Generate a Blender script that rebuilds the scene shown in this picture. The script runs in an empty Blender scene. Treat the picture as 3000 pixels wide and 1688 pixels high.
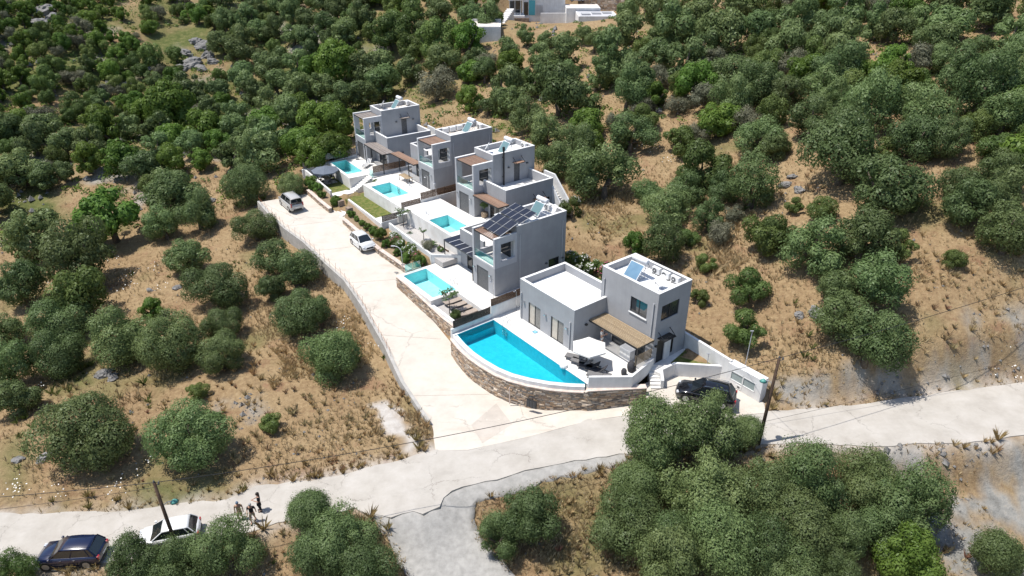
import bpy, bmesh, math, random
import numpy as np
from mathutils import Vector, Matrix, Euler
R = math.radians
scene = bpy.context.scene
col = scene.collection
# ---------------------------------------------------------------- camera (a drone 34 m above the near terrace)
cd = bpy.data.cameras.new('Camera'); cam = bpy.data.objects.new('Camera', cd); col.objects.link(cam)
cam.location = (0, 0, 34.24); cam.rotation_euler = (R(90-28.86), 0, 0)
cd.sensor_fit = 'HORIZONTAL'; cd.sensor_width = 36.0; cd.lens = 36.0*2034.9/3000.0
cd.clip_start = 0.5; cd.clip_end = 3000
scene.camera = cam
# ---------------------------------------------------------------- sky and sun
SUN_EL, SUN_AZ = 68.0, -92.0          # azimuth from +Y towards +X
w = bpy.data.worlds.new('World'); scene.world = w; w.use_nodes = True
nt = w.node_tree; nt.nodes.clear()
sky = nt.nodes.new('ShaderNodeTexSky'); sky.sky_type = 'NISHITA'; sky.sun_disc = False
sky.sun_elevation = R(SUN_EL); sky.sun_rotation = R(SUN_AZ); sky.air_density = 1.0; sky.dust_density = 0.8; sky.ozone_density = 1.0
bg = nt.nodes.new('ShaderNodeBackground'); bg.inputs[1].default_value = 0.12
ow = nt.nodes.new('ShaderNodeOutputWorld')
nt.links.new(sky.outputs[0], bg.inputs[0]); nt.links.new(bg.outputs[0], ow.inputs[0])
sl = bpy.data.lights.new('sun', 'SUN'); sl.energy = 4.3; sl.angle = R(0.53); sl.color = (1.0, 0.955, 0.89)
so = bpy.data.objects.new('sun', sl); col.objects.link(so); so.location = (-30, 40, 80)
sdir = Vector((math.cos(R(SUN_EL))*math.sin(R(SUN_AZ)), math.cos(R(SUN_EL))*math.cos(R(SUN_AZ)), math.sin(R(SUN_EL))))
so.rotation_euler = sdir.to_track_quat('Z', 'Y').to_euler()
vs = scene.view_settings; vs.view_transform = 'Standard'; vs.look = 'None'; vs.gamma = 1.0; vs.use_curve_mapping = False; vs.exposure = 0.33
scene.cycles.max_bounces = 6; scene.cycles.diffuse_bounces = 2; scene.cycles.glossy_bounces = 2
scene.cycles.transmission_bounces = 3; scene.cycles.transparent_max_bounces = 8
scene.cycles.use_denoising = True
# ---------------------------------------------------------------- surveyed ground data (metres)
CP = np.array([[-36.77, 35.22, -5.2], [-27.59, 36.76, -4.8], [-17.89, 38.2, -4.2], [-7.85, 40.14, -3.3], [2.68, 41.94, -2.5], [10.82, 43.04, -1.7], [21.42, 42.73, -1.1], [32.22, 43.24, -0.5], [40.52, 43.9, 0.0], [26.75, 45.53, 1.8], [23.98, 47.34, 1.2], [32.93, 53.98, 6.0], [37.56, 65.71, 9.5], [44.04, 81.86, 14.0], [59.97, 98.77, 19.0], [68.18, 102.5, 22.0], [21.75, 54.54, 2.2], [25.73, 69.84, 6.0], [26.04, 86.64, 8.5], [26.6, 111.37, 12.0], [31.82, 137.81, 16.0], [9.78, 73.95, 3.5], [9.02, 89.0, 5.5], [5.39, 110.17, 7.0], [-6.22, 128.76, 5.5], [-20.08, 139.14, 4.5], [-31.88, 130.4, 2.0], [-38.99, 111.21, 1.2], [-60.95, 138.48, 0.0], [-76.52, 130.4, 2.0], [-85.12, 124.33, 3.5], [-98.47, 150.61, 11.0], [-84.03, 163.57, 9.0], [-56.47, 173.51, 9.0], [-30.12, 162.68, 12.0], [-6.68, 142.39, 11.0], [7.31, 157.64, 12.0], [20.56, 148.05, 14.0], [-77.65, 100.86, -1.0], [-62.12, 100.86, -1.0], [-45.27, 98.0, 0.0], [-35.51, 99.31, 0.6], [-62.39, 75.01, -5.0], [-48.64, 73.1, -4.0], [-37.5, 71.19, -3.0], [-30.21, 73.62, -2.0], [-50.04, 55.34, -6.0], [-39.04, 53.96, -5.0], [-28.68, 52.86, -4.2], [-20.3, 57.74, -3.6], [-12.11, 49.48, -3.6], [-41.51, 42.56, -5.2], [-30.06, 42.03, -4.7], [-19.48, 43.47, -4.2], [-35.24, 32.31, -6.2], [-20.94, 31.99, -5.8], [-11.52, 31.67, -5.4], [-2.36, 33.48, -4.6], [7.01, 33.14, -4.2], [18.51, 32.8, -3.8], [28.86, 35.25, -3.2], [37.21, 37.56, -2.2], [33.76, 30.95, -4.5], [37.97, 45.25, 2.0], [39.39, 48.7, 4.0], [41.87, 52.07, 7.0], [34.24, 46.76, 3.6], [32.69, 44.93, 0.9], [39.17, 45.33, 2.6], [-28.56, 87.0, 1.0], [-33.56, 86.16, -0.6], [19.16, 63.49, 2.6], [7.67, 81.77, 3.0], [16.5, 79.15, 4.0], [-60.0, 10.0, -9.0], [0.0, 5.0, -8.0], [60.0, 10.0, -7.0], [-90.0, 60.0, -6.0], [-130.0, 120.0, 6.0], [-150.0, 200.0, 22.0], [-100.0, 300.0, 34.0], [0.0, 330.0, 38.0], [120.0, 320.0, 48.0], [90.0, 60.0, 14.0], [110.0, 120.0, 30.0], [130.0, 200.0, 45.0], [70.0, 30.0, 0.0], [200.0, 420.0, 70.0], [0.0, 480.0, 60.0], [-200.0, 420.0, 55.0], [-220.0, 100.0, 20.0], [220.0, 150.0, 60.0], [200.0, 40.0, 20.0], [-180.0, 20.0, -8.0], [0.0, -40.0, -12.0], [150.0, -40.0, -8.0], [-150.0, -40.0, -14.0]])
ROAD = [(-44.83, 37.19), (-38.1, 37.17), (-32.5, 37.05), (-28.44, 37.04), (-24.96, 37.5), (-21.32, 37.72), (-19.53, 39.15), (-15.18, 39.25), (-10.36, 40.24), (-7.5, 41.15), (-6.0, 41.64), (-3.44, 41.45), (1.36, 42.68), (6.15, 44.24), (9.71, 44.5), (11.05, 44.34), (14.97, 43.54), (20.14, 43.76), (24.46, 43.84), (27.75, 44.01), (30.66, 44.51), (35.18, 44.92), (41.67, 45.84), (49.6, 47.02), (44.74, 40.44), (37.75, 39.63), (33.01, 39.05), (30.08, 39.26), (26.95, 39.12), (25.01, 39.41), (22.55, 39.74), (15.45, 40.18), (8.87, 39.94), (4.78, 39.57), (1.04, 38.82), (-1.16, 38.1), (-4.45, 37.18), (-5.22, 35.62), (-6.24, 34.96), (-6.89, 35.37), (-8.46, 34.97), (-10.26, 35.27), (-11.27, 36.01), (-16.69, 35.14), (-18.17, 34.63), (-23.07, 33.25), (-27.48, 32.31), (-31.74, 31.89), (-35.13, 32.63), (-41.26, 32.55)]
DRIVE = [(-32.6, 84.0), (-29.9, 80.1), (-27.2, 76.7), (-24.0, 73.4), (-20.6, 69.0), (-17.7, 65.5), (-15.0, 60.9), (-11.7, 54.5), (-9.5, 49.6), (-6.6, 44.4), (-5.98, 41.48), (-3.43, 41.34), (1.35, 42.51), (6.13, 44.03), (9.68, 44.33), (12.58, 43.76), (12.0, 47.3), (9.0, 46.2), (6.0, 45.9), (3.2, 46.1), (0.5, 47.0), (-1.5, 48.4), (-3.9, 51.3), (-5.8, 55.2), (-9.0, 60.6), (-11.0, 64.8), (-10.6, 66.6), (-14.9, 71.1), (-20.3, 78.3), (-21.0, 80.6), (-24.4, 83.3), (-26.8, 86.7)]
EPAD = [(-1.99, 56.64), (-5.42, 53.57), (-2.57, 49.45), (-0.0, 47.14), (3.06, 45.99), (6.23, 45.67), (10.89, 45.89), (11.74, 48.21), (15.32, 50.77), (11.69, 56.05), (4.47, 61.7)]
PARK = [(11.3, 47.4), (14.0, 48.6), (18.3, 48.2), (20.4, 44.6), (20.1, 43.5), (15.0, 43.3), (11.9, 44.0), (11.0, 45.3), (10.9, 46.6)]
ZGREY = [[(22.81, 39.47), (37.57, 39.31), (35.96, 30.9), (28.71, 30.84), (27.58, 37.05)], [(20.69, 46.11), (25.4, 45.73), (31.96, 46.3), (37.84, 47.43), (42.01, 48.01), (45.98, 49.05), (41.95, 46.26), (33.06, 44.97), (21.95, 44.31)], [(37.43, 49.64), (42.47, 49.7), (42.01, 48.48), (37.89, 48.66)], [(-25.98, 48.94), (-23.26, 50.03), (-21.14, 47.15), (-22.71, 44.75), (-24.93, 46.13)]]
ZGREEN = [[(-73.5, 94.05), (-67.35, 96.24), (-60.33, 87.27), (-67.25, 87.84), (-69.94, 87.69)], [(-43.42, 54.0), (-40.39, 55.24), (-39.18, 51.79), (-41.7, 51.64)], [(-82.62, 163.82), (-71.94, 176.63), (-68.0, 164.34), (-77.51, 156.28)], [(-29.08, 38.81), (-26.31, 39.83), (-22.68, 39.92), (-22.13, 38.33), (-27.36, 37.25)], [(-42.31, 45.1), (-39.98, 43.71), (-38.06, 39.76), (-39.67, 40.57)]]
ZPALE = [[(-12.06, 47.55), (-10.86, 47.47), (-9.46, 45.95), (-8.43, 44.29), (-8.49, 43.04), (-7.46, 42.36), (-7.5, 41.11), (-8.81, 41.26), (-9.29, 42.89), (-10.23, 43.21), (-10.69, 45.49)], [(-7.09, 33.59), (-5.64, 33.34), (-4.4, 32.3), (-4.8, 31.44), (-6.03, 32.19), (-7.14, 32.73)]]
TRACK = [(-11.16, 36.72), (-8.75, 36.8), (-7.09, 36.95), (-5.37, 37.17), (-4.31, 38.31), (-1.18, 39.16), (5.23, 40.51), (9.17, 40.85), (8.93, 39.2), (3.79, 38.28), (1.5, 37.66), (-2.46, 36.38), (-2.8, 35.43), (-2.14, 33.97), (-0.7, 32.46), (0.67, 30.54), (-6.9, 30.74), (-7.98, 33.05), (-8.75, 33.99)]
PATCH = [(-3.34, 44.25), (-1.33, 46.82), (0.06, 44.17), (-2.34, 42.03)]
TREES = [('O',-59.5,78.1,3.65,22,1),('O',-48.9,71.9,3.91,22,7),('S',-45.5,64.5,3.38,18,0),('O',-54.4,67.7,2.9,22,0),('D',-46.7,60.1,3.18,22,3),('D',-43.7,54.7,2.53,18,2),
('D',-38.1,56.1,2.98,18,0),('D',-32.3,54.6,3.04,18,3),('D',-27.1,53.9,2.27,18,6),('D',-29.0,58.9,2.08,20,4),('D',-31.2,64.3,3.19,28,9),('O',-37.4,71.2,2.78,28,7),
('G',-50.3,80.4,4.13,28,2),('G',-54.3,80.7,2.21,22,0),('O',-44.8,85.6,4.05,28,3),('O',-43.5,79.9,2.39,28,6),('O',-39.8,81.6,2.54,28,0),('D',-35.4,87.1,3.0,28,1),
('D',-31.0,77.0,2.68,0,1),('G',-38.2,63.1,1.47,18,0),('O',-51.4,60.2,2.14,22,2),('O',-46.8,53.1,2.44,18,5),('O',-27.5,70.0,2.27,20,1),('O',-23.5,66.8,2.58,20,0),
('O',-25.8,65.2,1.77,20,2),('D',-20.9,59.6,2.83,20,3),('D',-15.9,52.0,2.8,6,0),('S',-20.1,45.0,1.08,4,0),('O',-43.8,49.0,2.3,18,4),('D',-33.3,42.4,3.82,18,1),
('D',-25.0,41.7,3.05,7,0),('S',-28.2,49.5,1.08,18,1),('O',-25.0,31.5,1.96,3,1),('O',-19.2,32.5,2.23,4,0),('O',-22.1,31.6,1.74,3,0),('S',-32.7,31.2,1.34,2,0),
('O',-14.3,34.8,1.82,4,1),('O',-11.9,33.2,2.37,4,3),('O',-9.1,30.7,2.04,15,1),('O',-13.0,31.9,1.98,4,2),('O',1.3,33.6,2.25,15,2),('O',-0.9,33.1,1.66,15,0),
('O',10.7,39.1,2.74,9,0),('O',14.0,39.8,2.5,8,1),('O',17.2,40.0,1.55,8,0),('O',8.5,36.4,2.1,5,0),('O',13.0,35.3,2.89,8,4),('O',8.0,32.9,2.56,5,1),('O',10.8,32.6,1.98,8,10),
('O',9.6,30.2,2.23,5,2),('O',13.8,31.5,2.61,8,7),('O',17.3,35.1,2.41,8,3),('O',16.3,30.8,2.13,8,9),('O',20.3,35.5,2.89,8,2),('O',18.8,32.2,2.63,8,6),('O',17.9,29.8,2.1,8,11),
('O',25.2,35.8,2.43,8,5),('O',27.1,33.8,2.58,23,1),('O',24.9,32.9,2.21,23,2),('G',25.3,30.8,2.02,23,0),('O',31.2,31.1,1.81,23,0),('O',21.7,31.9,1.94,8,8),
('O',20.7,30.1,1.67,8,12),('O',27.3,56.7,2.91,16,3),('O',31.2,56.1,3.01,16,5),('O',31.4,51.6,2.71,16,4),('O',27.8,52.3,2.17,16,1),('S',34.5,55.4,1.53,16,5),
('O',27.1,48.5,2.42,16,0),('O',28.5,46.3,2.63,16,2),('O',35.4,61.3,3.82,25,10),('S',30.5,63.7,1.63,16,4),('S',29.1,66.1,1.06,16,6),('S',24.5,61.3,2.27,16,3),
('O',40.7,57.5,2.55,25,3),('O',42.3,54.1,2.37,25,1),('O',44.0,59.3,2.36,25,0),('S',38.2,53.4,1.22,25,2),('S',21.6,55.7,2.3,16,1),('S',20.4,50.6,1.94,16,0),
('O',0.0,107.3,2.68,12,3),('O',-3.8,111.2,2.22,12,4),('O',4.6,91.0,2.56,12,0),('O',8.2,87.7,2.48,12,5),('O',8.5,82.3,1.73,11,0),('O',15.9,76.2,1.82,10,2),
('O',19.5,73.6,2.15,35,9),('O',23.3,72.1,1.72,33,10),('S',18.2,66.4,1.28,10,0),('O',21.0,77.0,1.62,35,7),('O',17.0,70.2,2.64,10,1),('O',20.7,67.6,1.74,10,3),
('O',15.5,63.7,2.38,10,0),('G',12.7,65.5,1.27,10,0),('O',25.6,69.4,3.03,33,9),('S',25.2,61.4,2.27,16,2),('S',19.3,61.5,1.14,10,1),('S',17.4,56.4,1.07,9,0),
('P',21.7,65.1,1.52,10,0),('P',23.4,67.8,1.28,10,1),('O',11.1,78.0,3.99,11,1),('O',5.8,85.7,2.56,12,2),('O',15.4,88.2,3.14,35,0),('P',14.2,94.5,1.55,35,3),
('G',10.3,92.6,2.63,35,1),('G',10.4,88.1,1.81,35,2),('O',6.7,101.6,4.28,12,6),('O',2.4,98.3,2.72,12,1),('O',10.8,102.1,2.54,35,6),('O',16.2,98.7,3.06,35,1),
('O',18.2,101.1,3.23,35,2),('O',15.7,113.7,3.58,35,4),('O',13.2,110.6,3.11,35,5),('O',8.8,122.8,3.41,14,3),('O',4.3,128.5,2.49,14,4),('O',12.9,133.5,1.91,14,2),
('O',19.4,124.3,3.7,14,8),('O',14.6,128.6,2.03,14,5),('O',6.7,135.3,1.94,14,0),('O',2.9,137.4,1.81,32,6),('O',10.9,135.4,1.29,14,1),('O',25.1,104.4,3.42,33,2),
('O',26.7,117.8,4.2,33,7),('O',31.4,111.6,3.98,33,5),('O',30.5,97.9,3.58,33,1),('O',36.2,111.2,3.69,29,6),('O',32.6,125.8,3.84,33,8),('O',25.8,131.2,3.7,33,11),
('P',22.7,94.8,1.89,35,1),('G',26.0,86.7,2.84,33,0),('S',20.8,85.4,2.4,35,1),('S',21.7,76.9,3.21,35,2),('P',22.9,85.9,1.76,35,4),('O',31.6,91.9,3.17,29,3),
('O',28.7,79.7,2.85,33,4),('O',34.2,68.7,4.08,29,19),('O',34.2,78.6,2.98,29,8),('O',30.2,77.7,2.19,33,6),('O',40.3,77.4,3.1,29,17),('O',43.5,74.6,3.26,29,22),
('O',49.6,74.4,3.32,21,19),('O',50.4,70.6,2.84,25,6),('O',44.5,68.5,2.11,25,7),('O',52.3,86.9,2.0,21,15),('P',49.3,88.1,2.24,21,1),('O',57.6,89.8,1.94,21,5),
('O',56.6,95.0,3.59,21,10),('O',60.9,89.1,2.76,21,2),('O',37.9,86.6,2.78,29,4),('O',41.3,89.8,3.17,29,7),('O',39.2,101.6,3.17,29,2),('O',44.9,103.3,2.95,29,9),
('G',44.5,88.1,1.62,29,2),('O',43.1,111.1,3.4,29,5),('O',48.5,108.8,3.07,29,13),('O',50.7,103.0,2.68,29,18),('O',52.0,98.8,2.58,29,20),('G',57.0,106.1,2.49,21,1),
('O',34.8,88.8,2.42,29,1),('O',34.0,92.3,2.05,29,0),('O',45.0,61.6,2.42,25,2),('O',41.8,61.4,1.79,25,4),('G',-34.0,140.1,4.26,26,0),('S',-25.0,148.9,4.69,34,1),
('S',-20.7,153.2,4.33,34,4),('S',-14.6,140.2,4.53,34,3),('S',-20.7,145.2,3.48,34,0),('P',-13.4,125.3,3.85,34,0),('G',-7.1,114.3,2.28,32,4),('O',-1.5,111.3,3.58,32,8),
('O',-6.9,133.7,2.75,32,2),('O',-12.4,134.5,3.58,32,7),('G',-30.4,108.8,3.57,13,1),('G',-31.2,99.9,3.32,0,1),('G',-26.1,97.6,2.88,0,2),('G',-26.5,106.4,2.83,13,0),
('G',-28.2,95.4,2.59,0,0),('D',-29.1,86.5,1.87,0,0),('G',-40.3,113.2,3.14,38,4),('O',-36.2,102.6,2.89,0,3),('O',-43.7,125.5,3.45,38,9),('O',-26.9,141.3,3.95,34,0),
('O',-28.8,139.6,3.75,34,3),('O',-24.3,133.5,4.1,34,2),('O',-30.3,126.2,3.13,26,6),('O',-27.4,128.5,3.18,13,0),('O',-36.9,135.3,3.33,26,5),('O',-40.9,135.3,3.33,26,10),
('O',-46.2,138.6,3.41,38,13),('O',-50.6,148.5,3.61,38,11),('O',-44.2,146.3,3.2,26,8),('O',-38.7,154.0,2.21,26,0),('S',-32.1,151.2,1.02,26,0),('O',-43.0,151.9,2.2,26,4),
('S',-85.4,146.9,1.77,31,15),('O',-82.6,138.0,1.75,31,1),('S',-81.2,142.4,1.38,31,6),('S',-72.4,135.0,2.2,31,1),('O',-72.5,124.5,2.05,31,0),('S',-76.2,121.6,2.58,31,10),
('S',-83.7,128.5,2.68,36,7),('S',-78.4,130.0,2.5,31,4),('S',-82.0,123.9,1.54,36,10),('S',-86.2,125.5,1.55,36,5),('S',-75.2,117.1,1.71,31,16),('O',-71.4,140.9,2.08,19,2),
('S',-71.8,153.8,2.3,19,1),('S',-77.0,145.7,2.05,31,7),('G',-80.3,153.7,1.73,27,8),('S',-74.0,148.3,2.8,27,2),('G',-57.9,118.3,4.45,38,2),('G',-50.0,111.8,3.63,38,1),
('O',-61.8,137.0,1.98,38,2),('O',-59.0,140.1,2.94,38,0),('O',-55.7,128.9,2.13,38,1),('O',-49.5,123.7,2.64,38,3),('G',-55.8,134.8,1.68,38,0),('O',-58.8,153.8,3.6,38,8),
('O',-54.7,144.4,3.43,38,5),('O',-63.7,140.3,3.35,19,0),('O',-58.3,112.4,2.77,31,4),('O',-64.0,113.8,2.25,31,2),('G',-54.6,109.0,2.7,38,5),('G',-57.9,99.0,3.18,31,17),
('O',-53.7,96.0,3.11,28,8),('O',-68.9,104.3,2.6,31,6),('O',-73.9,104.8,2.61,31,8),('O',-64.4,103.8,2.59,31,3),('G',-62.8,98.8,2.49,31,18),('O',-70.6,95.7,3.39,22,10),
('O',-65.3,96.7,1.67,31,9),('G',-49.7,98.0,2.47,28,1),('G',-46.1,98.9,2.0,28,0),('O',-40.5,96.7,2.93,28,2),('O',-47.3,90.5,2.4,28,4),('G',-94.6,117.1,1.78,36,27),
('G',49.1,62.5,3.5,25,0),('G',-112.2,140.1,1.11,24,13),('S',-78.8,85.8,2.62,22,1),('S',54.4,82.9,2.43,21,5),('O',-34.9,153.9,3.44,26,1),('G',-96.3,169.4,2.17,30,15),
('G',-86.8,98.1,2.67,22,2),('S',-39.3,145.2,2.33,26,2),('O',-37.8,119.2,3.3,38,16),('O',42.0,127.9,2.91,29,11),('O',72.9,96.3,3.09,21,8),('G',-80.2,91.6,2.39,22,1),
('S',-127.5,162.3,1.44,24,9),('O',-66.9,94.6,2.52,22,9),('G',-90.7,132.1,1.43,36,7),('O',-48.2,161.0,2.99,26,9),('G',-102.3,149.1,1.76,36,3),('G',-94.9,175.2,1.67,30,20),
('G',56.9,67.4,2.65,25,2),('G',-89.7,111.3,3.36,36,29),('O',57.6,70.7,2.94,21,22),('P',-4.6,132.2,1.99,32,0),('P',52.2,64.3,2.52,25,0),('S',-0.1,125.0,1.88,32,1),
('G',-94.0,137.8,1.89,36,2),('O',-91.7,107.9,2.76,36,5),('P',26.4,93.8,2.55,33,0),('G',-110.5,143.5,2.27,24,10),('G',30.2,144.2,2.31,33,2),('S',-108.9,150.5,1.14,24,3),
('G',-88.6,180.9,2.07,27,10),('P',-103.9,122.6,1.66,36,8),('O',-50.3,133.6,3.23,38,4),('O',-34.3,170.1,2.95,37,0),('O',8.7,115.1,2.49,14,6),('S',38.5,69.6,2.09,29,13),
('S',66.6,106.6,2.31,21,2),('O',59.8,74.9,2.53,21,20),('O',-19.5,137.7,2.76,34,1),('O',-63.5,168.0,2.41,19,3),('G',63.9,78.5,3.03,21,0),('P',17.8,95.7,1.92,35,0),
('S',6.6,117.3,2.56,14,0),('S',-104.5,136.2,2.03,36,8),('S',47.8,70.8,1.77,25,3),('O',53.3,92.3,2.9,21,16),('P',54.9,109.7,2.33,29,2),('O',-81.3,95.4,2.56,22,12),
('P',-109.7,159.9,2.25,24,0),('S',-15.6,136.8,1.77,34,2),('O',55.8,75.4,2.92,21,12),('O',-76.4,96.2,3.11,22,11),('O',-46.1,111.8,3.03,38,7),('G',-102.7,155.0,1.29,30,4),
('G',-105.9,145.9,2.11,24,5),('S',-77.6,173.3,1.31,27,0),('P',22.0,104.6,1.88,35,2),('P',-108.8,169.1,1.28,30,0),('O',50.3,121.7,3.2,29,15),('G',19.9,97.7,2.32,35,0),
('O',-8.5,152.4,2.85,32,3),('G',-87.9,156.2,1.8,30,17),('P',-59.2,130.0,1.66,38,0),('S',-68.9,101.4,1.81,31,17),('S',-88.4,185.6,1.22,27,7),('G',-78.3,180.8,1.51,27,3),
('S',-82.8,148.9,1.76,31,11),('S',-73.7,92.5,2.29,22,0),('G',-23.8,165.6,3.39,37,4),('S',-106.2,162.8,1.15,30,4),('S',69.2,99.2,1.82,21,0),('G',-76.3,185.9,1.35,27,7),
('S',-27.4,166.3,2.42,37,3),('O',-55.7,179.4,3.24,26,14),('S',-92.9,133.7,1.66,36,1),('O',-74.7,109.6,3.19,31,7),('S',-85.9,133.8,2.22,36,4),('G',46.4,86.8,2.35,29,3),
('S',-98.7,165.7,1.54,30,7),('G',-73.3,178.4,1.81,27,4),('G',-74.9,183.4,1.6,27,6),('S',42.4,132.2,2.2,29,9),('O',-33.0,162.0,2.69,37,1),('G',-103.0,145.4,2.1,36,6),
('O',-62.3,181.2,2.65,27,6),('G',-121.9,161.2,2.16,24,8),('P',-82.1,131.7,2.16,31,3),('S',21.7,117.7,2.39,35,3),('S',-50.2,185.9,2.48,37,6),('O',21.6,139.5,2.55,14,7),
('O',-86.8,106.2,2.68,36,4),('O',-59.1,161.4,3.07,38,14),('S',40.9,98.7,2.41,29,2),('G',-34.2,174.1,3.16,37,0),('P',-54.7,187.6,1.82,37,0),('O',-61.3,176.5,2.97,27,5),
('G',-89.4,128.7,2.13,36,9),('S',35.0,97.6,2.55,29,0),('O',59.1,82.8,2.55,21,4),('O',-29.5,174.3,2.95,37,5),('S',48.0,66.4,2.11,25,0),('O',-49.5,153.4,2.41,26,11),
('O',-81.8,107.2,2.81,36,2),('O',-39.7,102.9,2.81,38,12),('O',66.8,87.4,2.31,21,6),('S',-113.1,148.8,2.25,24,7),('P',-82.6,159.6,1.17,27,2),('G',-87.2,115.5,2.03,36,19),
('S',-95.4,145.9,2.24,30,3),('G',-92.7,167.5,1.49,30,18),('S',-102.3,159.8,1.14,30,1),('P',-101.9,142.4,1.85,36,1),('O',68.6,95.9,2.43,21,1),('S',-57.2,173.3,2.08,26,4),
('G',-92.5,120.8,1.95,36,17),('S',-96.9,136.8,2.15,36,0),('G',-82.8,119.3,1.24,36,18),('O',57.7,116.9,2.5,29,21),('G',-108.1,135.2,1.92,36,25),('O',67.3,82.8,2.96,21,17),
('G',-90.9,126.1,1.95,36,11),('G',-68.7,114.0,3.15,31,7),('S',24.3,100.2,2.2,33,0),('S',-48.1,116.7,2.16,38,1),('S',-82.6,92.7,2.14,22,3),('G',-86.1,112.4,2.72,36,24),
('P',-96.9,124.0,1.72,36,6),('G',-44.6,181.3,2.79,37,2),('O',-53.5,165.5,2.71,26,13),('S',-110.5,155.9,1.63,24,1),('O',-41.3,160.8,3.13,26,2),('S',64.3,83.0,2.0,21,7),
('G',-99.8,171.9,1.68,30,11),('O',61.8,104.2,3.11,21,7),('O',67.3,92.8,2.65,21,3),('S',-77.1,99.2,1.89,22,2),('G',-105.1,160.7,2.04,24,3),('O',-60.6,189.5,3.29,37,8),
('P',-82.1,173.0,1.96,27,0),('O',-39.5,166.8,2.95,37,4),('S',-74.1,119.0,1.66,31,9),('O',28.8,90.1,2.68,33,0),('S',-84.9,144.1,1.5,31,13),('S',-58.6,175.6,1.85,26,5),
('P',-81.5,186.6,1.68,27,1),('P',-77.2,113.8,2.45,31,4),('G',53.8,71.4,2.7,25,1),('P',-88.7,147.8,2.14,30,3),('G',-90.2,150.7,2.15,30,9),('G',-85.4,121.7,1.57,36,16),
('S',70.1,90.8,2.14,21,4),('S',48.3,133.2,1.76,29,10),('O',58.3,78.6,3.18,21,9),('G',-91.6,146.7,1.39,30,7),('S',-68.5,190.3,2.49,27,8),('P',-100.3,138.1,1.69,36,3),
('S',-120.4,170.7,1.71,24,2),('P',-95.5,131.1,1.21,36,4),('G',-87.3,129.4,1.45,36,10),('G',-96.8,143.2,2.21,36,0),('G',-102.2,120.7,1.55,36,31),('S',47.3,82.4,1.96,21,10),
('S',-64.5,191.5,2.1,27,9),('G',-76.7,128.2,1.21,31,3),('S',-111.4,177.5,1.24,30,8),('S',-100.4,180.7,1.99,30,14),('O',-82.1,110.1,2.4,36,0),('S',-14.0,151.1,1.8,32,3),
('G',-92.9,136.1,1.18,36,5),('O',-55.3,155.6,2.44,38,10),('G',-70.9,127.8,1.78,31,0),('P',46.7,124.8,2.22,29,1),('O',63.3,97.3,3.28,21,0),('S',-76.9,104.1,1.86,36,14),
('O',-36.6,95.8,3.34,0,2),('G',-78.6,138.5,2.11,31,1),('P',28.8,86.0,2.3,33,1),('G',-69.4,125.1,1.86,31,4),('S',72.1,89.5,2.01,21,8),('P',-74.2,133.6,1.31,31,1),
('O',-75.4,88.9,3.22,22,8),('O',28.7,109.1,2.51,33,3),('G',-104.7,139.9,1.78,36,12),('G',-107.7,153.2,1.37,24,2),('G',-80.2,146.1,1.86,31,8),('S',32.1,84.6,2.34,29,5),
('G',-106.9,130.9,1.65,36,28),('P',-65.1,187.4,1.89,27,4),('G',-100.0,163.6,1.75,30,2),('P',-100.6,146.1,1.68,36,0),('S',-83.5,169.4,2.19,27,3),('G',-0.3,128.0,2.63,32,1),
('P',-75.7,131.8,1.65,31,0),('S',65.7,99.7,1.83,21,1),('O',26.8,148.4,2.72,14,10),('O',-48.9,103.1,2.66,28,5),('S',-107.0,142.8,1.85,36,6),('O',-4.9,127.3,2.52,32,4),
('P',-120.4,148.7,1.29,24,6),('G',-82.2,139.9,1.27,31,6),('O',-5.1,147.7,2.76,32,1),('G',-109.4,132.9,2.06,36,30),('S',-92.6,141.7,2.07,36,2),('O',56.1,64.0,2.41,25,8),
('G',-25.9,171.9,3.13,37,3),('O',41.3,69.8,2.64,25,9),('O',39.2,135.6,2.31,29,16),('S',-82.6,152.4,1.37,31,14),('O',3.1,114.5,3.05,32,9),('O',-73.3,84.5,3.49,22,5),
('G',-97.5,146.9,1.29,36,1),('S',-105.3,170.1,1.58,30,5),('G',-92.0,118.4,1.5,36,21),('G',-97.4,178.1,2.21,30,19),('O',-72.5,185.5,3.32,27,2),('P',-106.5,155.4,1.15,24,1),
('O',37.8,128.1,3.42,29,14),('G',-87.4,152.0,1.48,30,16),('O',59.3,111.6,3.07,21,21),('O',-31.7,158.4,3.09,37,3),('G',-8.3,138.2,3.35,32,0),('G',-82.8,156.3,1.77,27,11),
('G',-70.6,131.1,1.61,31,5),('G',-93.5,161.6,2.15,30,13),('O',-15.6,158.4,3.43,32,10),('S',-19.2,169.2,2.29,37,8),('S',-99.1,116.7,2.02,36,15),('G',-93.3,130.1,1.49,36,8),
('O',-68.2,173.7,2.67,27,0),('O',44.6,93.4,3.45,29,12),('G',-68.7,132.9,1.34,31,11),('P',-110.3,147.1,1.94,24,4),('S',-51.4,93.0,1.93,28,1),('G',-7.5,129.4,2.67,32,2),
('O',-45.8,165.6,3.24,26,7),('S',-68.6,140.0,1.49,19,2),('G',-94.9,153.4,1.87,30,1),('P',29.8,105.6,2.2,33,2),('P',-110.3,175.0,1.44,30,1),('S',2.6,120.4,1.84,32,6),
('P',37.7,96.6,2.5,29,0),('G',-89.6,145.1,1.8,30,10),('S',-69.1,146.8,1.74,19,0),('O',-84.3,101.9,2.4,36,6),('G',-65.6,125.8,1.66,31,14),('S',-62.2,162.4,2.34,19,3),
('G',-108.1,157.3,2.06,24,0),('G',-89.3,121.9,1.55,36,15),('S',60.3,80.6,1.94,21,6),('P',-90.0,142.5,1.63,30,2),('O',24.1,120.8,2.58,35,8),('S',-4.3,178.9,1.97,32,2),
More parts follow.
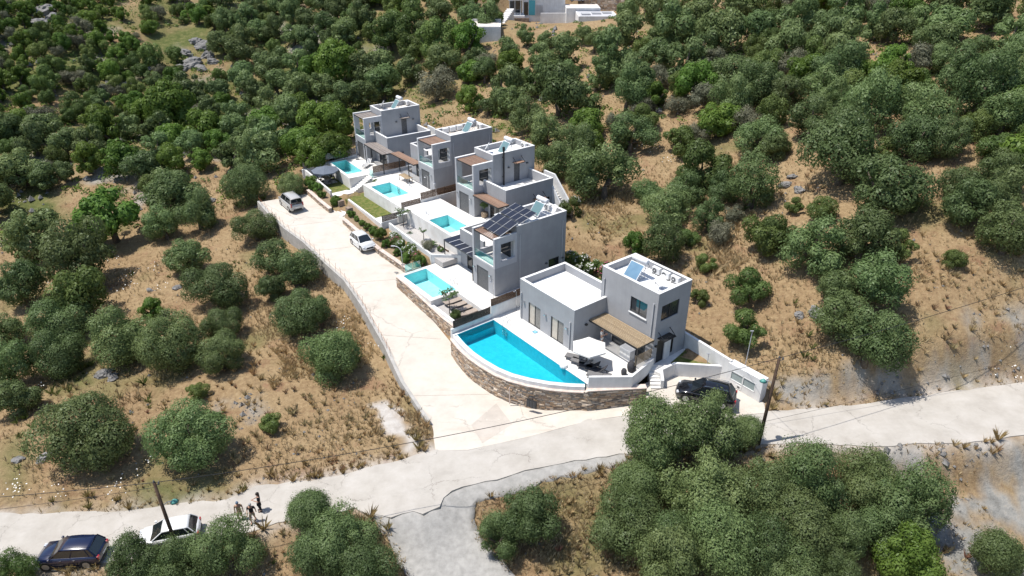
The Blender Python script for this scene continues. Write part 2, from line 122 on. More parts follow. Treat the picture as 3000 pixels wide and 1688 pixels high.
('S',2.0,117.8,2.39,32,5),('G',-116.7,148.6,1.59,24,12),('G',-81.6,164.9,1.96,27,2),('S',-74.2,142.9,2.0,31,8),('S',-49.2,181.8,1.96,37,5),('G',-7.9,168.2,3.02,32,3),
('S',-124.0,167.0,1.36,24,5),('O',-7.7,158.3,2.5,32,5),('S',51.4,67.1,1.84,25,1),('S',-92.7,164.8,1.47,30,13),('S',-60.7,147.5,1.8,38,0),('O',-51.4,138.0,2.75,38,6),
('G',-92.0,123.6,1.85,36,14),('G',44.4,80.9,2.62,29,4),('S',-58.7,179.7,2.01,26,6),('G',-96.9,128.9,1.65,36,13),('S',-79.1,142.3,1.95,31,2),('O',-1.0,133.3,2.47,32,0),
('P',-96.2,134.1,1.69,36,2),('S',-42.8,110.3,1.92,38,2),('G',-93.0,151.9,1.77,30,5),('G',-106.9,168.2,2.19,30,8),('G',-86.3,189.1,1.28,27,9),('S',-82.9,135.3,1.56,31,12),
('P',-81.4,134.0,1.55,31,2),('O',73.8,92.4,2.53,21,14),('G',-68.2,129.3,1.13,31,9),('O',-74.2,81.1,2.6,22,6),('S',-61.2,192.5,2.05,37,9),('G',-44.8,104.4,2.33,38,3),
('G',-103.4,163.8,1.19,30,0),('S',-50.0,107.2,2.12,28,0),('S',40.7,85.0,2.47,29,8),('S',52.9,111.8,2.26,29,11),('O',-57.8,183.9,2.33,37,7),('S',63.6,87.1,2.2,21,3),
('G',-87.4,138.3,1.21,30,14),('P',-72.3,145.9,1.41,19,0),('O',51.0,80.8,2.76,21,13),('G',-75.7,139.9,1.26,31,2),('P',-96.0,181.5,1.78,30,6),('P',64.9,89.9,2.53,21,0),
('O',-66.1,169.6,3.01,27,1),('O',-35.5,111.6,3.02,0,4),('G',-88.4,168.2,1.61,27,13),('G',-130.7,172.2,1.32,24,11),('S',35.6,106.8,1.89,29,4),('P',-90.4,154.5,2.15,30,4),
('O',-57.2,165.5,2.92,38,15),('S',44.0,124.7,2.42,29,7),('S',-113.9,146.0,1.71,24,8),('G',-30.1,170.8,3.35,37,1),('S',-97.0,158.4,1.55,30,2),('S',-11.3,164.6,2.52,32,4),
('G',-73.6,173.4,2.12,27,1),('S',-87.2,136.1,1.62,36,3),('O',-71.5,88.2,3.09,22,4),('O',55.2,98.3,2.63,21,18),('O',22.6,110.5,2.99,35,3),('S',-85.9,173.3,1.75,27,6),
('P',-67.6,137.4,1.39,19,1),('S',17.5,92.9,2.43,35,0),('S',40.4,113.9,2.16,29,6),('G',-68.3,143.3,2.25,19,0),('G',-39.3,141.7,3.27,26,1),('S',34.8,103.3,1.85,29,1),
('S',-30.2,153.9,2.02,37,4),('G',-120.5,158.4,1.51,24,9),('S',-99.1,128.0,2.15,36,9),('G',25.4,97.3,3.03,33,1),('S',-101.5,177.0,2.03,30,12),('O',-85.1,109.1,2.41,36,3),
('S',28.6,182.9,1.73,14,1),('G',-113.9,170.9,1.73,24,1),('O',-17.5,150.0,2.63,34,4),('S',28.2,171.6,2.07,14,2),('O',-43.2,156.3,2.96,26,3),('S',-104.7,127.1,2.17,36,13),
('S',-109.1,137.8,2.29,36,12),('O',54.3,61.7,2.62,25,5),('G',-90.7,169.9,1.34,27,14),('G',-123.5,169.5,1.54,24,6),('G',-115.0,140.6,1.59,24,15),('G',-35.8,116.0,2.89,26,2),
('S',-113.7,139.0,1.23,24,10),('O',-51.3,172.7,3.18,26,12),('S',-102.5,129.2,1.62,36,11),('S',-51.9,158.5,1.96,26,3),('G',-104.5,132.2,2.1,36,20),('P',-67.7,97.9,1.92,31,5),
('O',-55.0,104.4,2.42,31,5),('S',-36.1,162.8,2.14,37,2),('S',-101.7,170.8,1.54,30,9),('S',-38.6,174.3,2.09,37,1),('O',38.4,82.1,2.35,29,10),('S',-103.7,179.3,1.24,30,11),
('S',35.7,142.1,1.84,33,1),('O',62.9,108.3,2.39,21,11),('P',-75.6,188.3,1.32,27,3),('S',-102.8,173.3,1.48,30,10),('S',-3.6,150.2,2.2,32,0),('G',-90.9,189.4,1.25,27,12),
('P',-101.4,131.7,1.45,36,5),('G',-80.7,149.9,1.5,31,13),('S',-92.7,145.4,1.23,30,6),('S',-15.8,165.5,2.13,32,8),('S',-96.7,151.3,2.26,30,0),('S',-35.5,166.7,2.06,37,0),
('P',-113.0,143.2,1.59,24,5),('G',-90.0,116.0,2.03,36,23),('G',38.1,92.2,2.96,29,0),('S',-79.8,177.7,2.23,27,1),('S',-75.0,181.1,2.03,27,5),('O',-45.2,177.6,3.23,37,6),
('G',-80.0,111.9,2.35,36,22),('S',-75.6,124.9,1.65,31,3),('S',29.9,149.6,1.81,14,3),('S',53.4,118.0,2.59,29,12),('G',-96.9,120.7,1.25,36,26),('G',-101.4,152.7,1.63,30,6),
('S',-108.5,161.9,1.45,24,0),('S',77.3,97.4,2.33,21,9),('G',-105.2,165.5,1.8,30,3),('S',32.5,139.6,2.17,33,2),('G',-84.5,185.6,1.95,27,5),('S',-76.4,135.6,1.93,31,0),
('G',48.6,117.7,3.45,29,1),('O',-63.4,158.8,3.09,19,1),('G',-65.3,121.5,2.63,31,10),('G',-95.0,163.9,1.28,30,12),('G',-118.2,156.0,1.65,24,7),('S',-52.2,182.7,1.74,37,7),
('P',-111.6,136.3,1.26,36,7),('P',-114.6,158.5,2.07,24,3),('P',19.8,112.2,1.83,35,5),('S',-123.3,164.4,1.34,24,6),('G',-85.8,149.8,2.14,31,16),('S',-13.0,169.4,1.9,32,7),
('S',38.2,108.6,1.84,29,3),('G',-64.7,109.2,3.24,31,12),('G',-126.2,157.7,1.94,24,14),('S',-69.3,170.6,2.12,27,4),('S',-93.2,169.9,1.42,30,15),('S',-38.1,161.0,2.01,26,1),
('S',-123.5,171.8,1.14,24,4),('P',-115.4,166.1,1.67,24,2),('O',-64.7,173.7,2.57,27,3),('O',-79.4,109.0,2.41,36,1),('G',-77.5,175.8,1.43,27,0),('S',-68.0,119.0,2.03,31,5),
('O',28.4,175.4,2.34,14,9),('G',-100.4,140.5,1.62,36,4),('O',-40.1,177.9,2.35,37,2),('P',-103.4,181.9,1.24,30,5),('G',-112.7,176.4,1.16,24,4),('O',-60.8,172.6,2.94,27,4),
('G',-85.1,155.2,1.35,31,15),]
MARKS = ['the silver minivan', 'the small white hatchback on the driveway', 'the dark blue car on the road', 'the white hatchback on the road', 'the three people on the road', 'the curved stone wall', 'the pale concrete spill left of the driveway', 'the utility pole beside the road cars', 'the utility pole by the meter housing', 'the entrance of the nearest villa', 'the roof of the nearest villa', 'the solar villa', 'the villa with the flue', 'the farthest villa of the row', 'the white house at the top', 'the gravel track at the bottom', 'the pair of grey boulders on the right slope', 'the rocky bank above the right hand road', 'the dark rock left of the big round bush', 'the rock outcrop on the upper left slope', 'the middle of the driveway retaining wall', 'the top right corner', 'the left edge at mid height', 'the lower right corner', 'the top left corner', 'the right edge at mid height', 'the orange clearing in the upper grove', 'the grassy clearing on the upper left slope', 'the bare ground path behind the minivan', 'the middle of the upper right grove', 'the pale cliff rock at the upper left', 'the strip of white rocks on the left slope', 'the small annex below the far house', 'the low stone row under the upper olives', 'the dirt gap in the left grove', 'the bare patch between the right hand olives', 'the pale rock near the upper left edge', 'the top edge above the row of villas', 'the dirt patch left of the farthest villa']
POLES = [(-22.57, 32.56), (18.54, 40.1)]
FLOWERS = [(-47.6, 73.37, 1.1, 11), (-44.83, 71.99, 1.1, 11), (-43.85, 69.06, 1.1, 11), (-41.95, 72.94, 1.1, 11), (-63.85, 87.65, 1.1, 11), (-68.97, 91.01, 1.1, 11), (-72.08, 94.12, 1.1, 11), (-48.77, 75.79, 1.1, 11), (-50.26, 74.5, 1.1, 11), (-53.63, 71.86, 1.1, 11), (-53.01, 69.68, 1.1, 11), (-43.84, 51.92, 1.1, 11), (-28.78, 41.1, 1.1, 11), (-30.15, 38.55, 1.1, 11), (-37.9, 38.55, 1.1, 11), (-34.54, 38.69, 1.1, 11), (-17.23, 59.47, 1.1, 11), (-12.9, 56.29, 1.1, 11), (17.03, 88.83, 1.1, 11), (18.36, 87.49, 1.1, 11), (19.58, 84.35, 1.1, 11), (17.7, 87.4, 1.1, 11), (-39.11, 68.23, 1.1, 11), (-38.22, 39.13, 1.1, 11), (40.91, 46.61, 1.1, 11)]
ZGOLD = [[(8.08, 81.6), (14.9, 79.43), (13.43, 69.45), (9.55, 67.68), (7.31, 72.01)], [(35.36, 55.86), (38.41, 54.27), (37.99, 51.07), (35.13, 49.46), (33.74, 51.61)], [(20.17, 66.68), (23.72, 67.24), (22.93, 61.45), (19.3, 59.7)], [(-21.05, 64.07), (-15.52, 61.92), (-11.82, 53.6), (-13.96, 52.93), (-19.37, 59.7)], [(31.04, 50.91), (33.43, 49.31), (33.34, 47.42), (31.22, 47.45)], [(-24.24, 57.31), (-20.23, 57.55), (-18.12, 52.88), (-21.12, 51.06)]]
ROCKS = [(-71.89, 159.01, 1.56, 'jagged rock in the middle of the upper left outcrop'), (-65.87, 151.34, 1.24, 'small rock under the upper left outcrop'), (-67.06, 158.98, 1.46, 'jagged rock at the right of the upper left outcrop'), (-71.46, 164.49, 1.34, 'topmost rock of the upper left outcrop'), (-78.16, 137.2, 0.79, 'pale stone above the strip of white rocks'), (-75.48, 138.81, 0.87, 'pale stone right of the strip of white rocks'), (-76.68, 131.12, 0.69, 'pale stone below the strip of white rocks'), (-99.59, 159.98, 1.86, 'lower rock of the pale cliff at the upper left'), (-83.56, 134.65, 0.63, 'small pale stone on the left slope'), (-74.37, 146.68, 0.82, 'pale stone between bushes left of the outcrop'), (-38.98, 54.14, 0.8, 'dark grey rock beside the big round bush, upper side'), (-37.72, 53.32, 0.56, 'smaller rock touching the dark rock by the big round bush'), (-37.87, 42.58, 0.58, 'dark rock at the lower left of the big round bush'), (-39.97, 42.55, 0.45, 'pale rock on the dry slope at the far lower left'), (25.09, 51.95, 0.48, 'smaller of the two boulders on the right slope'), (26.43, 51.55, 0.74, 'larger of the two boulders on the right slope'), (-40.7, 68.29, 0.39, 'pale stone in the dry clearing on the left'), (-37.56, 68.29, 0.47, 'pale stone below the olive tree in the left clearing'), (-68.38, 153.42, 2.1, 'biggest rock of the outcrop on the upper left slope'), (-68.92, 162.49, 1.84, 'upper rock of the outcrop on the upper left slope'), (-69.53, 149.85, 1.4, 'lower rock of the outcrop on the upper left slope'), (-64.71, 155.32, 1.26, 'right hand rock of the outcrop on the upper left slope'), (-103.25, 163.56, 2.39, 'pale cliff rock near the top left corner'), (-100.19, 155.78, 1.83, 'second pale rock near the top left corner'), (-99.48, 145.42, 1.05, 'pale rock on the upper left slope near the edge'), (-78.13, 134.39, 1.01, 'white rock in the rocky strip on the left slope'), (-76.56, 136.3, 1.02, 'white rock beside another in the rocky strip on the left slope'), (-74.7, 134.78, 0.85, 'white rock at the end of the rocky strip on the left slope'), (29.63, 71.35, 0.68, 'grey rock in the stone heap on the right slope'), (30.44, 69.54, 0.59, 'right hand rock in the stone heap on the right slope'), (30.65, 72.47, 0.49, 'upper rock in the stone heap on the right slope'), (24.39, 121.49, 0.74, 'grey rock below the upper right olives'), (20.55, 97.16, 0.55, 'flat rock in the bare patch between the olives'), (-40.95, 88.63, 0.61, 'rock on the bare path behind the minivan'), (27.28, 100.44, 0.68, 'rock of the low stone row under the upper olives'), (29.2, 98.56, 0.67, 'middle rock of the low stone row under the upper olives'), (30.52, 96.46, 0.61, 'end rock of the low stone row under the upper olives')]
# ---------------------------------------------------------------- terrain height model
def frame_pt(o, u, v):
    a = math.radians(o[3]); c, s = math.cos(a), math.sin(a)
    return (o[0] + u*c - v*s, o[1] + u*s + v*c)
VA = (-22.71, 98.70, 2.15, -55.46); VB = (-12.11, 86.50, 2.15, -52.51)
VC = (-6.57, 77.03, 2.73, -52.66); VD = (-3.96, 62.99, 0.20, -52.27); VE = (0.76, 56.38, 0.0, -51.90)
ROADZ = ([-90, -33, -18, -7, 0, 6, 11, 20, 40, 90], [-7.5, -5.2, -4.4, -3.2, -2.75, -2.3, -1.8, -1.1, 0.2, 3])
def road_z(x): return np.interp(x, *ROADZ)
DRVZ = ([43, 46.5, 50, 55, 61, 66, 71, 77, 86, 92], [-2.9, -2.75, -2.6, -2.1, -1.5, -1.0, -0.5, 0.1, 0.75, 0.9])
def drv_z(y): return np.interp(y, *DRVZ)
def park_z(x, y): return np.where(np.asarray(y) > 44.6, -1.0, np.maximum(-1.0+(np.asarray(y)-44.6)*.7, road_z(x)+.02))
def rbf_fit(P, Z, lam=0.4):
    n = len(P); d = np.hypot(P[:, None, 0]-P[None, :, 0], P[:, None, 1]-P[None, :, 1])
    K = np.where(d > 0, d*d*np.log(d+1e-9), 0) + np.eye(n)*lam*50
    Q = np.c_[np.ones(n), P]
    A = np.block([[K, Q], [Q.T, np.zeros((3, 3))]])
    return np.linalg.solve(A, np.r_[Z, 0, 0, 0])
def rbf_eval(w, P, X):
    out = np.empty(len(X))
    for i in range(0, len(X), 20000):
        x = X[i:i+20000]
        d = np.hypot(x[:, None, 0]-P[None, :, 0], x[:, None, 1]-P[None, :, 1])
        out[i:i+20000] = (d*d*np.log(d+1e-9))@w[:len(P)] + w[len(P)] + x@w[len(P)+1:]
    return out
def poly_sd(poly, X):
    """signed distance to a polygon, negative inside"""
    p = np.array(poly, float); q = np.roll(p, -1, 0)
    d = np.full(len(X), 1e9); ins = np.zeros(len(X), bool)
    for a, b in zip(p, q):
        e = b-a; w = X-a
        t = np.clip((w@e)/max(e@e, 1e-9), 0, 1)
        d = np.minimum(d, np.hypot(*(w-t[:, None]*e).T))
        c = (a[1] > X[:, 1]) != (b[1] > X[:, 1])
        with np.errstate(divide='ignore', invalid='ignore'):
            xi = (b[0]-a[0])*(X[:, 1]-a[1])/(b[1]-a[1]+1e-12)+a[0]
        ins ^= c & (X[:, 0] < xi)
    return np.where(ins, -d, d)
def fpoly(o, pts): return [frame_pt(o, u, v) for u, v in pts]
def vnoise(X, s, seed=0):
    """cheap smooth value noise"""
    x = X/s; i = np.floor(x).astype(np.int64); f = x-i; f = f*f*(3-2*f)
    def h(a, b):
        n = (a*374761393 + b*668265263 + seed*974711) & 0x7fffffff
        n = ((n ^ (n >> 13))*1274126177) & 0x7fffffff
        return (n & 0xffff)/65535.0
    a = h(i[:, 0], i[:, 1]); b = h(i[:, 0]+1, i[:, 1]); c = h(i[:, 0], i[:, 1]+1); d = h(i[:, 0]+1, i[:, 1]+1)
    return (a*(1-f[:, 0])+b*f[:, 0])*(1-f[:, 1]) + (c*(1-f[:, 0])+d*f[:, 0])*f[:, 1]
def fbm(X, s, seed=0): return (vnoise(X, s, seed)*.5+vnoise(X, s/2.1, seed+1)*.3+vnoise(X, s/4.3, seed+2)*.2)-.5
def track_z(X):
    X = np.asarray(X, float); z = rbf_eval(RW, CP[:, :2], X)+.06; f = np.clip(1-poly_sd(ROAD, X)/2.0, 0, 1); return z*(1-f)+(road_z(X[:, 0])-.03)*f
def pads():
    P = []
    P.append((ROAD, lambda X: road_z(X[:, 0])-.07, 2.2, .25))
    if TRACK: P.append((TRACK, lambda X: track_z(X)-.14, 1.0, .1))
    P.append((DRIVE, lambda X: np.minimum(drv_z(X[:, 1]), np.where(X[:, 1] < 46.8, road_z(X[:, 0]), 9))-.2, .7, -.45))
    k = lambda z: (lambda X: np.full(len(X), z))
    # villa compounds: the earth stays under the decks
    P.append((fpoly(VA, [(.2, -8.6), (10.6, -8.6), (10.6, 9.6), (.2, 9.6)]), k(.35), .8, 0))
    P.append((fpoly(VB, [(-4.6, -9.0), (7.0, -9.0), (6.6, 9.6), (-5.5, 9.6)]), k(-.1), .8, 0))
    P.append((fpoly(VC, [(-4.0, -7.6), (6.2, -7.6), (8.4, 0), (8.4, 8.6), (-4, 8.6)]), k(.75), .8, 0))
    P.append((fpoly(VD, [(-6.2, -5.4), (5.8, -5.2), (6.2, 9.6), (-6, 9.6)]), k(-1.5), .6, -.1))
    P.append((fpoly(VD, [(-5, 9.2), (7, 9.2), (7, 12.2), (-5, 12.2)]), k(.3), 1.2, 0))
    P.append((fpoly(VD, [(3.9, 1.8), (9.8, 1.8), (9.8, 12), (3.9, 12)]), k(.15), .8, 0))
    P.append(([(-2, 166), (24, 155), (26, 182), (0, 183)], k(10.6), 8, 0))
    P.append((EPAD, k(-1.85), .5, -.3))
    P.append((PARK, lambda X: park_z(X[:, 0], X[:, 1])-.12, .5, 0.1))
    return P
def terrain(X):
    X = np.asarray(X, float)
    z = rbf_eval(RW, CP[:, :2], X)
    r = np.hypot(X[:, 0], X[:, 1])
    z = z + fbm(X, 7, 3)*.55 + fbm(X, 26, 9)*np.clip((r-70)/60, 0, 1)*3.5 + fbm(X, 2.2, 5)*.16
    for poly, zf, blend, grow in pads():
        d = poly_sd(poly, X)-grow
        t = np.clip(1-d/blend, 0, 1); t = t*t*(3-2*t)
        z = z*(1-t) + zf(X)*t
    return z
# ---------------------------------------------------------------- helpers
rnd = random.Random(7)
class MB:
    """collects geometry for ONE mesh object"""
    def __init__(s): s.v = []; s.f = []; s.m = []
    def _add(s, vs, fs, mi=0):
        b = len(s.v); s.v += [tuple(p) for p in vs]; s.f += [tuple(i+b for i in f) for f in fs]; s.m += [mi]*len(fs); return s
    def box(s, x0, x1, y0, y1, z0, z1, mi=0):
        return s._add([(x0,y0,z0),(x1,y0,z0),(x1,y1,z0),(x0,y1,z0),(x0,y0,z1),(x1,y0,z1),(x1,y1,z1),(x0,y1,z1)],
                      [(0,3,2,1),(4,5,6,7),(0,1,5,4),(1,2,6,5),(2,3,7,6),(3,0,4,7)], mi)
    def quad(s, a, b, c, d, mi=0): return s._add([a,b,c,d], [(0,1,2,3)], mi)
    def prism(s, poly, z0, z1, mi=0, bottom=True):
        n = len(poly); area = sum(poly[i][0]*poly[(i+1)%n][1]-poly[(i+1)%n][0]*poly[i][1] for i in range(n))
        if area < 0: poly = poly[::-1]
        f0 = (lambda p: z0(p) if callable(z0) else z0); f1 = (lambda p: z1(p) if callable(z1) else z1)
        vs = [(p[0],p[1],f0(p)) for p in poly]+[(p[0],p[1],f1(p)) for p in poly]
        fs = [tuple(range(n,2*n))]+[(i,(i+1)%n,(i+1)%n+n,i+n) for i in range(n)]
        if bottom: fs.append(tuple(range(n-1,-1,-1)))
        return s._add(vs, fs, mi)
    def tube(s, pts, r, n=6, mi=0, cap=True, r1=None):
        pts = [Vector(p) for p in pts]; k = len(pts); rs = [r]*k if r1 is None else [r+(r1-r)*i/(k-1) for i in range(k)]
        if isinstance(r, (list, tuple)): rs = r
        vs = []; fs = []; up0 = None
        for i, p in enumerate(pts):
            t = (pts[min(i+1,k-1)]-pts[max(i-1,0)]).normalized()
            if up0 is None: up0 = Vector((0,0,1)) if abs(t.z) < .9 else Vector((1,0,0))
            a = t.cross(up0).normalized(); b = a.cross(t).normalized(); up0 = b if abs(t.dot(up0)) > .95 else up0
            for j in range(n):
                an = 2*math.pi*j/n; vs.append(p+(a*math.cos(an)+b*math.sin(an))*rs[i])
        for i in range(k-1):
            for j in range(n): fs.append((i*n+j, i*n+(j+1)%n, (i+1)*n+(j+1)%n, (i+1)*n+j))
        if cap: fs.append(tuple(range(n-1,-1,-1))); fs.append(tuple(range((k-1)*n, k*n)))
        return s._add(vs, fs, mi)
    def lathe(s, prof, n=16, c=(0,0,0), mi=0):
        vs = []; fs = []
        for r, z in prof:
            for j in range(n): an = 2*math.pi*j/n; vs.append((c[0]+r*math.cos(an), c[1]+r*math.sin(an), c[2]+z))
        for i in range(len(prof)-1):
            for j in range(n): fs.append((i*n+j, i*n+(j+1)%n, (i+1)*n+(j+1)%n, (i+1)*n+j))
        fs.append(tuple(range(n-1,-1,-1))); fs.append(tuple(range((len(prof)-1)*n, len(prof)*n)))
        return s._add(vs, fs, mi)
    def beam(s, a, b, w, h, mi=0):
        """box section from a to b, w across, h upright"""
        a = Vector(a); b = Vector(b); t = (b-a).normalized(); sd = t.cross(Vector((0,0,1)))
        sd = Vector((1,0,0)) if sd.length < 1e-4 else sd.normalized(); u = sd.cross(t).normalized()
        vs = [p+sd*(i*w/2)+u*(j*h/2) for p in (a,b) for i, j in ((-1,-1),(1,-1),(1,1),(-1,1))]
        return s._add(vs, [(0,1,2,3),(7,6,5,4),(0,4,5,1),(1,5,6,2),(2,6,7,3),(3,7,4,0)], mi)
    def wall(s, axis, c0, c1, a0, a1, z0, z1, holes=(), mi=0):
        """wall slab with real rectangular openings; axis 'u' runs along u (c = v range), 'v' runs along v (c = u range)"""
        xs = sorted({a0,a1}|{h[0] for h in holes}|{h[1] for h in holes}); zs = sorted({z0,z1}|{h[2] for h in holes}|{h[3] for h in holes})
        xs = [x for x in xs if a0 <= x <= a1]; zs = [z for z in zs if z0 <= z <= z1]
        for i in range(len(xs)-1):
            run = None
            for j in range(len(zs)-1):
                mx, mz = (xs[i]+xs[i+1])/2, (zs[j]+zs[j+1])/2
                solid = not any(h[0] < mx < h[1] and h[2] < mz < h[3] for h in holes)
                if solid: run = (run[0], zs[j+1]) if run else (zs[j], zs[j+1])
                if run and (not solid or j == len(zs)-2):
                    if axis == 'u': s.box(xs[i], xs[i+1], c0, c1, run[0], run[1], mi)
                    else: s.box(c0, c1, xs[i], xs[i+1], run[0], run[1], mi)
                    run = None
        return s
    def mesh(s, name, mats, smooth=False, bevel=0):
        me = bpy.data.meshes.new(name); me.from_pydata(s.v, [], s.f)
        for m in (mats if isinstance(mats, (list, tuple)) else [mats]): me.materials.append(m)
        if any(s.m): me.polygons.foreach_set('material_index', s.m)
        if smooth: me.polygons.foreach_set('use_smooth', [True]*len(me.polygons))
        me.validate(); me.update(); return me
    def build(s, name, mats, parent=None, smooth=False, loc=None, rz=0, bevel=0):
        o = bpy.data.objects.new(name, s.mesh(name, mats, smooth)); col.objects.link(o)
        if parent: o.parent = parent
        if loc: o.location = loc
        if rz: o.rotation_euler = (0,0,rz)
        if bevel:
            b = o.modifiers.new('bevel', 'BEVEL'); b.width = bevel; b.segments = 2; b.limit_method = 'ANGLE'
        return o
def tag(o, label=None, cat=None, group=None, kind=None):
    if label: o['label'] = label
    if cat: o['category'] = cat
    if group: o['group'] = group
    if kind: o['kind'] = kind
    return o
def thing(name, label, cat, loc=(0,0,0), rz=0, group=None):
    o = bpy.data.objects.new(name, None); col.objects.link(o); o.empty_display_size = .3
    o.location = loc; o.rotation_euler = (0,0,rz); return tag(o, label, cat, group)
def piece(name, me, parent, loc=(0,0,0), rot=None, scl=None):
    o = bpy.data.objects.new(name, me); col.objects.link(o); o.parent = parent; o.location = loc
    if rot: o.rotation_euler = rot
    if scl: o.scale = scl
    return o
def clone(root, loc, rz, label=None, group=None, scl=None):
    def cp(o, par):
        c = o.copy(); col.objects.link(c); c.parent = par
        for k in [x for x in bpy.data.objects if x.parent == o]: cp(k, c)
        return c
    r = cp(root, None); r.location = loc; r.rotation_euler = (0,0,rz)
    if scl: r.scale = scl
    if label: r['label'] = label
    if group: r['group'] = group
    return r
def at(V, u, v, z=0):
    x, y = frame_pt(V, u, v); return (x, y, V[2]+z)
# ---------------------------------------------------------------- materials
MATS = {}
def mat(name, c, c2=None, rough=.8, scale=1.5, bump=0, bscale=30, spec=.3, metal=0, detail=4, mixlo=.35, mixhi=.65, coat=0, emit=None, objrand=0, trans=0, streak=0):
    if name in MATS: return MATS[name]
    m = bpy.data.materials.new(name); m.use_nodes = True; n = m.node_tree.nodes; l = m.node_tree.links
    p = n['Principled BSDF']; p.inputs['Roughness'].default_value = rough; p.inputs['Specular IOR Level'].default_value = spec
    p.inputs['Metallic'].default_value = metal; p.inputs['Base Color'].default_value = (*c, 1)
    if coat: p.inputs['Coat Weight'].default_value = coat; p.inputs['Coat Roughness'].default_value = .05
    geo = n.new('ShaderNodeNewGeometry'); colr = None
    if c2:
        tx = n.new('ShaderNodeTexNoise'); tx.inputs['Scale'].default_value = scale; tx.inputs['Detail'].default_value = detail; tx.inputs['Roughness'].default_value = .6
        l.new(geo.outputs['Position'], tx.inputs['Vector'])
        rp = n.new('ShaderNodeValToRGB'); rp.color_ramp.elements[0].position = mixlo; rp.color_ramp.elements[1].position = mixhi
        rp.color_ramp.elements[0].color = (*c, 1); rp.color_ramp.elements[1].color = (*c2, 1)
        l.new(tx.outputs['Fac'], rp.inputs['Fac']); colr = rp.outputs['Color']
    if objrand:
        oi = n.new('ShaderNodeObjectInfo'); hs = n.new('ShaderNodeHueSaturation')
        mr = n.new('ShaderNodeMapRange'); mr.inputs[3].default_value = 1-objrand; mr.inputs[4].default_value = 1+objrand
        l.new(oi.outputs['Random'], mr.inputs[0]); l.new(mr.outputs[0], hs.inputs['Value'])
        if colr: l.new(colr, hs.inputs['Color'])
        else: hs.inputs['Color'].default_value = (*c, 1)
        colr = hs.outputs['Color']
    if streak:   # rain streaks and dust on walls
        mp = n.new('ShaderNodeMapping'); mp.inputs['Scale'].default_value = (2.6, 2.6, .16); l.new(geo.outputs['Position'], mp.inputs['Vector'])
        ts = n.new('ShaderNodeTexNoise'); ts.inputs['Scale'].default_value = 1.0; ts.inputs['Detail'].default_value = 6; ts.inputs['Roughness'].default_value = .7; l.new(mp.outputs[0], ts.inputs['Vector'])
        ms = n.new('ShaderNodeMapRange'); ms.inputs[1].default_value = .35; ms.inputs[2].default_value = .62; ms.inputs[3].default_value = 1-streak; ms.inputs[4].default_value = 1.0; l.new(ts.outputs['Fac'], ms.inputs[0])
        h2 = n.new('ShaderNodeHueSaturation'); l.new(ms.outputs[0], h2.inputs['Value']); l.new(colr, h2.inputs['Color']); colr = h2.outputs['Color']
    if colr: l.new(colr, p.inputs['Base Color'])
    if bump:
        t2 = n.new('ShaderNodeTexNoise'); t2.inputs['Scale'].default_value = bscale; t2.inputs['Detail'].default_value = 5
        l.new(geo.outputs['Position'], t2.inputs['Vector'])
        bp = n.new('ShaderNodeBump'); bp.inputs['Strength'].default_value = bump; bp.inputs['Distance'].default_value = .05
        l.new(t2.outputs['Fac'], bp.inputs['Height']); l.new(bp.outputs['Normal'], p.inputs['Normal'])
    if emit: p.inputs['Emission Color'].default_value = (*emit[0], 1); p.inputs['Emission Strength'].default_value = emit[1]
    MATS[name] = m; return m
GREY = mat('grey_plaster', (.35,.355,.37), (.39,.395,.41), rough=.9, scale=.8, bump=.2, bscale=30, spec=.15, streak=.05)
GREY2 = mat('light_grey_plaster', (.46,.465,.485), (.54,.54,.555), rough=.9, scale=.8, bump=.2, bscale=30, spec=.15, streak=.06)
WHITE = mat('white_plaster', (.68,.675,.665), (.80,.80,.79), rough=.88, scale=.8, bump=.15, bscale=30, spec=.15, streak=.08)
DECK = mat('white_deck', (.66,.635,.595), (.78,.765,.735), rough=.75, scale=.9, bump=.08, bscale=25, spec=.2)
ROOFW = mat('white_roof_coat', (.72,.72,.71), (.83,.83,.82), rough=.7, scale=.9, bump=.08, bscale=20, spec=.2)
ROOFT = mat('stained_roof', (.60,.52,.45), (.76,.72,.67), rough=.8, scale=.8, bump=.08, bscale=20, spec=.2)
BLACK = mat('black_metal', (.025,.026,.028), rough=.45, spec=.4)
DGREY = mat('dark_grey_metal', (.09,.093,.1), (.11,.113,.12), rough=.5, scale=3, spec=.4)
SHUT = mat('dark_shutter', (.10,.103,.108), (.125,.128,.132), rough=.6, scale=4, spec=.35)
GLASSD = mat('dark_window_glass', (.02,.022,.025), rough=.04, spec=.7)
GLASSE = mat('reflecting_window_glass', (.035,.04,.045), rough=.03, spec=.9)
WOODR = mat('reddish_pergola_wood', (.27,.165,.115), (.36,.23,.165), rough=.7, scale=9, bump=.2, bscale=60, objrand=.18)
WOODY = mat('honey_pergola_wood', (.33,.245,.15), (.43,.33,.215), rough=.65, scale=9, bump=.2, bscale=60, objrand=.15)
WOODG = mat('grey_weathered_wood', (.27,.23,.205), (.37,.32,.29), rough=.8, scale=9, bump=.2, bscale=60, objrand=.15)
WOODF = mat('brown_fence_wood', (.085,.046,.026), (.15,.088,.052), rough=.7, scale=7, bump=.25, bscale=50, objrand=.22)
WOODD = mat('dark_fence_wood', (.04,.027,.02), (.075,.05,.036), rough=.7, scale=7, bump=.25, bscale=50, objrand=.22)
CHROME = mat('steel', (.62,.63,.65), rough=.22, metal=.95, spec=.5)
GALV = mat('painted_steel', (.55,.56,.58), rough=.4, metal=.3, spec=.5)
PVM = mat('solar_cell', (.016,.019,.032), (.022,.026,.042), rough=.32, scale=5, spec=.45)
COLL = mat('collector_glass', (.13,.22,.235), (.15,.25,.265), rough=.35, scale=2, spec=.3)
TANK = mat('white_tank', (.72,.73,.75), rough=.35, spec=.5)
WPLAST = mat('white_plastic', (.74,.74,.73), rough=.45, spec=.4)
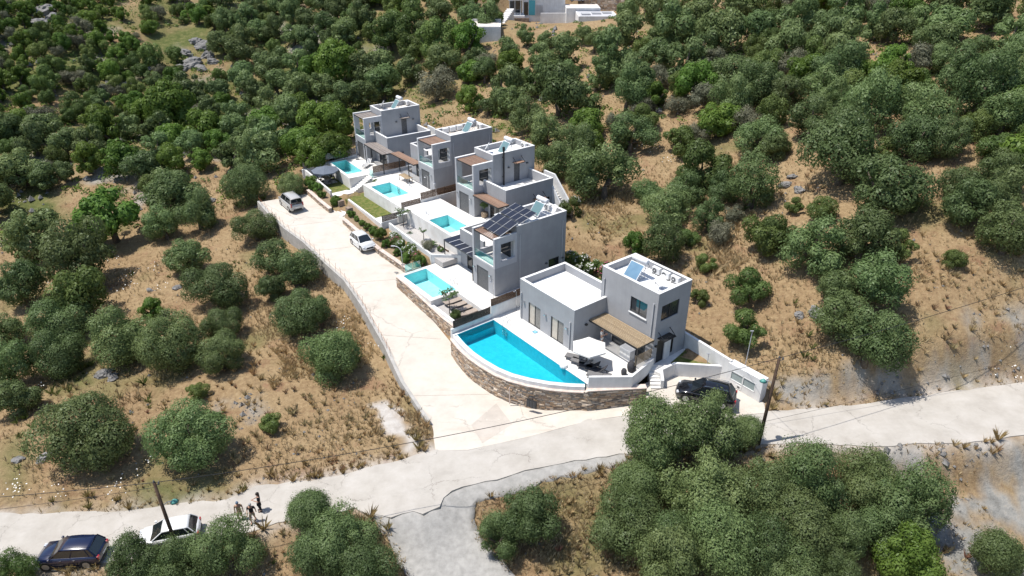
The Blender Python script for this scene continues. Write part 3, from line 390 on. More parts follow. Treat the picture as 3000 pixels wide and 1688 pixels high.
CONC = mat('retaining_concrete', (.36,.345,.32), (.47,.45,.42), rough=.9, scale=1.2, bump=.3, bscale=14)
STONEJ = mat('stone_joint', (.24,.205,.17), (.32,.28,.235), rough=.95, scale=6, bump=.4, bscale=30)
STONE = mat('schist_stone', (.20,.15,.115), (.36,.285,.22), rough=.85, scale=2.2, bump=.4, bscale=40, objrand=0)
STONEP = mat('pink_ledge_stone', (.55,.44,.38), (.68,.58,.51), rough=.85, scale=2.5, bump=.2, bscale=25)
GRAVEL = mat('grey_gravel', (.38,.36,.345), (.52,.50,.48), rough=.95, scale=14, bump=.8, bscale=28, detail=6)
LAWN = mat('lawn', (.085,.125,.03), (.20,.19,.07), rough=.95, scale=2.2, bump=.6, bscale=60, spec=.05)
SOIL = mat('planter_soil', (.24,.17,.11), (.34,.26,.17), rough=.95, scale=5, bump=.6, bscale=30, spec=.05)
FABG = mat('grey_fabric', (.16,.155,.155), (.20,.195,.195), rough=.9, scale=12, spec=.1)
FABD = mat('dark_fabric', (.045,.045,.05), (.065,.065,.07), rough=.85, scale=10, spec=.15)
FABT = mat('taupe_fabric', (.33,.27,.225), (.39,.33,.28), rough=.9, scale=12, spec=.1)
FABW = mat('cream_canvas', (.78,.76,.72), (.82,.80,.765), rough=.85, scale=6, spec=.1)
FABN = mat('navy_canvas', (.13,.15,.185), (.16,.18,.215), rough=.85, scale=6, spec=.1)
TILE_T = mat('turquoise_pool_tile', (.36,.80,.84), (.42,.86,.88), rough=.4, scale=3, spec=.4)
TILE_B = mat('blue_pool_tile', (.03,.49,.60), (.05,.57,.68), rough=.4, scale=3, spec=.4)
def water_mat(name, tint, lo):
    m = bpy.data.materials.new(name); m.use_nodes = True; n = m.node_tree.nodes; l = m.node_tree.links; n.remove(n['Principled BSDF'])
    tr = n.new('ShaderNodeBsdfTransparent'); tr.inputs[0].default_value = (*tint, 1)
    gl = n.new('ShaderNodeBsdfGlossy'); gl.inputs['Roughness'].default_value = .03
    fr = n.new('ShaderNodeFresnel'); fr.inputs[0].default_value = 1.33
    t = n.new('ShaderNodeTexNoise'); t.inputs['Scale'].default_value = 3.2; t.inputs['Detail'].default_value = 3
    g = n.new('ShaderNodeNewGeometry'); l.new(g.outputs['Position'], t.inputs['Vector'])
    b = n.new('ShaderNodeBump'); b.inputs['Strength'].default_value = .6; b.inputs['Distance'].default_value = .06
    l.new(t.outputs['Fac'], b.inputs['Height']); l.new(b.outputs['Normal'], gl.inputs['Normal']); l.new(b.outputs['Normal'], fr.inputs['Normal'])
    mx = n.new('ShaderNodeMixShader'); l.new(fr.outputs[0], mx.inputs[0]); l.new(tr.outputs[0], mx.inputs[1]); l.new(gl.outputs[0], mx.inputs[2])
    l.new(mx.outputs[0], n['Material Output'].inputs['Surface']); return m
WATER_T = water_mat('turquoise_water', (.88,.99,.99), .02); WATER_B = water_mat('blue_water', (.62,.93,.97), .02)
def glass_mat(name, tint, f=.12):
    m = bpy.data.materials.new(name); m.use_nodes = True; n = m.node_tree.nodes; l = m.node_tree.links; n.remove(n['Principled BSDF'])
    tr = n.new('ShaderNodeBsdfTransparent'); tr.inputs[0].default_value = (*tint, 1)
    gl = n.new('ShaderNodeBsdfGlossy'); gl.inputs['Roughness'].default_value = .02
    mx = n.new('ShaderNodeMixShader'); mx.inputs[0].default_value = f; l.new(tr.outputs[0], mx.inputs[1]); l.new(gl.outputs[0], mx.inputs[2])
    l.new(mx.outputs[0], n['Material Output'].inputs['Surface']); return m
GLASS = glass_mat('clear_railing_glass', (.72,.88,.87), .13)
# ---------------------------------------------------------------- terrain sheet (fan grid, dense near, reaching past the ridge)
RW = rbf_fit(CP[:, :2], CP[:, 2])
NA, NR = 600, 560
ang = np.linspace(R(-72), R(72), NA); rad = 10*np.exp(np.linspace(0, math.log(62), NR))
gr, ga = np.meshgrid(rad, ang, indexing='ij')
GX = np.stack([(gr*np.sin(ga)).ravel(), (gr*np.cos(ga)).ravel()-4], 1)
GZ = terrain(GX)
idx = np.arange(NA*NR).reshape(NR, NA)
quads = np.stack([idx[:-1,:-1], idx[:-1,1:], idx[1:,1:], idx[1:,:-1]], -1).reshape(-1, 4)
me = bpy.data.meshes.new('ground')
me.vertices.add(len(GX)); me.vertices.foreach_set('co', np.c_[GX, GZ].ravel())
me.loops.add(quads.size); me.loops.foreach_set('vertex_index', quads[:, ::-1].ravel())
me.polygons.add(len(quads)); me.polygons.foreach_set('loop_start', np.arange(0, quads.size, 4)); me.polygons.foreach_set('loop_total', np.full(len(quads), 4))
me.polygons.foreach_set('use_smooth', np.ones(len(quads), bool))
me.update(calc_edges=True)
warp = np.c_[fbm(GX, 2.5, 21), fbm(GX, 2.5, 33)]*2.2
def zone(polys, soft=.8):
    out = np.zeros(len(GX))
    for p in polys: out = np.maximum(out, np.clip(.5-poly_sd(p, GX+warp)/soft, 0, 1))
    return out
slope_rock = np.clip((fbm(GX, 9, 50)-.12)*6, 0, 1)*np.clip((np.hypot(GX[:,0]+75, GX[:,1]-140) < 60)*1.0, 0, 1)
brk_ = np.clip(.45+fbm(GX, 2.2, 71)*4.5, 0, 1)
zr = np.maximum(zone(ZGREY, 1.5)*brk_, slope_rock*.9); zg = zone(ZGREEN, 3.0)
hillg = np.clip((np.hypot(GX[:,0], GX[:,1])-105)/30, 0, 1)*np.clip((-GX[:,0]+5)/40, 0, 1)*np.clip(.5+fbm(GX, 12, 81)*3, 0, 1); zg = np.maximum(zg, hillg*.95)
zg = np.maximum(zg, np.clip((fbm(GX, 6, 101)-.13)*6, 0, 1)*.55)
rdist = poly_sd(ROAD, GX+warp*.5); zw = np.maximum(zone(ZPALE, .5), np.exp(-(np.maximum(rdist, 0)/.9)**2)*.75*np.clip(.6+fbm(GX, 2.0, 91)*2.5, 0, 1))
far = np.clip((np.hypot(GX[:,0], GX[:,1])-95)/50, 0, 1)
ca = me.color_attributes.new('zone', 'FLOAT_COLOR', 'POINT')
ca.data.foreach_set('color', np.c_[zr, zg, zw, far].ravel())
def ground_mat():
    m = bpy.data.materials.new('dry_hillside'); m.use_nodes = True; n = m.node_tree.nodes; l = m.node_tree.links; p = n['Principled BSDF']
    p.inputs['Roughness'].default_value = .95; p.inputs['Specular IOR Level'].default_value = .08
    geo = n.new('ShaderNodeNewGeometry')
    def noise(s, d=5, r=.6):
        t = n.new('ShaderNodeTexNoise'); t.inputs['Scale'].default_value = s; t.inputs['Detail'].default_value = d; t.inputs['Roughness'].default_value = r
        l.new(geo.outputs['Position'], t.inputs['Vector']); return t.outputs['Fac']
    def ramp(f, *st):
        r = n.new('ShaderNodeValToRGB'); e = r.color_ramp.elements
        while len(e) < len(st): e.new(.5)
        for q, (pos, c) in zip(e, st): q.position = pos; q.color = (*c, 1)
        l.new(f, r.inputs['Fac']); return r.outputs['Color']
    def mix(f, a, b):
        x = n.new('ShaderNodeMix'); x.data_type = 'RGBA'; l.new(f, x.inputs[0]); l.new(a, x.inputs[6]); l.new(b, x.inputs[7]); return x.outputs[2]
    base = ramp(noise(.16, 8, .65), (.30,(.25,.16,.09)), (.47,(.315,.218,.122)), (.58,(.375,.275,.158)), (.72,(.285,.21,.112)))
    fine = ramp(noise(2.6, 8, .75), (.35,(.125,.08,.047)), (.52,(.305,.215,.118)), (.68,(.44,.335,.20)))
    f5 = n.new('ShaderNodeValue'); f5.outputs[0].default_value = .55
    c = mix(f5.outputs[0], base, fine)
    red = ramp(noise(.33, 6, .7), (.56,(0,0,0)), (.66,(1,1,1)))
    rc = n.new('ShaderNodeRGB'); rc.outputs[0].default_value = (.24,.125,.08,1)
    sm = n.new('ShaderNodeMath'); sm.operation = 'MULTIPLY'; sm.inputs[1].default_value = .5; l.new(red, sm.inputs[0]); c = mix(sm.outputs[0], c, rc.outputs[0])
    at_ = n.new('ShaderNodeVertexColor'); at_.layer_name = 'zone'; sp = n.new('ShaderNodeSeparateColor'); l.new(at_.outputs['Color'], sp.inputs[0])
    green = ramp(noise(.9, 6, .7), (.35,(.075,.095,.03)), (.55,(.13,.14,.05)), (.7,(.22,.19,.09)))
    rock = ramp(noise(1.1, 9, .75), (.30,(.16,.155,.14)), (.46,(.27,.265,.245)), (.58,(.34,.325,.295)), (.70,(.36,.29,.21)))
    pale = ramp(noise(1.5, 6, .6), (.3,(.44,.40,.36)), (.65,(.56,.53,.49)))
    c = mix(sp.outputs[1], c, green); c = mix(sp.outputs[0], c, rock); c = mix(sp.outputs[2], c, pale)
    l.new(c, p.inputs['Base Color'])
    b = n.new('ShaderNodeBump'); b.inputs['Strength'].default_value = .9; b.inputs['Distance'].default_value = .18; l.new(noise(3.5, 10, .75), b.inputs['Height']); l.new(b.outputs['Normal'], p.inputs['Normal'])
    return m
me.materials.append(ground_mat())
ground = bpy.data.objects.new('ground', me); col.objects.link(ground); tag(ground, kind='structure')
def tz(x, y): return float(terrain(np.array([[x, y]]))[0])
# ---------------------------------------------------------------- road and driveway sheets
def sheet(name, poly, zf, m, step=.5, kind='structure', thick=.25):
    p = np.array(poly, float); bm = bmesh.new()
    vs = [bm.verts.new((x, y, 0)) for x, y in poly]; f = bm.faces.new(vs)
    if f.normal.z < 0: f.normal_flip()
    bm.normal_update()
    if f.normal.z < 0: f.normal_flip()
    for ax in (0, 1):
        lo, hi = p[:, ax].min(), p[:, ax].max(); k = lo+step
        while k < hi:
            no = (1,0,0) if ax == 0 else (0,1,0); co = (k,0,0) if ax == 0 else (0,k,0)
            bmesh.ops.bisect_plane(bm, geom=bm.verts[:]+bm.edges[:]+bm.faces[:], plane_co=co, plane_no=no, dist=1e-5); k += step
    edge = [e for e in bm.edges if e.is_boundary]
    for v in bm.verts: v.co.z = zf(v.co.x, v.co.y)
    ex = bmesh.ops.extrude_edge_only(bm, edges=edge)
    for v in [g for g in ex['geom'] if isinstance(g, bmesh.types.BMVert)]: v.co.z -= thick
    me = bpy.data.meshes.new(name); bm.to_mesh(me); bm.free(); me.materials.append(m)
    o = bpy.data.objects.new(name, me); col.objects.link(o); tag(o, kind=kind); return o
def concrete_mat(name, c1, c2, c3, crack=.5, cscale=.35, stain=(.4,.33,.26), dark=.35):
    m = bpy.data.materials.new(name); m.use_nodes = True; n = m.node_tree.nodes; l = m.node_tree.links; p = n['Principled BSDF']
    p.inputs['Roughness'].default_value = .9; p.inputs['Specular IOR Level'].default_value = .12
    geo = n.new('ShaderNodeNewGeometry')
    def noise(s, d=6, r=.65, st=None):
        t = n.new('ShaderNodeTexNoise'); t.inputs['Scale'].default_value = s; t.inputs['Detail'].default_value = d; t.inputs['Roughness'].default_value = r
        if st:
            mp = n.new('ShaderNodeMapping'); mp.inputs['Scale'].default_value = st; mp.inputs['Rotation'].default_value = (0,0,R(-8)); l.new(geo.outputs['Position'], mp.inputs['Vector']); l.new(mp.outputs[0], t.inputs['Vector'])
        else: l.new(geo.outputs['Position'], t.inputs['Vector'])
        return t
    rp = n.new('ShaderNodeValToRGB'); e = rp.color_ramp.elements; e.new(.5)
    for q, (ps, c) in zip(e, ((.3, c1), (.5, c2), (.7, c3))): q.position = ps; q.color = (*c, 1)
    l.new(noise(.55, 8, .7).outputs['Fac'], rp.inputs['Fac'])
    x = n.new('ShaderNodeMix'); x.data_type = 'RGBA'; x.inputs[7].default_value = (*stain, 1); l.new(rp.outputs[0], x.inputs[6])
    r2 = n.new('ShaderNodeValToRGB'); r2.color_ramp.elements[0].position = .56; r2.color_ramp.elements[1].position = .75
    r2.color_ramp.elements[1].color = (dark, dark, dark, 1); l.new(noise(.4, 7, .7, (.35, 1.3, 1)).outputs['Fac'], r2.inputs['Fac']); l.new(r2.outputs[0], x.inputs[0])
    vo = n.new('ShaderNodeTexVoronoi'); vo.feature = 'DISTANCE_TO_EDGE'; vo.inputs['Scale'].default_value = cscale
    wp = n.new('ShaderNodeMix'); wp.data_type = 'VECTOR'; wp.inputs[0].default_value = .28
    l.new(geo.outputs['Position'], wp.inputs[4]); l.new(noise(1.1, 6, .8).outputs['Color'], wp.inputs[5])
    sc = n.new('ShaderNodeVectorMath'); sc.operation = 'MULTIPLY_ADD'; sc.inputs[1].default_value = (1.6,1.6,1.6); l.new(noise(.8, 7, .75).outputs['Color'], sc.inputs[0]); l.new(geo.outputs['Position'], sc.inputs[2])
    l.new(sc.outputs[0], vo.inputs['Vector'])
    r3 = n.new('ShaderNodeValToRGB'); r3.color_ramp.elements[0].position = .0; r3.color_ramp.elements[1].position = .010
    r3.color_ramp.elements[0].color = (crack,)*3+(1,); r3.color_ramp.elements[1].color = (0,0,0,1); l.new(vo.outputs['Distance'], r3.inputs['Fac'])
    brk = n.new('ShaderNodeMath'); brk.operation = 'MULTIPLY'; l.new(r3.outputs[0], brk.inputs[0])
    r4 = n.new('ShaderNodeValToRGB'); r4.color_ramp.elements[0].position = .45; r4.color_ramp.elements[1].position = .55; l.new(noise(.3, 2).outputs['Fac'], r4.inputs['Fac']); l.new(r4.outputs[0], brk.inputs[1])
    y = n.new('ShaderNodeMix'); y.data_type = 'RGBA'; y.inputs[7].default_value = (.12,.105,.09,1); l.new(x.outputs[2], y.inputs[6]); l.new(brk.outputs[0], y.inputs[0])
    l.new(y.outputs[2], p.inputs['Base Color'])
    b = n.new('ShaderNodeBump'); b.inputs['Strength'].default_value = .35; b.inputs['Distance'].default_value = .05; l.new(noise(9, 8, .7).outputs['Fac'], b.inputs['Height']); l.new(b.outputs['Normal'], p.inputs['Normal'])
    return m
ROADM = concrete_mat('old_concrete_road', (.38,.35,.31), (.44,.41,.368), (.49,.46,.42), crack=.6, cscale=.26, stain=(.30,.28,.25), dark=.55)
DRVM = concrete_mat('pale_concrete_drive', (.51,.46,.40), (.57,.52,.455), (.61,.565,.50), crack=.4, cscale=.12, stain=(.42,.355,.285), dark=.75)
# ragged edges for the old road
def ragged(poly, amp, seed, step=.6):
    out = []; rr = random.Random(seed)
    for i in range(len(poly)):
        a = Vector(poly[i]); b = Vector(poly[(i+1)%len(poly)]); L = (b-a).length; k = max(1, int(L/step))
        for j in range(k):
            q = a.lerp(b, j/k); out.append((q.x+rr.uniform(-amp, amp), q.y+rr.uniform(-amp, amp)))
    return out
sheet('road', ragged(ROAD, .11, 3, .8), lambda x, y: float(road_z(x))+.02*math.sin(x*1.3)*math.cos(y), ROADM, 1.0)
def drive_top(x, y):
    f = min(max((46.6-y)/3.2, 0), 1) if x > -7 else 0
    f = max(f, min(max((x-1)/3, 0), 1)); return float(drv_z(y))*(1-f)+float(road_z(x))*f+.014
sheet('driveway', DRIVE, drive_top, DRVM, 1.0)
sheet('parking', PARK, lambda x, y: float(park_z(x, y))+.02, DRVM, .6)
TRACKM = mat('pale_gravel_track', (.30,.29,.27), (.40,.385,.36), rough=.95, scale=2.2, bump=.7, bscale=22, detail=8)
o = sheet('gravel_track', ragged(TRACK, .15, 9), lambda x, y: float(track_z([[x, y]])[0]), TRACKM, .8, thick=.5); o.data.polygons.foreach_set('use_smooth', [True]*len(o.data.polygons))
PATCHM = concrete_mat('stained_concrete_patch', (.43,.385,.335), (.49,.44,.385), (.55,.50,.44), crack=.2, cscale=.3, stain=(.42,.30,.20), dark=.6)
sheet('repair_patch', PATCH, lambda x, y: drive_top(x, y)+.008, PATCHM, .5, thick=.02)
JOINTM = mat('joint_filler', (.30,.26,.22), (.38,.34,.29), rough=.9, scale=4)
for a, b in (((-17.4, 65.2), (-11.4, 66.0)), ((-12.6, 56.3), (-6.8, 55.7)), ((-22.6, 71.7), (-16.9, 72.9)), ((-8.6, 47.8), (-2.0, 48.0)), ((-27.6, 77.3), (-21.6, 78.9))):
    d = (Vector(b)-Vector(a)).normalized(); nn = Vector((-d.y, d.x))*.022
    sheet('pour_joint', [tuple(Vector(a)+nn), tuple(Vector(a)-nn), tuple(Vector(b)-nn), tuple(Vector(b)+nn)], lambda x, y: drive_top(x, y)+.005, JOINTM, .8, thick=.01)
# ---------------------------------------------------------------- villas
WB, DB, HB, HT, WL, LV, HL, T = 3.72, 2.73, 6.15, 6.82, 4.26, 1.34, 4.2, .25
def coping_ring(m, u0, u1, v0, v1, z, t, sides='fblr', h=.03):
    e = .012
    if 'f' in sides: m.box(u0-e, u1+e, v0-e, v0+t+e, z, z+h)
    if 'b' in sides: m.box(u0-e, u1+e, v1-t-e, v1+e, z, z+h)
    a = v0+t+e if 'f' in sides else v0-e; b = v1-t-e if 'b' in sides else v1+e
    if 'l' in sides: m.box(u0-e, u0+t+e, a, b, z, z+h)
    if 'r' in sides: m.box(u1-t-e, u1+e, a, b, z, z+h)
def opening(parent, axis, c, s, a0, a1, z0, z1, name='window', leaves=2, fm=None, gm=None, shutter=False, depth=.1, fw=.07, gms=None):
    """window or door set in a real opening: c = outer wall plane, s = outward sign; frame, then one pane or shutter slat set per leaf"""
    fm = fm or BLACK; gm = gm or GLASSD
    q0, q1 = sorted((c-s*depth, c-s*(depth-.07))); m = MB()
    def bx(mm, x0, x1, y0, y1, za, zb): (mm.box(x0, x1, y0, y1, za, zb) if axis == 'u' else mm.box(y0, y1, x0, x1, za, zb))
    bx(m, a0, a0+fw, q0, q1, z0, z1); bx(m, a1-fw, a1, q0, q1, z0, z1)
    bx(m, a0+fw, a1-fw, q0, q1, z1-fw, z1); bx(m, a0+fw, a1-fw, q0, q1, z0, z0+fw*.7)
    w = (a1-a0-2*fw)/leaves
    for i in range(1, leaves): bx(m, a0+fw+i*w-fw/2, a0+fw+i*w+fw/2, q0, q1, z0+fw*.7, z1-fw)
    o = m.build(name, fm, parent)
    p0, p1 = sorted((c-s*(depth-.02), c-s*(depth-.035)))
    for i in range(leaves):
        b0 = a0+fw+i*w+(fw/2 if i else 0); b1 = a0+fw+(i+1)*w-(fw/2 if i < leaves-1 else 0)
        if shutter:
            k = MB(); h = z0+fw*.7
            while h < z1-fw-.01:
                bx(k, b0, b1, p0, p1, h, min(h+.105, z1-fw)); h += .12
            bk = MB(); d0, d1 = sorted((c-s*(depth-.012), c-s*(depth-.005))); bx(bk, b0, b1, d0-.01*s*0, d1, z0+fw*.7, z1-fw)
            k.build('shutter', SHUT, o)
        else:
            k = MB(); bx(k, b0, b1, p0, p1, z0+fw*.7, z1-fw); k.build('pane', gms[i] if gms else gm, o)
    return o
def canopy(parent, axis, c, s, a0, a1, z, out=.75, m=None):
    k = MB()
    P = (lambda a, d, zz: (a, c+s*d, zz)) if axis == 'u' else (lambda a, d, zz: (c+s*d, a, zz))
    n = 6
    for i in range(n):
        d = .06+(out-.06)*i/n; k.beam(P(a0, d+.05, z), P(a1, d+.05, z), .085, .03)
    o = k.build('canopy', m or WOODR, parent)
    b = MB(); b.beam(P(a0, out, z-.03), P(a1, out, z-.03), .05, .06); b.beam(P(a0, .02, z-.03), P(a1, .02, z-.03), .05, .06); b.build('canopy_frame', BLACK, o)
    for a in (a0+.05, a1-.05):
        b = MB(); b.beam(P(a, .02, z+.55), P(a, out-.03, z+.02), .045, .045); b.beam(P(a, .02, z-.03), P(a, out, z-.03), .05, .06); b.build('bracket', BLACK, o)
    return o
def wall_lamp(parent, axis, c, s, a, z, m=None):
    k = MB(); q0, q1 = sorted((c+s*.003, c+s*.2)); 
    (k.box(a-.11, a+.11, q0, q1, z-.07, z+.05) if axis == 'u' else k.box(q0, q1, a-.11, a+.11, z-.07, z+.05))
    return k.build('wall_lamp', m or DGREY, parent)
def downpipe(parent, u, v, z0, z1, r=.05):
    k = MB(); k.tube([(u, v, z0), (u, v, z1)], r, 8); k.build('downpipe', GREY2, parent)
def slat_mesh(L, w, h, m): k = MB(); k.box(0, L, -w/2, w/2, -h/2, h/2); return k.mesh('slat', m)
def villa_small(V, label, dt, mirror, roofm, slatm, side_door=True, flue=False, rear_windows=False):
    t = thing('villa', label, 'villa', (V[0], V[1], V[2]), R(V[3]), 'grey two storey villas in a row')
    ve = DB+dt
    W = MB()
    W.wall('u', 0, T, 0, WB, -.25, 3.0, [(.65, 2.62, 0, 2.35)])
    W.wall('u', ve-T, ve, 0, WB, -.25, HT)
    rh = [(5.72, 6.56, 3.05, 5.25)] if (side_door and not mirror) else []
    if rear_windows: rh += [(DB+4.2, DB+5.6, .55, 1.95), (DB+2.35, DB+2.85, .45, 1.1)]
    W.wall('v', WB-T, WB, T, DB, -.25, 3.0); W.wall('v', 0, T, T, DB, -.25, 3.0)
    W.wall('v', WB-T, WB, DB, ve-T, -.25, HT, rh); W.wall('v', 0, T, DB, ve-T, -.25, HT)
    W.wall('u', DB, DB+T, T, WB-T, 3.0, HT, [(.9, 2.75, 3.05, 5.3)])
    W.build('wall', GREY, t)
    B = MB()
    for c in (0, WB-T): B.wall('v', c, c+T, 0, DB-.002, 3.0, HB, [(.78, 2.5, 3.62, 5.45)])
    B.box(T, WB-T, 0, T, 3.0, 3.16); B.build('balcony_frame', GREY2, t)
    F = MB(); F.box(T, WB-T, T, DB, 2.85, 3.04); F.build('balcony_floor', DECK, t)
    Rf = MB(); Rf.box(T, WB-T, DB+T, ve-T, HT-.72, HT-.6); Rf.build('roof', roofm, t)
    C = MB(); coping_ring(C, 0, WB, DB, ve, HT, T)
    C.build('coping', WHITE, t)
    for c in (0, WB-T): C = MB(); C.box(c-.012, c+T+.012, -.012, DB-.016, HB, HB+.03); C.build('coping', WHITE, t)
    C = MB(); C.box(T, WB-T, -.012, T, 3.16, 3.185); C.build('coping', WHITE, t)
    # balcony glass rail and slatted cover
    g = MB(); g.box(T+.02, WB-T-.02, .1, .115, 3.2, 4.02); gr = g.build('glass_railing', GLASS, t)
    k = MB(); k.box(T, WB-T, .085, .13, 4.02, 4.06); k.build('handrail', CHROME, gr)
    pe = MB(); pe.beam((T, .12, HB-.22), (WB-T, .12, HB-.22), .05, .1); pe.beam((T, DB-.06, HB-.22), (WB-T, DB-.06, HB-.22), .05, .1)
    for u in (T+.03, WB-T-.03): pe.beam((u, .15, HB-.22), (u, DB-.1, HB-.22), .04, .1)
    pg = pe.build('balcony_pergola', BLACK, t)
    sm = slat_mesh(WB-2*T-.02, .105, .045, slatm)
    for i in range(12): piece('slat', sm, pg, (T+.01, .2+i*(DB-.45)/11, HB-.14))
    # openings
    opening(t, 'u', 0, -1, .65, 2.62, 0, 2.35, 'terrace_door', 1, DGREY, shutter=True)
    opening(t, 'u', DB, -1, .9, 2.75, 3.05, 5.3, 'balcony_door', 1, BLACK, shutter=False)
    if side_door and not mirror:
        opening(t, 'v', WB, 1, 5.72, 6.56, 3.05, 5.25, 'upper_door', 1, DGREY, shutter=True)
        canopy(t, 'v', WB, 1, 5.5, 6.8, 5.48, m=slatm)
        wall_lamp(t, 'v', WB, 1, 4.9, 5.0); wall_lamp(t, 'v', WB, 1, 7.6, 5.0)
    if rear_windows:
        opening(t, 'v', WB, 1, DB+4.2, DB+5.6, .55, 1.95, 'window', 1, BLACK)
        opening(t, 'v', WB, 1, DB+2.35, DB+2.85, .45, 1.1, 'window', 1, BLACK)
        for a in (DB+3.8, DB+6.0): wall_lamp(t, 'v', WB, 1, a, 1.7)
    if mirror:
        downpipe(t, WB+.06, DB+.35, 0, 5.9); downpipe(t, WB+.06, ve-.5, 0, 5.9)
    wall_lamp(t, 'u', 0, -1, .35, 2.05, CHROME); wall_lamp(t, 'u', 0, -1, 3.05, 2.05, CHROME)
    # low wing with a roof terrace
    a, b = (-WL, 0) if mirror else (WB, WB+WL); le = min(ve, LV+6.78)
    L = MB(); hs = [(a+1.2, b-.6, 0, 2.3)]
    L.wall('u', LV, LV+T, a, b, -.25, HL, hs); L.wall('u', le-T, le, a, b, -.25, HL, [])
    out = b if not mirror else a; i0, i1 = (b-T, b) if not mirror else (a, a+T)
    sh = [(LV+4.1, LV+5.0, 0, 2.15), (LV+5.5, LV+6.3, 1.0, 2.1)] if not mirror else []
    L.wall('v', i0, i1, LV+T, le-T, -.25, HL, sh); L.build('wing_wall', GREY, t)
    fl = MB(); fl.box(a+(T if mirror else 0), b-(0 if mirror else T), LV+T, le-T, 2.9, 3.06); fl.build('wing_terrace', DECK, t)
    c2 = MB(); coping_ring(c2, a, b, LV, le, HL, T, 'fb'+('l' if mirror else 'r')); c2.build('wing_coping', WHITE, t)
    opening(t, 'u', LV, -1, a+1.2, b-.6, 0, 2.3, 'sliding_door', 2, BLACK, GLASSD)
    if not mirror:
        opening(t, 'v', out, 1, LV+4.1, LV+5.0, 0, 2.15, 'side_door', 1, DGREY, shutter=True)
        opening(t, 'v', out, 1, LV+5.5, LV+6.3, 1.0, 2.1, 'window', 1, BLACK)
        canopy(t, 'v', out, 1, LV+3.8, LV+5.3, 2.4, m=slatm)
        wall_lamp(t, 'v', out, 1, LV+2.2, 1.9)
        # outside stair from the roof terrace down to the back garden
        n = 11; s0 = b-2.0
        for i in range(n):
            k = MB(); k.box(s0+i*.29, s0+(i+1)*.29, le+.02, le+1.05, -.1, 3.06-i*.2); k.build('step', DECK, t)
        pw = MB(); x1 = s0+n*.29
        for v0 in (le+1.07,):
            pw._add([(s0-1, v0, -.1), (x1+.3, v0, -.1), (x1+.3, v0, 1.75), (s0+.9, v0, 4.1), (s0-1, v0, 4.1),
                     (s0-1, v0+.2, -.1), (x1+.3, v0+.2, -.1), (x1+.3, v0+.2, 1.75), (s0+.9, v0+.2, 4.1), (s0-1, v0+.2, 4.1)],
                    [(0,1,2,3,4), (9,8,7,6,5), (1,6,7,2), (2,7,8,3), (3,8,9,4), (4,9,5,0), (0,5,6,1)])
        pw.build('stair_parapet', WHITE, t)
        p2 = MB(); p2._add([(b+.01, le, -.1), (x1+.3, le, -.1), (x1+.3, le, 1.6), (b+.01, le, 3.3), (b+.01, le-.18, -.1), (x1+.3, le-.18, -.1), (x1+.3, le-.18, 1.6), (b+.01, le-.18, 3.3)],
                    [(3,2,1,0), (4,5,6,7), (1,2,6,5), (2,3,7,6), (3,0,4,7), (0,1,5,4)]); p2.build('stair_parapet', WHITE, t)
    if flue:
        k = MB(); k.tube([(WB+.22, DB+1.35, 3.06), (WB+.22, DB+1.35, 7.3)], .1, 10); k.tube([(WB+.22, DB+1.35, 7.15), (WB+.22, DB+1.35, 7.6)], .15, 10)
        k.box(WB, WB+.2, DB+1.3, DB+1.4, 4.0, 4.06); k.box(WB, WB+.2, DB+1.3, DB+1.4, 6.3, 6.36); k.build('chimney_flue', BLACK, t)
    return t
vA = villa_small(VA, 'grey villa farthest back, at the left end of the row', 6.05, False, ROOFT, WOODG)
vB = villa_small(VB, 'grey villa with air conditioners along its roof, second from the back', 6.43, True, ROOFT, WOODR)
vC = villa_small(VC, 'grey villa with a tall black chimney flue, middle of the row', 6.05, False, ROOFW, WOODR, flue=True)
vD = villa_small(VD, 'grey villa with tilted solar panels over its balcony and roof', 6.43, True, ROOFW, WOODR, rear_windows=True)
# ---- nearest villa
CURT = mat('glass_with_cream_curtain', (.42,.38,.32), (.50,.46,.39), rough=.12, scale=3, spec=.6); GLASSG = mat('glass_with_grey_screen', (.15,.145,.135), (.20,.195,.18), rough=.12, scale=6, spec=.6)
LA, LB, LH = 7.36, 5.52, 4.15; TU0, TU1, TV0, TV1, TH = 6.62, 13.03, 3.83, 7.92, 6.91
t = thing('villa', 'grey cube villa nearest the camera beside the curved blue pool', 'villa', VE[:3], R(VE[3]))
W = MB(); d1, d2 = (1.25, 2.95, 0, 2.25), (4.4, 6.1, 0, 2.25)
W.wall('u', 0, T, 0, LA, -.3, LH, [d1, d2]); W.wall('u', LB-T, LB, 0, TU0, -.3, LH)
W.wall('v', 0, T, T, LB-T, -.3, LH); W.wall('v', LA-T, LA, T, TV0, -.3, LH)
win1, gd = (10.1, 11.95, 4.05, 5.5), (8.3, 12.2, 0, 2.25)
W.wall('u', TV0, TV0+T, TU0, TU1, -.3, TH, [win1, gd]); W.wall('u', TV1-T, TV1, TU0, TU1, -.3, TH)
win2, ed, sw = (TV0+.55, TV0+2.75, 4.15, 5.6), (TV0+.5, TV0+1.4, 0, 2.25), (TV0+2.3, TV0+2.6, .35, 2.0)
W.wall('v', TU1-T, TU1, TV0+T, TV1-T, -.3, TH, [win2, ed, sw]); W.wall('v', TU0, TU0+T, TV0+T, TV1-T, -.3, TH)
W.build('wall', GREY, t)
k = MB(); k.box(T, LA-T, T, TV0-.004, 3.25, 3.4); k.box(T, TU0-.004, TV0-.004, LB-T, 3.25, 3.4); k.build('low_roof', ROOFW, t)
k = MB(); k.box(TU0+T, TU1-T, TV0+T, TV1-T, 6.1, 6.25); k.build('roof', ROOFW, t)
k = MB(); coping_ring(k, TU0, TU1, TV0, TV1, TH, T); k.build('coping', WHITE, t); k = MB()
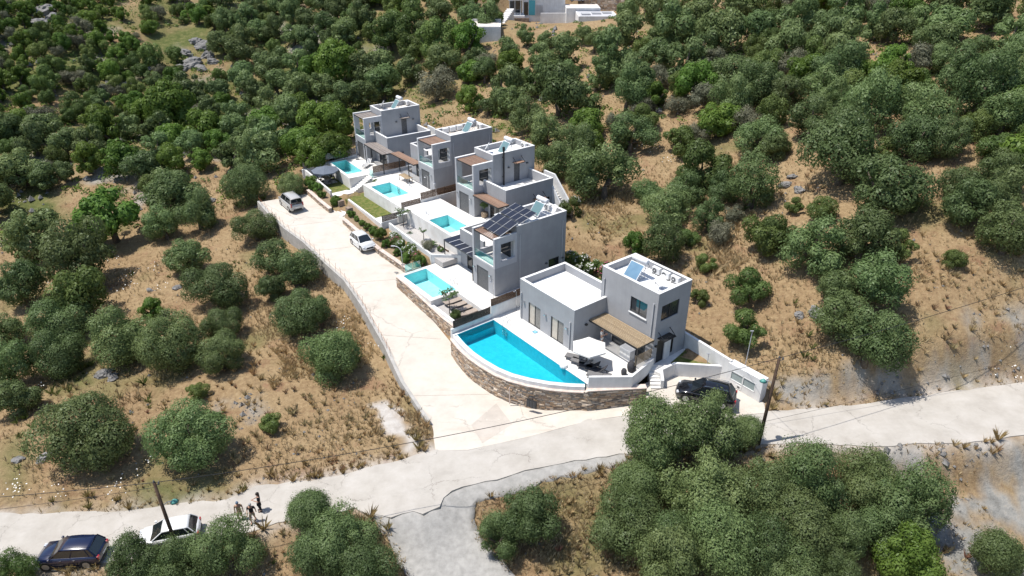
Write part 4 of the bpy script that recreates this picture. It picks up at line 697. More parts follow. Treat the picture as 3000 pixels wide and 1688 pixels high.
e = .012; k.box(-e, LA+e, -e, T+e, LH, LH+.03); k.box(-e, T+e, T+e, LB+e, LH, LH+.03); k.box(T+e, TU0-.01, LB-T-e, LB+e, LH, LH+.03); k.box(LA-T-e, LA+e, T+e, TV0-.01, LH, LH+.03)
k.build('coping', WHITE, t)
for h in (d1, d2): opening(t, 'u', 0, -1, *h, name='glass_door', leaves=2, gms=(CURT, GLASSG), depth=.14)
opening(t, 'u', TV0, -1, *win1, name='window', leaves=2, gm=GLASSE, depth=.14); opening(t, 'u', TV0, -1, *gd, name='sliding_door', leaves=3, gm=GLASSE, depth=.12)
opening(t, 'v', TU1, 1, *win2, name='window', leaves=2, gm=GLASSE, depth=.14); opening(t, 'v', TU1, 1, *ed, name='entrance_door', leaves=1, fm=BLACK, gm=BLACK, depth=.1); opening(t, 'v', TU1, 1, *sw, name='window', leaves=1, depth=.08, fw=.04)
k = MB(); k.box(win1[0]-.08, win1[1]+.08, TV0-.1, TV0-.004, 3.97, 4.04); k.build('window_sill', WHITE, t)
k = MB(); k.box(TU1+.004, TU1+.06, TV0+1.45, TV0+2.2, 0, 2.25); k.build('door_side_panel', WHITE, t)
canopy(t, 'v', TU1, 1, TV0+.4, TV0+1.9, 2.6, m=BLACK)
for u in (.25, 6.95): downpipe(t, u, -.07, 0, 2.85, .055)
for u in (7.0, 12.65): downpipe(t, u, TV0-.07, 2.75 if u > 8 else LH-.2, 5.9, .055)
for u in (.62, 3.68, 6.55): wall_lamp(t, 'u', 0, -1, u, 2.05, CHROME)
wall_lamp(t, 'v', LA, 1, 1.4, 2.3, BLACK); wall_lamp(t, 'v', TU1, 1, TV0+.25, 1.9, BLACK)
for i in range(4):   # roof drain grate
    k = MB(); k.box(6.25, 6.75, 2.9+i*.13, 2.95+i*.13, 3.405, 3.43); k.build('grate_bar', GALV, t)
# ---------------------------------------------------------------- pergolas standing in front of the villas
def pergola(V, u0, u1, v0, v1, z, n, slatm, label, posts, along='u', frame=BLACK):
    t = thing('pergola', label, 'pergola', at(V, u0, v0), R(V[3])); L, D = u1-u0, v1-v0
    b = MB(); b.beam((0, .03, z-.06), (L, .03, z-.06), .06, .12); b.beam((0, D-.03, z-.06), (L, D-.03, z-.06), .06, .12)
    for x in (.03, L-.03): b.beam((x, .06, z-.06), (x, D-.06, z-.06), .06, .12)
    b.build('frame', frame, t)
    for (x, y) in posts: k = MB(); k.box(x-.045, x+.045, y-.045, y+.045, 0, z-.122); k.build('post', frame, t)
    sm = slat_mesh(L-.02, min(.11, .54*(D-.18)/(n-1)), .045, slatm)
    for i in range(n): piece('slat', sm, t, (.01, .09+i*(D-.18)/(n-1), z+.024))
    return t
pergola(VA, 4.0, 10.0, -.45, 1.32, 2.75, 9, WOODG, 'grey slatted pergola in front of the farthest villa', [(5.9, .08), (.1, .08)])
pergola(VB, -6.1, -.02, -.75, .55, 2.75, 8, WOODR, 'reddish slatted pergola left of the second villa', [(.1, 1.2), (4.6, .08)])
pergola(VC, 3.75, 8.6, -.2, 1.32, 2.75, 9, WOODR, 'reddish slatted pergola in front of the villa with the black flue', [(4.75, .08)])
pergola(VE, 7.4, 13.1, 1.75, 3.8, 2.6, 13, WOODY, 'honey coloured slatted pergola over the near pool terrace', [(5.6, .1)])
pergola(VE, 5.0, 6.55, 5.9, 7.6, 3.1, 10, WOODY, 'small honey coloured pergola tucked behind the nearest villa', [(.1, .1)])
# dark panel pergola at the solar villa
t = thing('pergola', 'dark panelled pergola on thin posts left of the solar villa', 'pergola', at(VD, -5.6, .1), R(VD[3]))
b = MB(); b.beam((0, .03, 2.7), (5.5, .03, 2.7), .07, .12); b.beam((0, 2.1, 2.7), (5.5, 2.1, 2.7), .07, .12); b.build('frame', DGREY, t)
for x in (.05, 5.3): k = MB(); k.box(x-.04, x+.04, 0, .08, 0, 2.64); k.build('post', BLACK, t)
for i in range(5): k = MB(); k.box(i*1.09+.02, i*1.09+1.05, .0, 2.12, 2.765, 2.80); k.build('roof_panel', PVM, t)
for i in range(1, 5): k = MB(); k.box(i*1.09-.045, i*1.09+.015, .0, 2.12, 2.77, 2.82); k.build('rail', TANK, t)
# ---------------------------------------------------------------- terraces, pools, walls, fences, stairs
def plan(m, u0, u1, v0, v1, holes, z0, z1):
    us = sorted({u0,u1}|{h[0] for h in holes}|{h[1] for h in holes}); vs_ = sorted({v0,v1}|{h[2] for h in holes}|{h[3] for h in holes})
    for i in range(len(us)-1):
        run = None
        for j in range(len(vs_)-1):
            mx, my = (us[i]+us[i+1])/2, (vs_[j]+vs_[j+1])/2; solid = not any(h[0] < mx < h[1] and h[2] < my < h[3] for h in holes)
            if solid: run = (run[0], vs_[j+1]) if run else (vs_[j], vs_[j+1])
            if run and (not solid or j == len(vs_)-2): m.box(us[i], us[i+1], run[0], run[1], z0, z1); run = None
def place(mb, name, mats, V, kind='structure', dz=0):
    o = mb.build(name, mats, None, loc=(V[0], V[1], V[2]+dz), rz=R(V[3])); 
    if kind: tag(o, kind=kind)
    return o
def pool(V, u0, u1, v0, v1, label, tile, water, depth=1.3):
    t = thing('swimming_pool', label, 'swimming pool', (V[0], V[1], V[2]), R(V[3])); e = .02; g = .1
    b = MB(); b.box(u0+e, u1-e, v0+e, v1-e, -depth-g, -depth)
    b.box(u0+e, u0+g, v0+e, v1-e, -depth, -.02); b.box(u1-g, u1-e, v0+e, v1-e, -depth, -.02); b.box(u0+g, u1-g, v0+e, v0+g, -depth, -.02); b.box(u0+g, u1-g, v1-g, v1-e, -depth, -.02)
    b.build('basin', tile, t)
    s = MB()
    for i in range(3): s.box(u1-g-.32*(3-i), u1-g-.32*(2-i), v1-g-1.1, v1-g, -depth, -.35-.3*(2-i))
    s.build('pool_step', tile, t)
    wv = MB(); wv.quad((u0+g, v0+g, -.16), (u1-g, v0+g, -.16), (u1-g, v1-g, -.16), (u0+g, v1-g, -.16)); wv.build('water', water, t)
    c = MB(); coping_ring(c, u0-.12, u1+.12, v0-.12, v1+.12, .004, .24, h=.035); c.build('coping', WHITE, t)
    return t
def ladder(V, u, v, along, label):
    """bent steel pool ladder; along = direction into the water in local (du, dv)"""
    t = thing('pool_ladder', label, 'pool ladder', at(V, u, v), R(V[3])); du, dv = along; pu, pv = -dv, du
    for s in (-.25, .25):
        pts = [(-du*.35+pu*s, -dv*.35+pv*s, 0), (-du*.33+pu*s, -dv*.33+pv*s, .7), (-du*.2+pu*s, -dv*.2+pv*s, .86), (du*.05+pu*s, dv*.05+pv*s, .8), (du*.22+pu*s, dv*.22+pv*s, .4), (du*.24+pu*s, dv*.24+pv*s, -.9)]
        k = MB(); k.tube(pts, .024, 8); k.build('rail', CHROME, t, smooth=True)
    for z in (-.25, -.5, -.75): k = MB(); k.beam((du*.24+pu*-.25, dv*.24+pv*-.25, z), (du*.24+pu*.25, dv*.24+pv*.25, z), .09, .03); k.build('rung', CHROME, t)
    return t
# A
m = MB(); plan(m, .35, 10.1, -4.9, 0, [(1.1, 7.3, -4.7, -2.2), (8.75, 10.1, -4.9, -2.3)], -1.9, 0); plan(m, 3.73, 10.1, 0, 1.33, [], -1.9, 0); plan(m, 7.99, 10.1, 1.33, 8.6, [], -1.9, 0); place(m, 'terrace', DECK, VA)
pool(VA, 1.1, 7.3, -4.7, -2.2, 'turquoise pool of the farthest villa, above the umbrella', TILE_T, WATER_T)
# B
m = MB(); plan(m, -5.7, 6.75, -6.0, 0, [(-3.1, 2.2, -5.75, -2.7), (-5.7, -4.4, -6.0, -4.0)], -2.3, 0); plan(m, -5.7, -.01, 0, 1.33, [], -2.3, 0); place(m, 'terrace', DECK, VB)
pool(VB, -3.1, 2.2, -5.75, -2.7, 'turquoise pool beside the rectangular lawn', TILE_T, WATER_T)
# C
m = MB(); plan(m, -3.85, 9.6, -5.0, 0, [(1.15, 5.9, -4.8, -2.0)], -2.1, 0); plan(m, 3.73, 9.6, 0, 1.33, [], -2.1, 0); plan(m, 7.99, 9.3, 1.33, 6.2, [], -2.1, 0); place(m, 'terrace', DECK, VC)
pool(VC, 1.15, 5.9, -4.8, -2.0, 'turquoise pool above the grey gravel garden', TILE_T, WATER_T)
# D
m = MB(); plan(m, -6.1, 6.0, -5.55, 0, [(-5.75, .35, -5.2, -2.15), (.62, 6.0, -5.55, -2.5)], -1.2, 0); plan(m, -6.1, -.01, 0, 1.33, [], -1.2, 0); plan(m, WB+.01, 5.2, 0, 9.2, [], -.7, -.02); place(m, 'terrace', DECK, VD)
pool(VD, -5.75, .35, -5.2, -2.15, 'turquoise pool of the solar villa beside the driveway', TILE_T, WATER_T)
m = MB(); m.box(.63, 5.85, -5.2, -2.51, -1.1, -.8); place(m, 'gravel_bed', GRAVEL, VD)
m = MB(); m.box(.6, 5.9, -5.6, -5.3, -1.6, -.45); o = place(m, 'garden_wall', WHITE, VD, None); tag(o, 'low white wall edging the sun lounger gravel bed', 'garden wall')
# E deck with the curved pool
OUT = [(-1.2, -6.35), (.4, -6.62), (2.0, -6.74), (3.6, -6.66), (5.2, -6.45), (6.6, -6.02), (8.0, -5.27), (9.3, -4.35), (10.4, -3.35), (11.35, -2.3)]
def offs(pl, d):
    r = []
    for i, p in enumerate(pl):
        a = Vector(pl[max(i-1, 0)]); b = Vector(pl[min(i+1, len(pl)-1)]); tt = (b-a).normalized(); r.append((p[0]+tt.y*d, p[1]-tt.x*d))
    return r
o1 = offs(OUT, .42); o2 = offs(OUT, .16); o3 = offs(OUT, .62)
m = MB(); m.box(-1.5, 7.34, -2.2, -.002, -.6, 0); m.prism([(7.362, -2.2), (11.75, -2.2), (13.8, .45), (13.25, 3.3), (13.0, 3.82), (7.362, 3.82)], -.6, 0); m.box(-1.5, -.002, 0, 5.5, -.6, 0)
place(m, 'terrace', DECK, VE)
t = thing('swimming_pool', 'large blue pool with a curved outer edge by the nearest villa', 'swimming pool', VE[:3], R(VE[3]))
b = MB(); base = [(-1.2, -2.22)]+OUT+[(11.3, -2.22)]
b.prism(base, -1.55, -1.45)
loop = [(-1.2, -2.22)]+OUT+[(11.35, -2.22)]
ctr = (4.0, -4.2)
for i in range(len(loop)):
    a, c = loop[i], loop[(i+1) % len(loop)]; b.quad((*a, -1.45), (*a, -.03), (*c, -.03), (*c, -1.45))
b.build('basin', TILE_B, t)
wv = MB(); wv._add([(x, y, -.14) for x, y in loop], [tuple(range(len(loop)))]); wv.build('water', WATER_B, t)
c = MB()
for i in range(len(OUT)-1):
    c._add([(*OUT[i], -.1), (*o1[i], -.1), (*o1[i+1], -.1), (*OUT[i+1], -.1), (*OUT[i], -.75), (*o1[i], -.75), (*o1[i+1], -.75), (*OUT[i+1], -.75)], [(0,1,2,3), (1,5,6,2), (0,3,7,4), (4,7,6,5)])
c.build('overflow_rim', WHITE, t)
c = MB(); c.box(-1.5, 11.6, -2.26, -2.0, .004, .03); c.build('coping', WHITE, t)
c = MB(); c.box(-1.45, -1.2, -6.75, -2.27, -.75, .0); c.build('end_rim', WHITE, t)
# fountain stone / water feature at the pool edge
f = MB(); f.lathe([(.32, -.05), (.36, .1), (.3, .24), (.12, .3)], 10, (8.6, -2.15, .02)); o = f.build('pool_fountain', WPLAST, None, loc=VE[:3], rz=R(VE[3])); tag(o, 'white round water inlet at the edge of the curved blue pool', 'fountain')
ladder(VE, .6, -2.1, (0, -1), 'steel ladder at the left end of the curved blue pool')
ladder(VA, 6.6, -2.1, (0, -1), 'steel ladder at the pool of the farthest villa')
ladder(VB, -.6, -2.6, (0, -1), 'steel ladder at the pool beside the lawn')
ladder(VC, 5.2, -1.9, (0, -1), 'steel ladder at the pool above the gravel garden')
ladder(VD, -.7, -2.05, (0, -1), 'steel ladder at the pool beside the row of taupe loungers')
# ---- stone walls
def stone_mat():
    m = bpy.data.materials.new('schist_stones'); m.use_nodes = True; n = m.node_tree.nodes; l = m.node_tree.links; p = n['Principled BSDF']
    p.inputs['Roughness'].default_value = .85; p.inputs['Specular IOR Level'].default_value = .2
    a = n.new('ShaderNodeVertexColor'); a.layer_name = 'tone'; geo = n.new('ShaderNodeNewGeometry')
    t = n.new('ShaderNodeTexNoise'); t.inputs['Scale'].default_value = 9; t.inputs['Detail'].default_value = 6; l.new(geo.outputs['Position'], t.inputs['Vector'])
    mr = n.new('ShaderNodeMapRange'); mr.inputs[3].default_value = .6; mr.inputs[4].default_value = 1.4; l.new(t.outputs['Fac'], mr.inputs[0])
    hs = n.new('ShaderNodeHueSaturation'); l.new(a.outputs['Color'], hs.inputs['Color']); l.new(mr.outputs[0], hs.inputs['Value']); l.new(hs.outputs[0], p.inputs['Base Color'])
    b = n.new('ShaderNodeBump'); b.inputs['Strength'].default_value = .4; b.inputs['Distance'].default_value = .03; l.new(t.outputs['Fac'], b.inputs['Height']); l.new(b.outputs['Normal'], p.inputs['Normal'])
    return m
STONES = stone_mat()
TONES = [(.31,.225,.16), (.39,.29,.205), (.26,.20,.155), (.45,.36,.27), (.30,.265,.23), (.36,.25,.165), (.20,.165,.135), (.50,.42,.34)]
def stone_wall(name, label, line, ztop, zbot, thick, out=1, cap=None, row=.15, seed=1, caph=.08, tones=TONES, cat='stone wall'):
    """backing wall along a polyline with laid stones on its right hand (out=1) face"""
    rr = random.Random(seed); t = thing(name, label, cat, (line[0][0], line[0][1], 0)); ox, oy = line[0]
    pts = [Vector((x-ox, y-oy)) for x, y in line]
    fine = []
    for i in range(len(pts)-1):
        k = max(1, int((pts[i+1]-pts[i]).length/.45))
        for j in range(k): fine.append(pts[i].lerp(pts[i+1], j/k))
    fine.append(pts[-1]); n = len(fine); nor = []
    for i in range(n):
        tt = (fine[min(i+1, n-1)]-fine[max(i-1, 0)]).normalized(); nor.append(Vector((tt.y, -tt.x))*out)
    zt = lambda p: ztop(p.x+ox, p.y+oy); zb = lambda p: zbot(p.x+ox, p.y+oy)
    b = MB(); vs = []; fs = []
    for p, q in zip(fine, nor):
        i_ = p-q*thick; vs += [(p.x, p.y, zb(p)), (p.x, p.y, zt(p)), (i_.x, i_.y, zt(p)), (i_.x, i_.y, zb(p))]
    for i in range(n-1):
        for a in range(4): f = (i*4+a, i*4+(a+1) % 4, (i+1)*4+(a+1) % 4, (i+1)*4+a); fs.append(f if out < 0 else f[::-1])
    fs += [(0,1,2,3), tuple((n-1)*4+a for a in (3,2,1,0))]
    b._add(vs, fs); b.build('core', STONEJ, t)
    if cap:
        c = MB(); vs = []; fs = []
        for p, q in zip(fine, nor):
            o_ = p+q*.07; i_ = p-q*(thick+.05)
            vs += [(o_.x, o_.y, zt(p)), (o_.x, o_.y, zt(p)+caph), (i_.x, i_.y, zt(p)+caph), (i_.x, i_.y, zt(p))]
        for i in range(n-1):
            for a in range(4): f = (i*4+a, i*4+(a+1) % 4, (i+1)*4+(a+1) % 4, (i+1)*4+a); fs.append(f if out < 0 else f[::-1])
        fs += [(0,1,2,3), tuple((n-1)*4+a for a in (3,2,1,0))]
        c._add(vs, fs); c.build('capping', cap, t)
    cum = [0]
    for i in range(n-1): cum.append(cum[-1]+(fine[i+1]-fine[i]).length)
    def pos(s):
        s = min(max(s, 0), cum[-1]-1e-6); i = max(j for j in range(n) if cum[j] <= s); i = min(i, n-2); f = (s-cum[i])/(cum[i+1]-cum[i]); return fine[i].lerp(fine[i+1], f), nor[i].lerp(nor[i+1], f).normalized()
    V_, F_, C_ = [], [], []
    lo = min(zb(p) for p in fine); hi = max(zt(p) for p in fine); z = lo
    posg = [pos(s*.1) for s in range(int(cum[-1]*10)+2)]
    P_ = lambda s: posg[min(int(s*10), len(posg)-1)]
    while z < hi-.02:
        h = row*rr.uniform(.75, 1.3); s = rr.uniform(-.3, 0)
        while s < cum[-1]:
            L = rr.uniform(.22, .62)*(row/.15)**.5; a, e_ = max(s, 0), min(s+L, cum[-1]); s += L
            if e_-a < .08: continue
            pm, nm = P_((a+e_)/2)
            if z+h > zt(pm)+.005 or z < zb(pm)-.12: continue
            p0, n0 = P_(a+.012); p1, n1 = P_(e_-.012); d = rr.uniform(.02, .065); g = .012
            q = len(V_); ins = .012
            for (p, nn) in ((p0, n0), (p1, n1)):
                for zz in (z+g, z+h-g): V_.append((p.x, p.y, zz))
            tv = (p1-p0).normalized()*ins
            for (p, nn, sg) in ((p0, n0, 1), (p1, n1, -1)):
                for zz in (z+g+ins, z+h-g-ins): x = p+nn*d+tv*sg; V_.append((x.x, x.y, zz+rr.uniform(-.01, .01)))
            fl = [(4,6,7,5), (0,4,5,1), (2,3,7,6), (1,5,7,3), (0,2,6,4)]
            F_ += [tuple(q+i for i in (f if out > 0 else f[::-1])) for f in fl]
            tn = rr.choice(tones); kk = rr.uniform(.85, 1.45); C_ += [(tn[0]*kk, tn[1]*kk, tn[2]*kk, 1)]*8
        z += h
    me = bpy.data.meshes.new('stones'); me.from_pydata(V_, [], F_); me.materials.append(STONES)
    ca = me.color_attributes.new('tone', 'FLOAT_COLOR', 'POINT'); ca.data.foreach_set('color', [c for q in C_ for c in q])
    so_ = bpy.data.objects.new('stones', me); col.objects.link(so_); so_.parent = t; tag(so_, kind='stuff')
    return t
w_ = [frame_pt(VE, *p) for p in o3]
lineE = [frame_pt(VD, 5.2, -5.75)]+[frame_pt(VE, -1.5, -6.9)]+w_[1:]+[frame_pt(VE, 12.1, -2.6), frame_pt(VE, 14.75, 1.45)]
def ztE(x, y): return -.55 if y > 50.5 or x < 5.5 else (-.28 if x > 6.0 else -.55)
def gz(x, y):
    return float(min(road_z(x), drv_z(y)) if y < 46.3 else drv_z(y))-.1
stone_wall('stone_wall', 'brown schist retaining wall curving below the blue pool', lineE, ztE, lambda x, y: (float(road_z(x))-.1 if x > 3 else float(drv_z(y))-.1), .45, 1, STONEP, .14, 5)
lineD = [frame_pt(VD, -6.15, -5.6), frame_pt(VD, -1, -5.72), frame_pt(VD, 5.15, -5.78)]
stone_wall('stone_wall', 'brown schist wall below the turquoise pool of the solar villa', lineD, lambda x, y: -.54+min(max((y-57.2)/5.0, 0), 1)*.6, lambda x, y: float(drv_z(y))-.1, .14, 1, STONEP, .14, 6, .05)
# vent grille and drain in the curved wall
k = MB(); gx, gy = 1.95, 45.86
gt = thing('vent_grille', 'dark barred grille set in the curved stone wall', 'grille', (1.6, 45.55, -2.2), R(-26))
k.box(-.45, .45, .0, .12, 0, .75); k.build('frame', BLACK, gt)
for i in range(6): k = MB(); k.box(-.4+i*.14, -.34+i*.14, -.03, .0, .06, .69); k.build('bar', DGREY, gt)
k = MB(); k.tube([(0,0,0), (0,0,1.75)], .04, 8); o = k.build('drain_pipe', STONEP, None, loc=(-.2, 46.52, -2.55)); tag(o, 'thin brown pipe running down the curved stone wall', 'pipe')
# white parapet of the near terrace
def wall_line(name, label, pts, thick, z0, ztops, m=WHITE, cat='garden wall', cap=None):
    b = MB(); n = len(pts); P = [Vector(p) for p in pts]; vs = []
    for i, p in enumerate(P):
        tt = (P[min(i+1, n-1)]-P[max(i-1, 0)]).normalized(); nn = Vector((tt.y, -tt.x))*thick/2; zt = ztops[i] if isinstance(ztops, (list, tuple)) else ztops; zb = z0[i] if isinstance(z0, (list, tuple)) else z0
        vs += [(p.x+nn.x, p.y+nn.y, zb), (p.x+nn.x, p.y+nn.y, zt), (p.x-nn.x, p.y-nn.y, zt), (p.x-nn.x, p.y-nn.y, zb)]
    fs = [(i*4+(a+1) % 4, i*4+a, (i+1)*4+a, (i+1)*4+(a+1) % 4)[::-1] for i in range(n-1) for a in range(4)]+[(0,3,2,1)[::-1], tuple((n-1)*4+a for a in (0,3,2,1))]
    b._add(vs, fs); o = b.build(name, m)
    bm = bmesh.new(); bm.from_mesh(o.data); bmesh.ops.recalc_face_normals(bm, faces=bm.faces); bm.to_mesh(o.data); bm.free()
    return tag(o, label, cat)
E_ = lambda u, v: frame_pt(VE, u, v)
wall_line('parapet_wall', 'white parapet around the corner of the near pool terrace', [E_(11.75, -2.3), E_(13.85, .45), E_(13.3, 3.3), E_(13.15, 3.8)], .22, -.3, .88, cat='parapet')
wall_line('garden_wall', 'white retaining wall of the small entrance lawn behind the black car', [(12.45, 46.55), (12.5, 47.6), (13.8, 48.45), (17.7, 48.05)], .25, -1.3, [-.15, .25, .3, .3])
wall_line('boundary_wall', 'tall white boundary wall right of the nearest villa', [E_(12.4, 8.25), E_(17.8, 8.2)], .25, -1.4, [1.55, 1.25], cat='boundary wall')
mh = thing('meter_housing', 'white meter housing with two glass panes beside the black car', 'meter housing', at(VE, 17.7, 7.95), R(VE[3]))
k = MB(); k.wall('u', 0, .12, 0, 3.3, -1.5, 1.1, [(.35, 2.75, -.35, .55)]); k.box(0, 3.3, .2, .75, -1.5, 1.1); k.box(0, .12, .12, .2, -1.5, 1.1); k.box(3.18, 3.3, .12, .2, -1.5, 1.1); k.box(.12, 3.18, .12, .2, .6, 1.1); k.build('wall', WHITE, mh)
k = MB()
for a, b_ in ((.35, .43), (1.5, 1.6), (2.67, 2.75)): k.box(a, b_, -.02, .1, -.35, .55)
for z in (-.35, .47): k.box(.43, 2.67, -.018, .1, z, z+.08)
wf = k.build('window_frame', WPLAST, mh)
for a, b_ in ((.43, 1.5), (1.6, 2.67)): k = MB(); k.box(a, b_, .04, .06, -.27, .47); k.build('pane', mat('greenish_pane', (.30,.36,.36), rough=.15, spec=.5), wf)
k = MB(); k.box(1.0, 1.55, -.03, -.002, -.85, -.5); lb = k.build('notice_plate', WPLAST, mh)
k = MB(); k.box(1.16, 1.4, -.036, -.031, -.76, -.58); k.build('plate_print', DGREY, lb)
# entrance path, lawn, stair at the near villa
m = MB(); m.prism([(13.035, 3.35), (14.25, 3.55), (14.35, 5.0), (13.75, 5.5), (13.4, 7.3), (13.2, 8.1), (13.035, 8.1)], -.6, 0); place(m, 'entrance_path', DECK, VE)
m = MB(); m.prism([(13.76, 5.52), (14.15, 5.45), (16.85, 8.08), (13.25, 8.08), (13.42, 7.3)], -.6, -.04); place(m, 'entrance_lawn', LAWN, VE)
st = thing('stairs', 'white steps from the parking up to the near villa entrance', 'stairs', (11.95, 48.15, 0))
for i in range(6): k = MB(); k.box(-.42+.03*i*0, .42, -.28*(i+1), -.28*i, -1.2, -.165*(i+.0)-.02); k.build('step', DECK, st)
# fences
def fence(V, axis, c, a0, a1, z0, n, m, label, sec=1.9, gap=.13, h=.106, post=BLACK, cat='fence'):
    t = thing('slat_fence', label, cat, at(V, *( (c, a0) if axis == 'v' else (a0, c)), z0), R(V[3])+(R(90) if axis == 'v' else 0))
    L = a1-a0; k = max(1, round(L/sec)); sl = L/k; H = n*gap
    sm = MB(); sm.box(.012, sl-.012, -.045, -.015, -h/2, h/2); sm = sm.mesh('slat', m); pm = MB(); pm.box(-.025, .025, -.012, .03, -.05, H+.02); pm = pm.mesh('post', post)
    for i in range(k+1): piece('post', pm, t, (min(max(i*sl, .03), L-.03), 0, 0))
    for i in range(k):
        for j in range(n): piece('slat', sm, t, (i*sl, 0, gap/2+j*gap))
    return t
fence(VA, 'v', 9.75, -1.9, 3.0, .45, 7, WOODF, 'brown slat fence under the pergolas between the two farthest villas')
wall_line('divider_wall', 'grey wall below the brown fence between the two farthest villas', [frame_pt(VA, 9.75, -2.0), frame_pt(VA, 9.75, 4.5)], .2, .2, 2.58, GREY2, 'divider wall')
fence(VB, 'v', 6.9, -3.9, 1.2, .92, 7, WOODF, 'brown slat fence, upper section beside the lawn pool terrace')
fence(VB, 'v', 6.9, -6.6, -4.0, .3, 7, WOODF, 'brown slat fence, middle stepped section between lawn and gravel garden')
fence(VB, 'v', 6.9, -9.3, -6.7, -.6, 6, WOODD, 'dark slat fence, lowest section ending beside the oleanders')
B_ = lambda u, v: frame_pt(VB, u, v); A_ = lambda u, v: frame_pt(VA, u, v); C_ = lambda u, v: frame_pt(VC, u, v); D_ = lambda u, v: frame_pt(VD, u, v)
wall_line('divider_wall', 'white wall below the stepped brown fence beside the gravel garden', [B_(6.9, 1.3), B_(6.9, -4.0)], .2, .3, 3.05, cat='divider wall')
wall_line('divider_wall', 'white stepped wall end between the lawn and the gravel garden', [B_(6.9, -4.02), B_(6.9, -6.65)], .2, .1, 2.42, cat='divider wall')
wall_line('divider_wall', 'low white wall under the dark fence beside the oleanders', [B_(6.9, -6.67), B_(6.9, -9.4)], .2, -.2, 1.52, cat='divider wall')
fence(VE, 'v', -1.62, -2.2, 1.5, 1.25, 6, WOODF, 'brown slat fence, upper section above the white wall at the blue pool')
fence(VE, 'v', -1.62, -6.5, -2.3, .5, 6, WOODD, 'dark slat fence, lower section at the left end of the blue pool')
wall_line('divider_wall', 'white wall carrying the brown fence beside the blue pool deck', [E_(-1.62, -2.2), E_(-1.62, 2.0)], .2, -.5, 1.24, cat='divider wall')
wall_line('divider_wall', 'low white wall carrying the dark fence at the end of the blue pool', [E_(-1.62, -6.75), E_(-1.62, -2.22)], .2, -.9, .49, cat='divider wall')
fence(VE, 'v', 13.0, 1.7, 3.7, .88, 8, WOODY, 'honey coloured slat screen closing the side of the near pergola', sec=2.0, gap=.12, h=.06)
fence(VA, 'v', .55, -5.0, -.4, .35, 8, WOODG, 'grey slat fence behind the turquoise pool of the farthest villa', gap=.115)
fence(VA, 'v', .55, -8.4, -5.1, -.35, 8, WOODG, 'grey slat fence behind the dining corner with the umbrella', gap=.115)
wall_line('boundary_wall', 'white wall under the grey fence at the far left end of the row', [A_(.55, -.3), A_(.55, -8.6)], .2, -.4, [2.5, 1.75], cat='boundary wall')
fence(VD, 'u', 1.1, -8.2, -6.3, .0, 7, WOODF, 'short brown slat gate beside the dark pergola', sec=2.0, cat='gate')
# garden walls and planters along the driveway
wall_line('garden_wall', 'white garden wall in front of the dining corner with the umbrella', [A_(.5, -8.2), A_(10.2, -8.2)], .22, -.2, [1.75, 1.55])
wall_line('garden_wall', 'white garden wall in front of the rectangular lawn', [B_(-3.6, -8.6), B_(6.7, -8.9)], .22, -.5, [1.0, .9])
wall_line('garden_wall', 'white garden wall between oleanders and the grey gravel garden', [C_(-3.2, -7.4), C_(6.3, -7.45)], .22, -.4, [1.6, 1.2])
wall_line('garden_wall', 'short white wall closing the gravel garden beside the brown gate', [C_(6.3, -7.45), C_(8.4, -5.0)], .22, -.4, [1.2, 1.2])
m = MB(); m.box(1.0, 8.6, -8.1, -4.92, -2.0, -1.6); place(m, 'lawn', LAWN, VA)
m = MB(); m.box(1.0, 5.0, -8.08, -5.3, -1.6, -1.56); place(m, 'dining_patio', DECK, VA)
m = MB(); m.box(8.61, 10.1, -8.1, -5.35, -2.0, -1.58); place(m, 'garden_path', DECK, VA)
m = MB(); m.box(-3.5, 3.2, -8.48, -6.02, -2.0, -1.6); place(m, 'lawn', LAWN, VB); m = MB(); m.box(3.21, 6.7, -8.6, -6.02, -2.0, -1.58); place(m, 'garden_path', DECK, VB)
m = MB(); m.box(-5.6, -3.55, -8.5, -4.3, -2.2, -1.62); place(m, 'lawn', LAWN, VB)
m = MB(); m.box(-3.7, 8.2, -7.3, -5.02, -2.4, -1.85); place(m, 'gravel_bed', GRAVEL, VC)
s1 = thing('stairs', 'white steps climbing between the two farthest pools', 'stairs', at(VA, 8.76, -2.31), R(VA[3]))
for i in range(10): k = MB(); k.box(0, 1.3, -.3*(i+1), -.3*i, -1.9, -.16*(i+1)); k.build('step', DECK, s1)
s2 = thing('stairs', 'white steps from the driveway into the gardens between two stone piers', 'stairs', (-21.0, 81.0, 0), R(-56))
for i in range(5): k = MB(); k.box(-.9, .9, -.34*(i+1), -.34*i, -.6, .78-.15*(i+1)); k.build('step', DECK, s2)
for dx, nm in ((-1.5, 'left'), (1.35, 'right')): k = MB(); k.box(dx-.35, dx+.35, -.2, .5, -.4, 1.55); p_ = k.build('pier', STONE, s2)
Zd = lambda x, y: float(drv_z(y))
stone_wall('planter_wall', 'low stone planter wall below the white wall of the dining corner', [(-27.1, 86.5), (-24.7, 83.2), (-22.9, 80.9)], lambda x, y: Zd(x, y)+.55, lambda x, y: Zd(x, y)-.1, .35, -1 if False else 1, STONEP, .13, 11)
stone_wall('planter_wall', 'low stone planter wall below the white wall of the lawn', [(-20.6, 78.0), (-15.1, 70.9)], lambda x, y: Zd(x, y)+.6, lambda x, y: Zd(x, y)-.1, .35, 1, STONEP, .13, 12)
stone_wall('planter_wall', 'low stone planter wall holding the oleanders', [(-15.0, 70.75), (-11.15, 66.6)], lambda x, y: Zd(x, y)+.65, lambda x, y: Zd(x, y)-.1, .35, 1, STONEP, .13, 13)
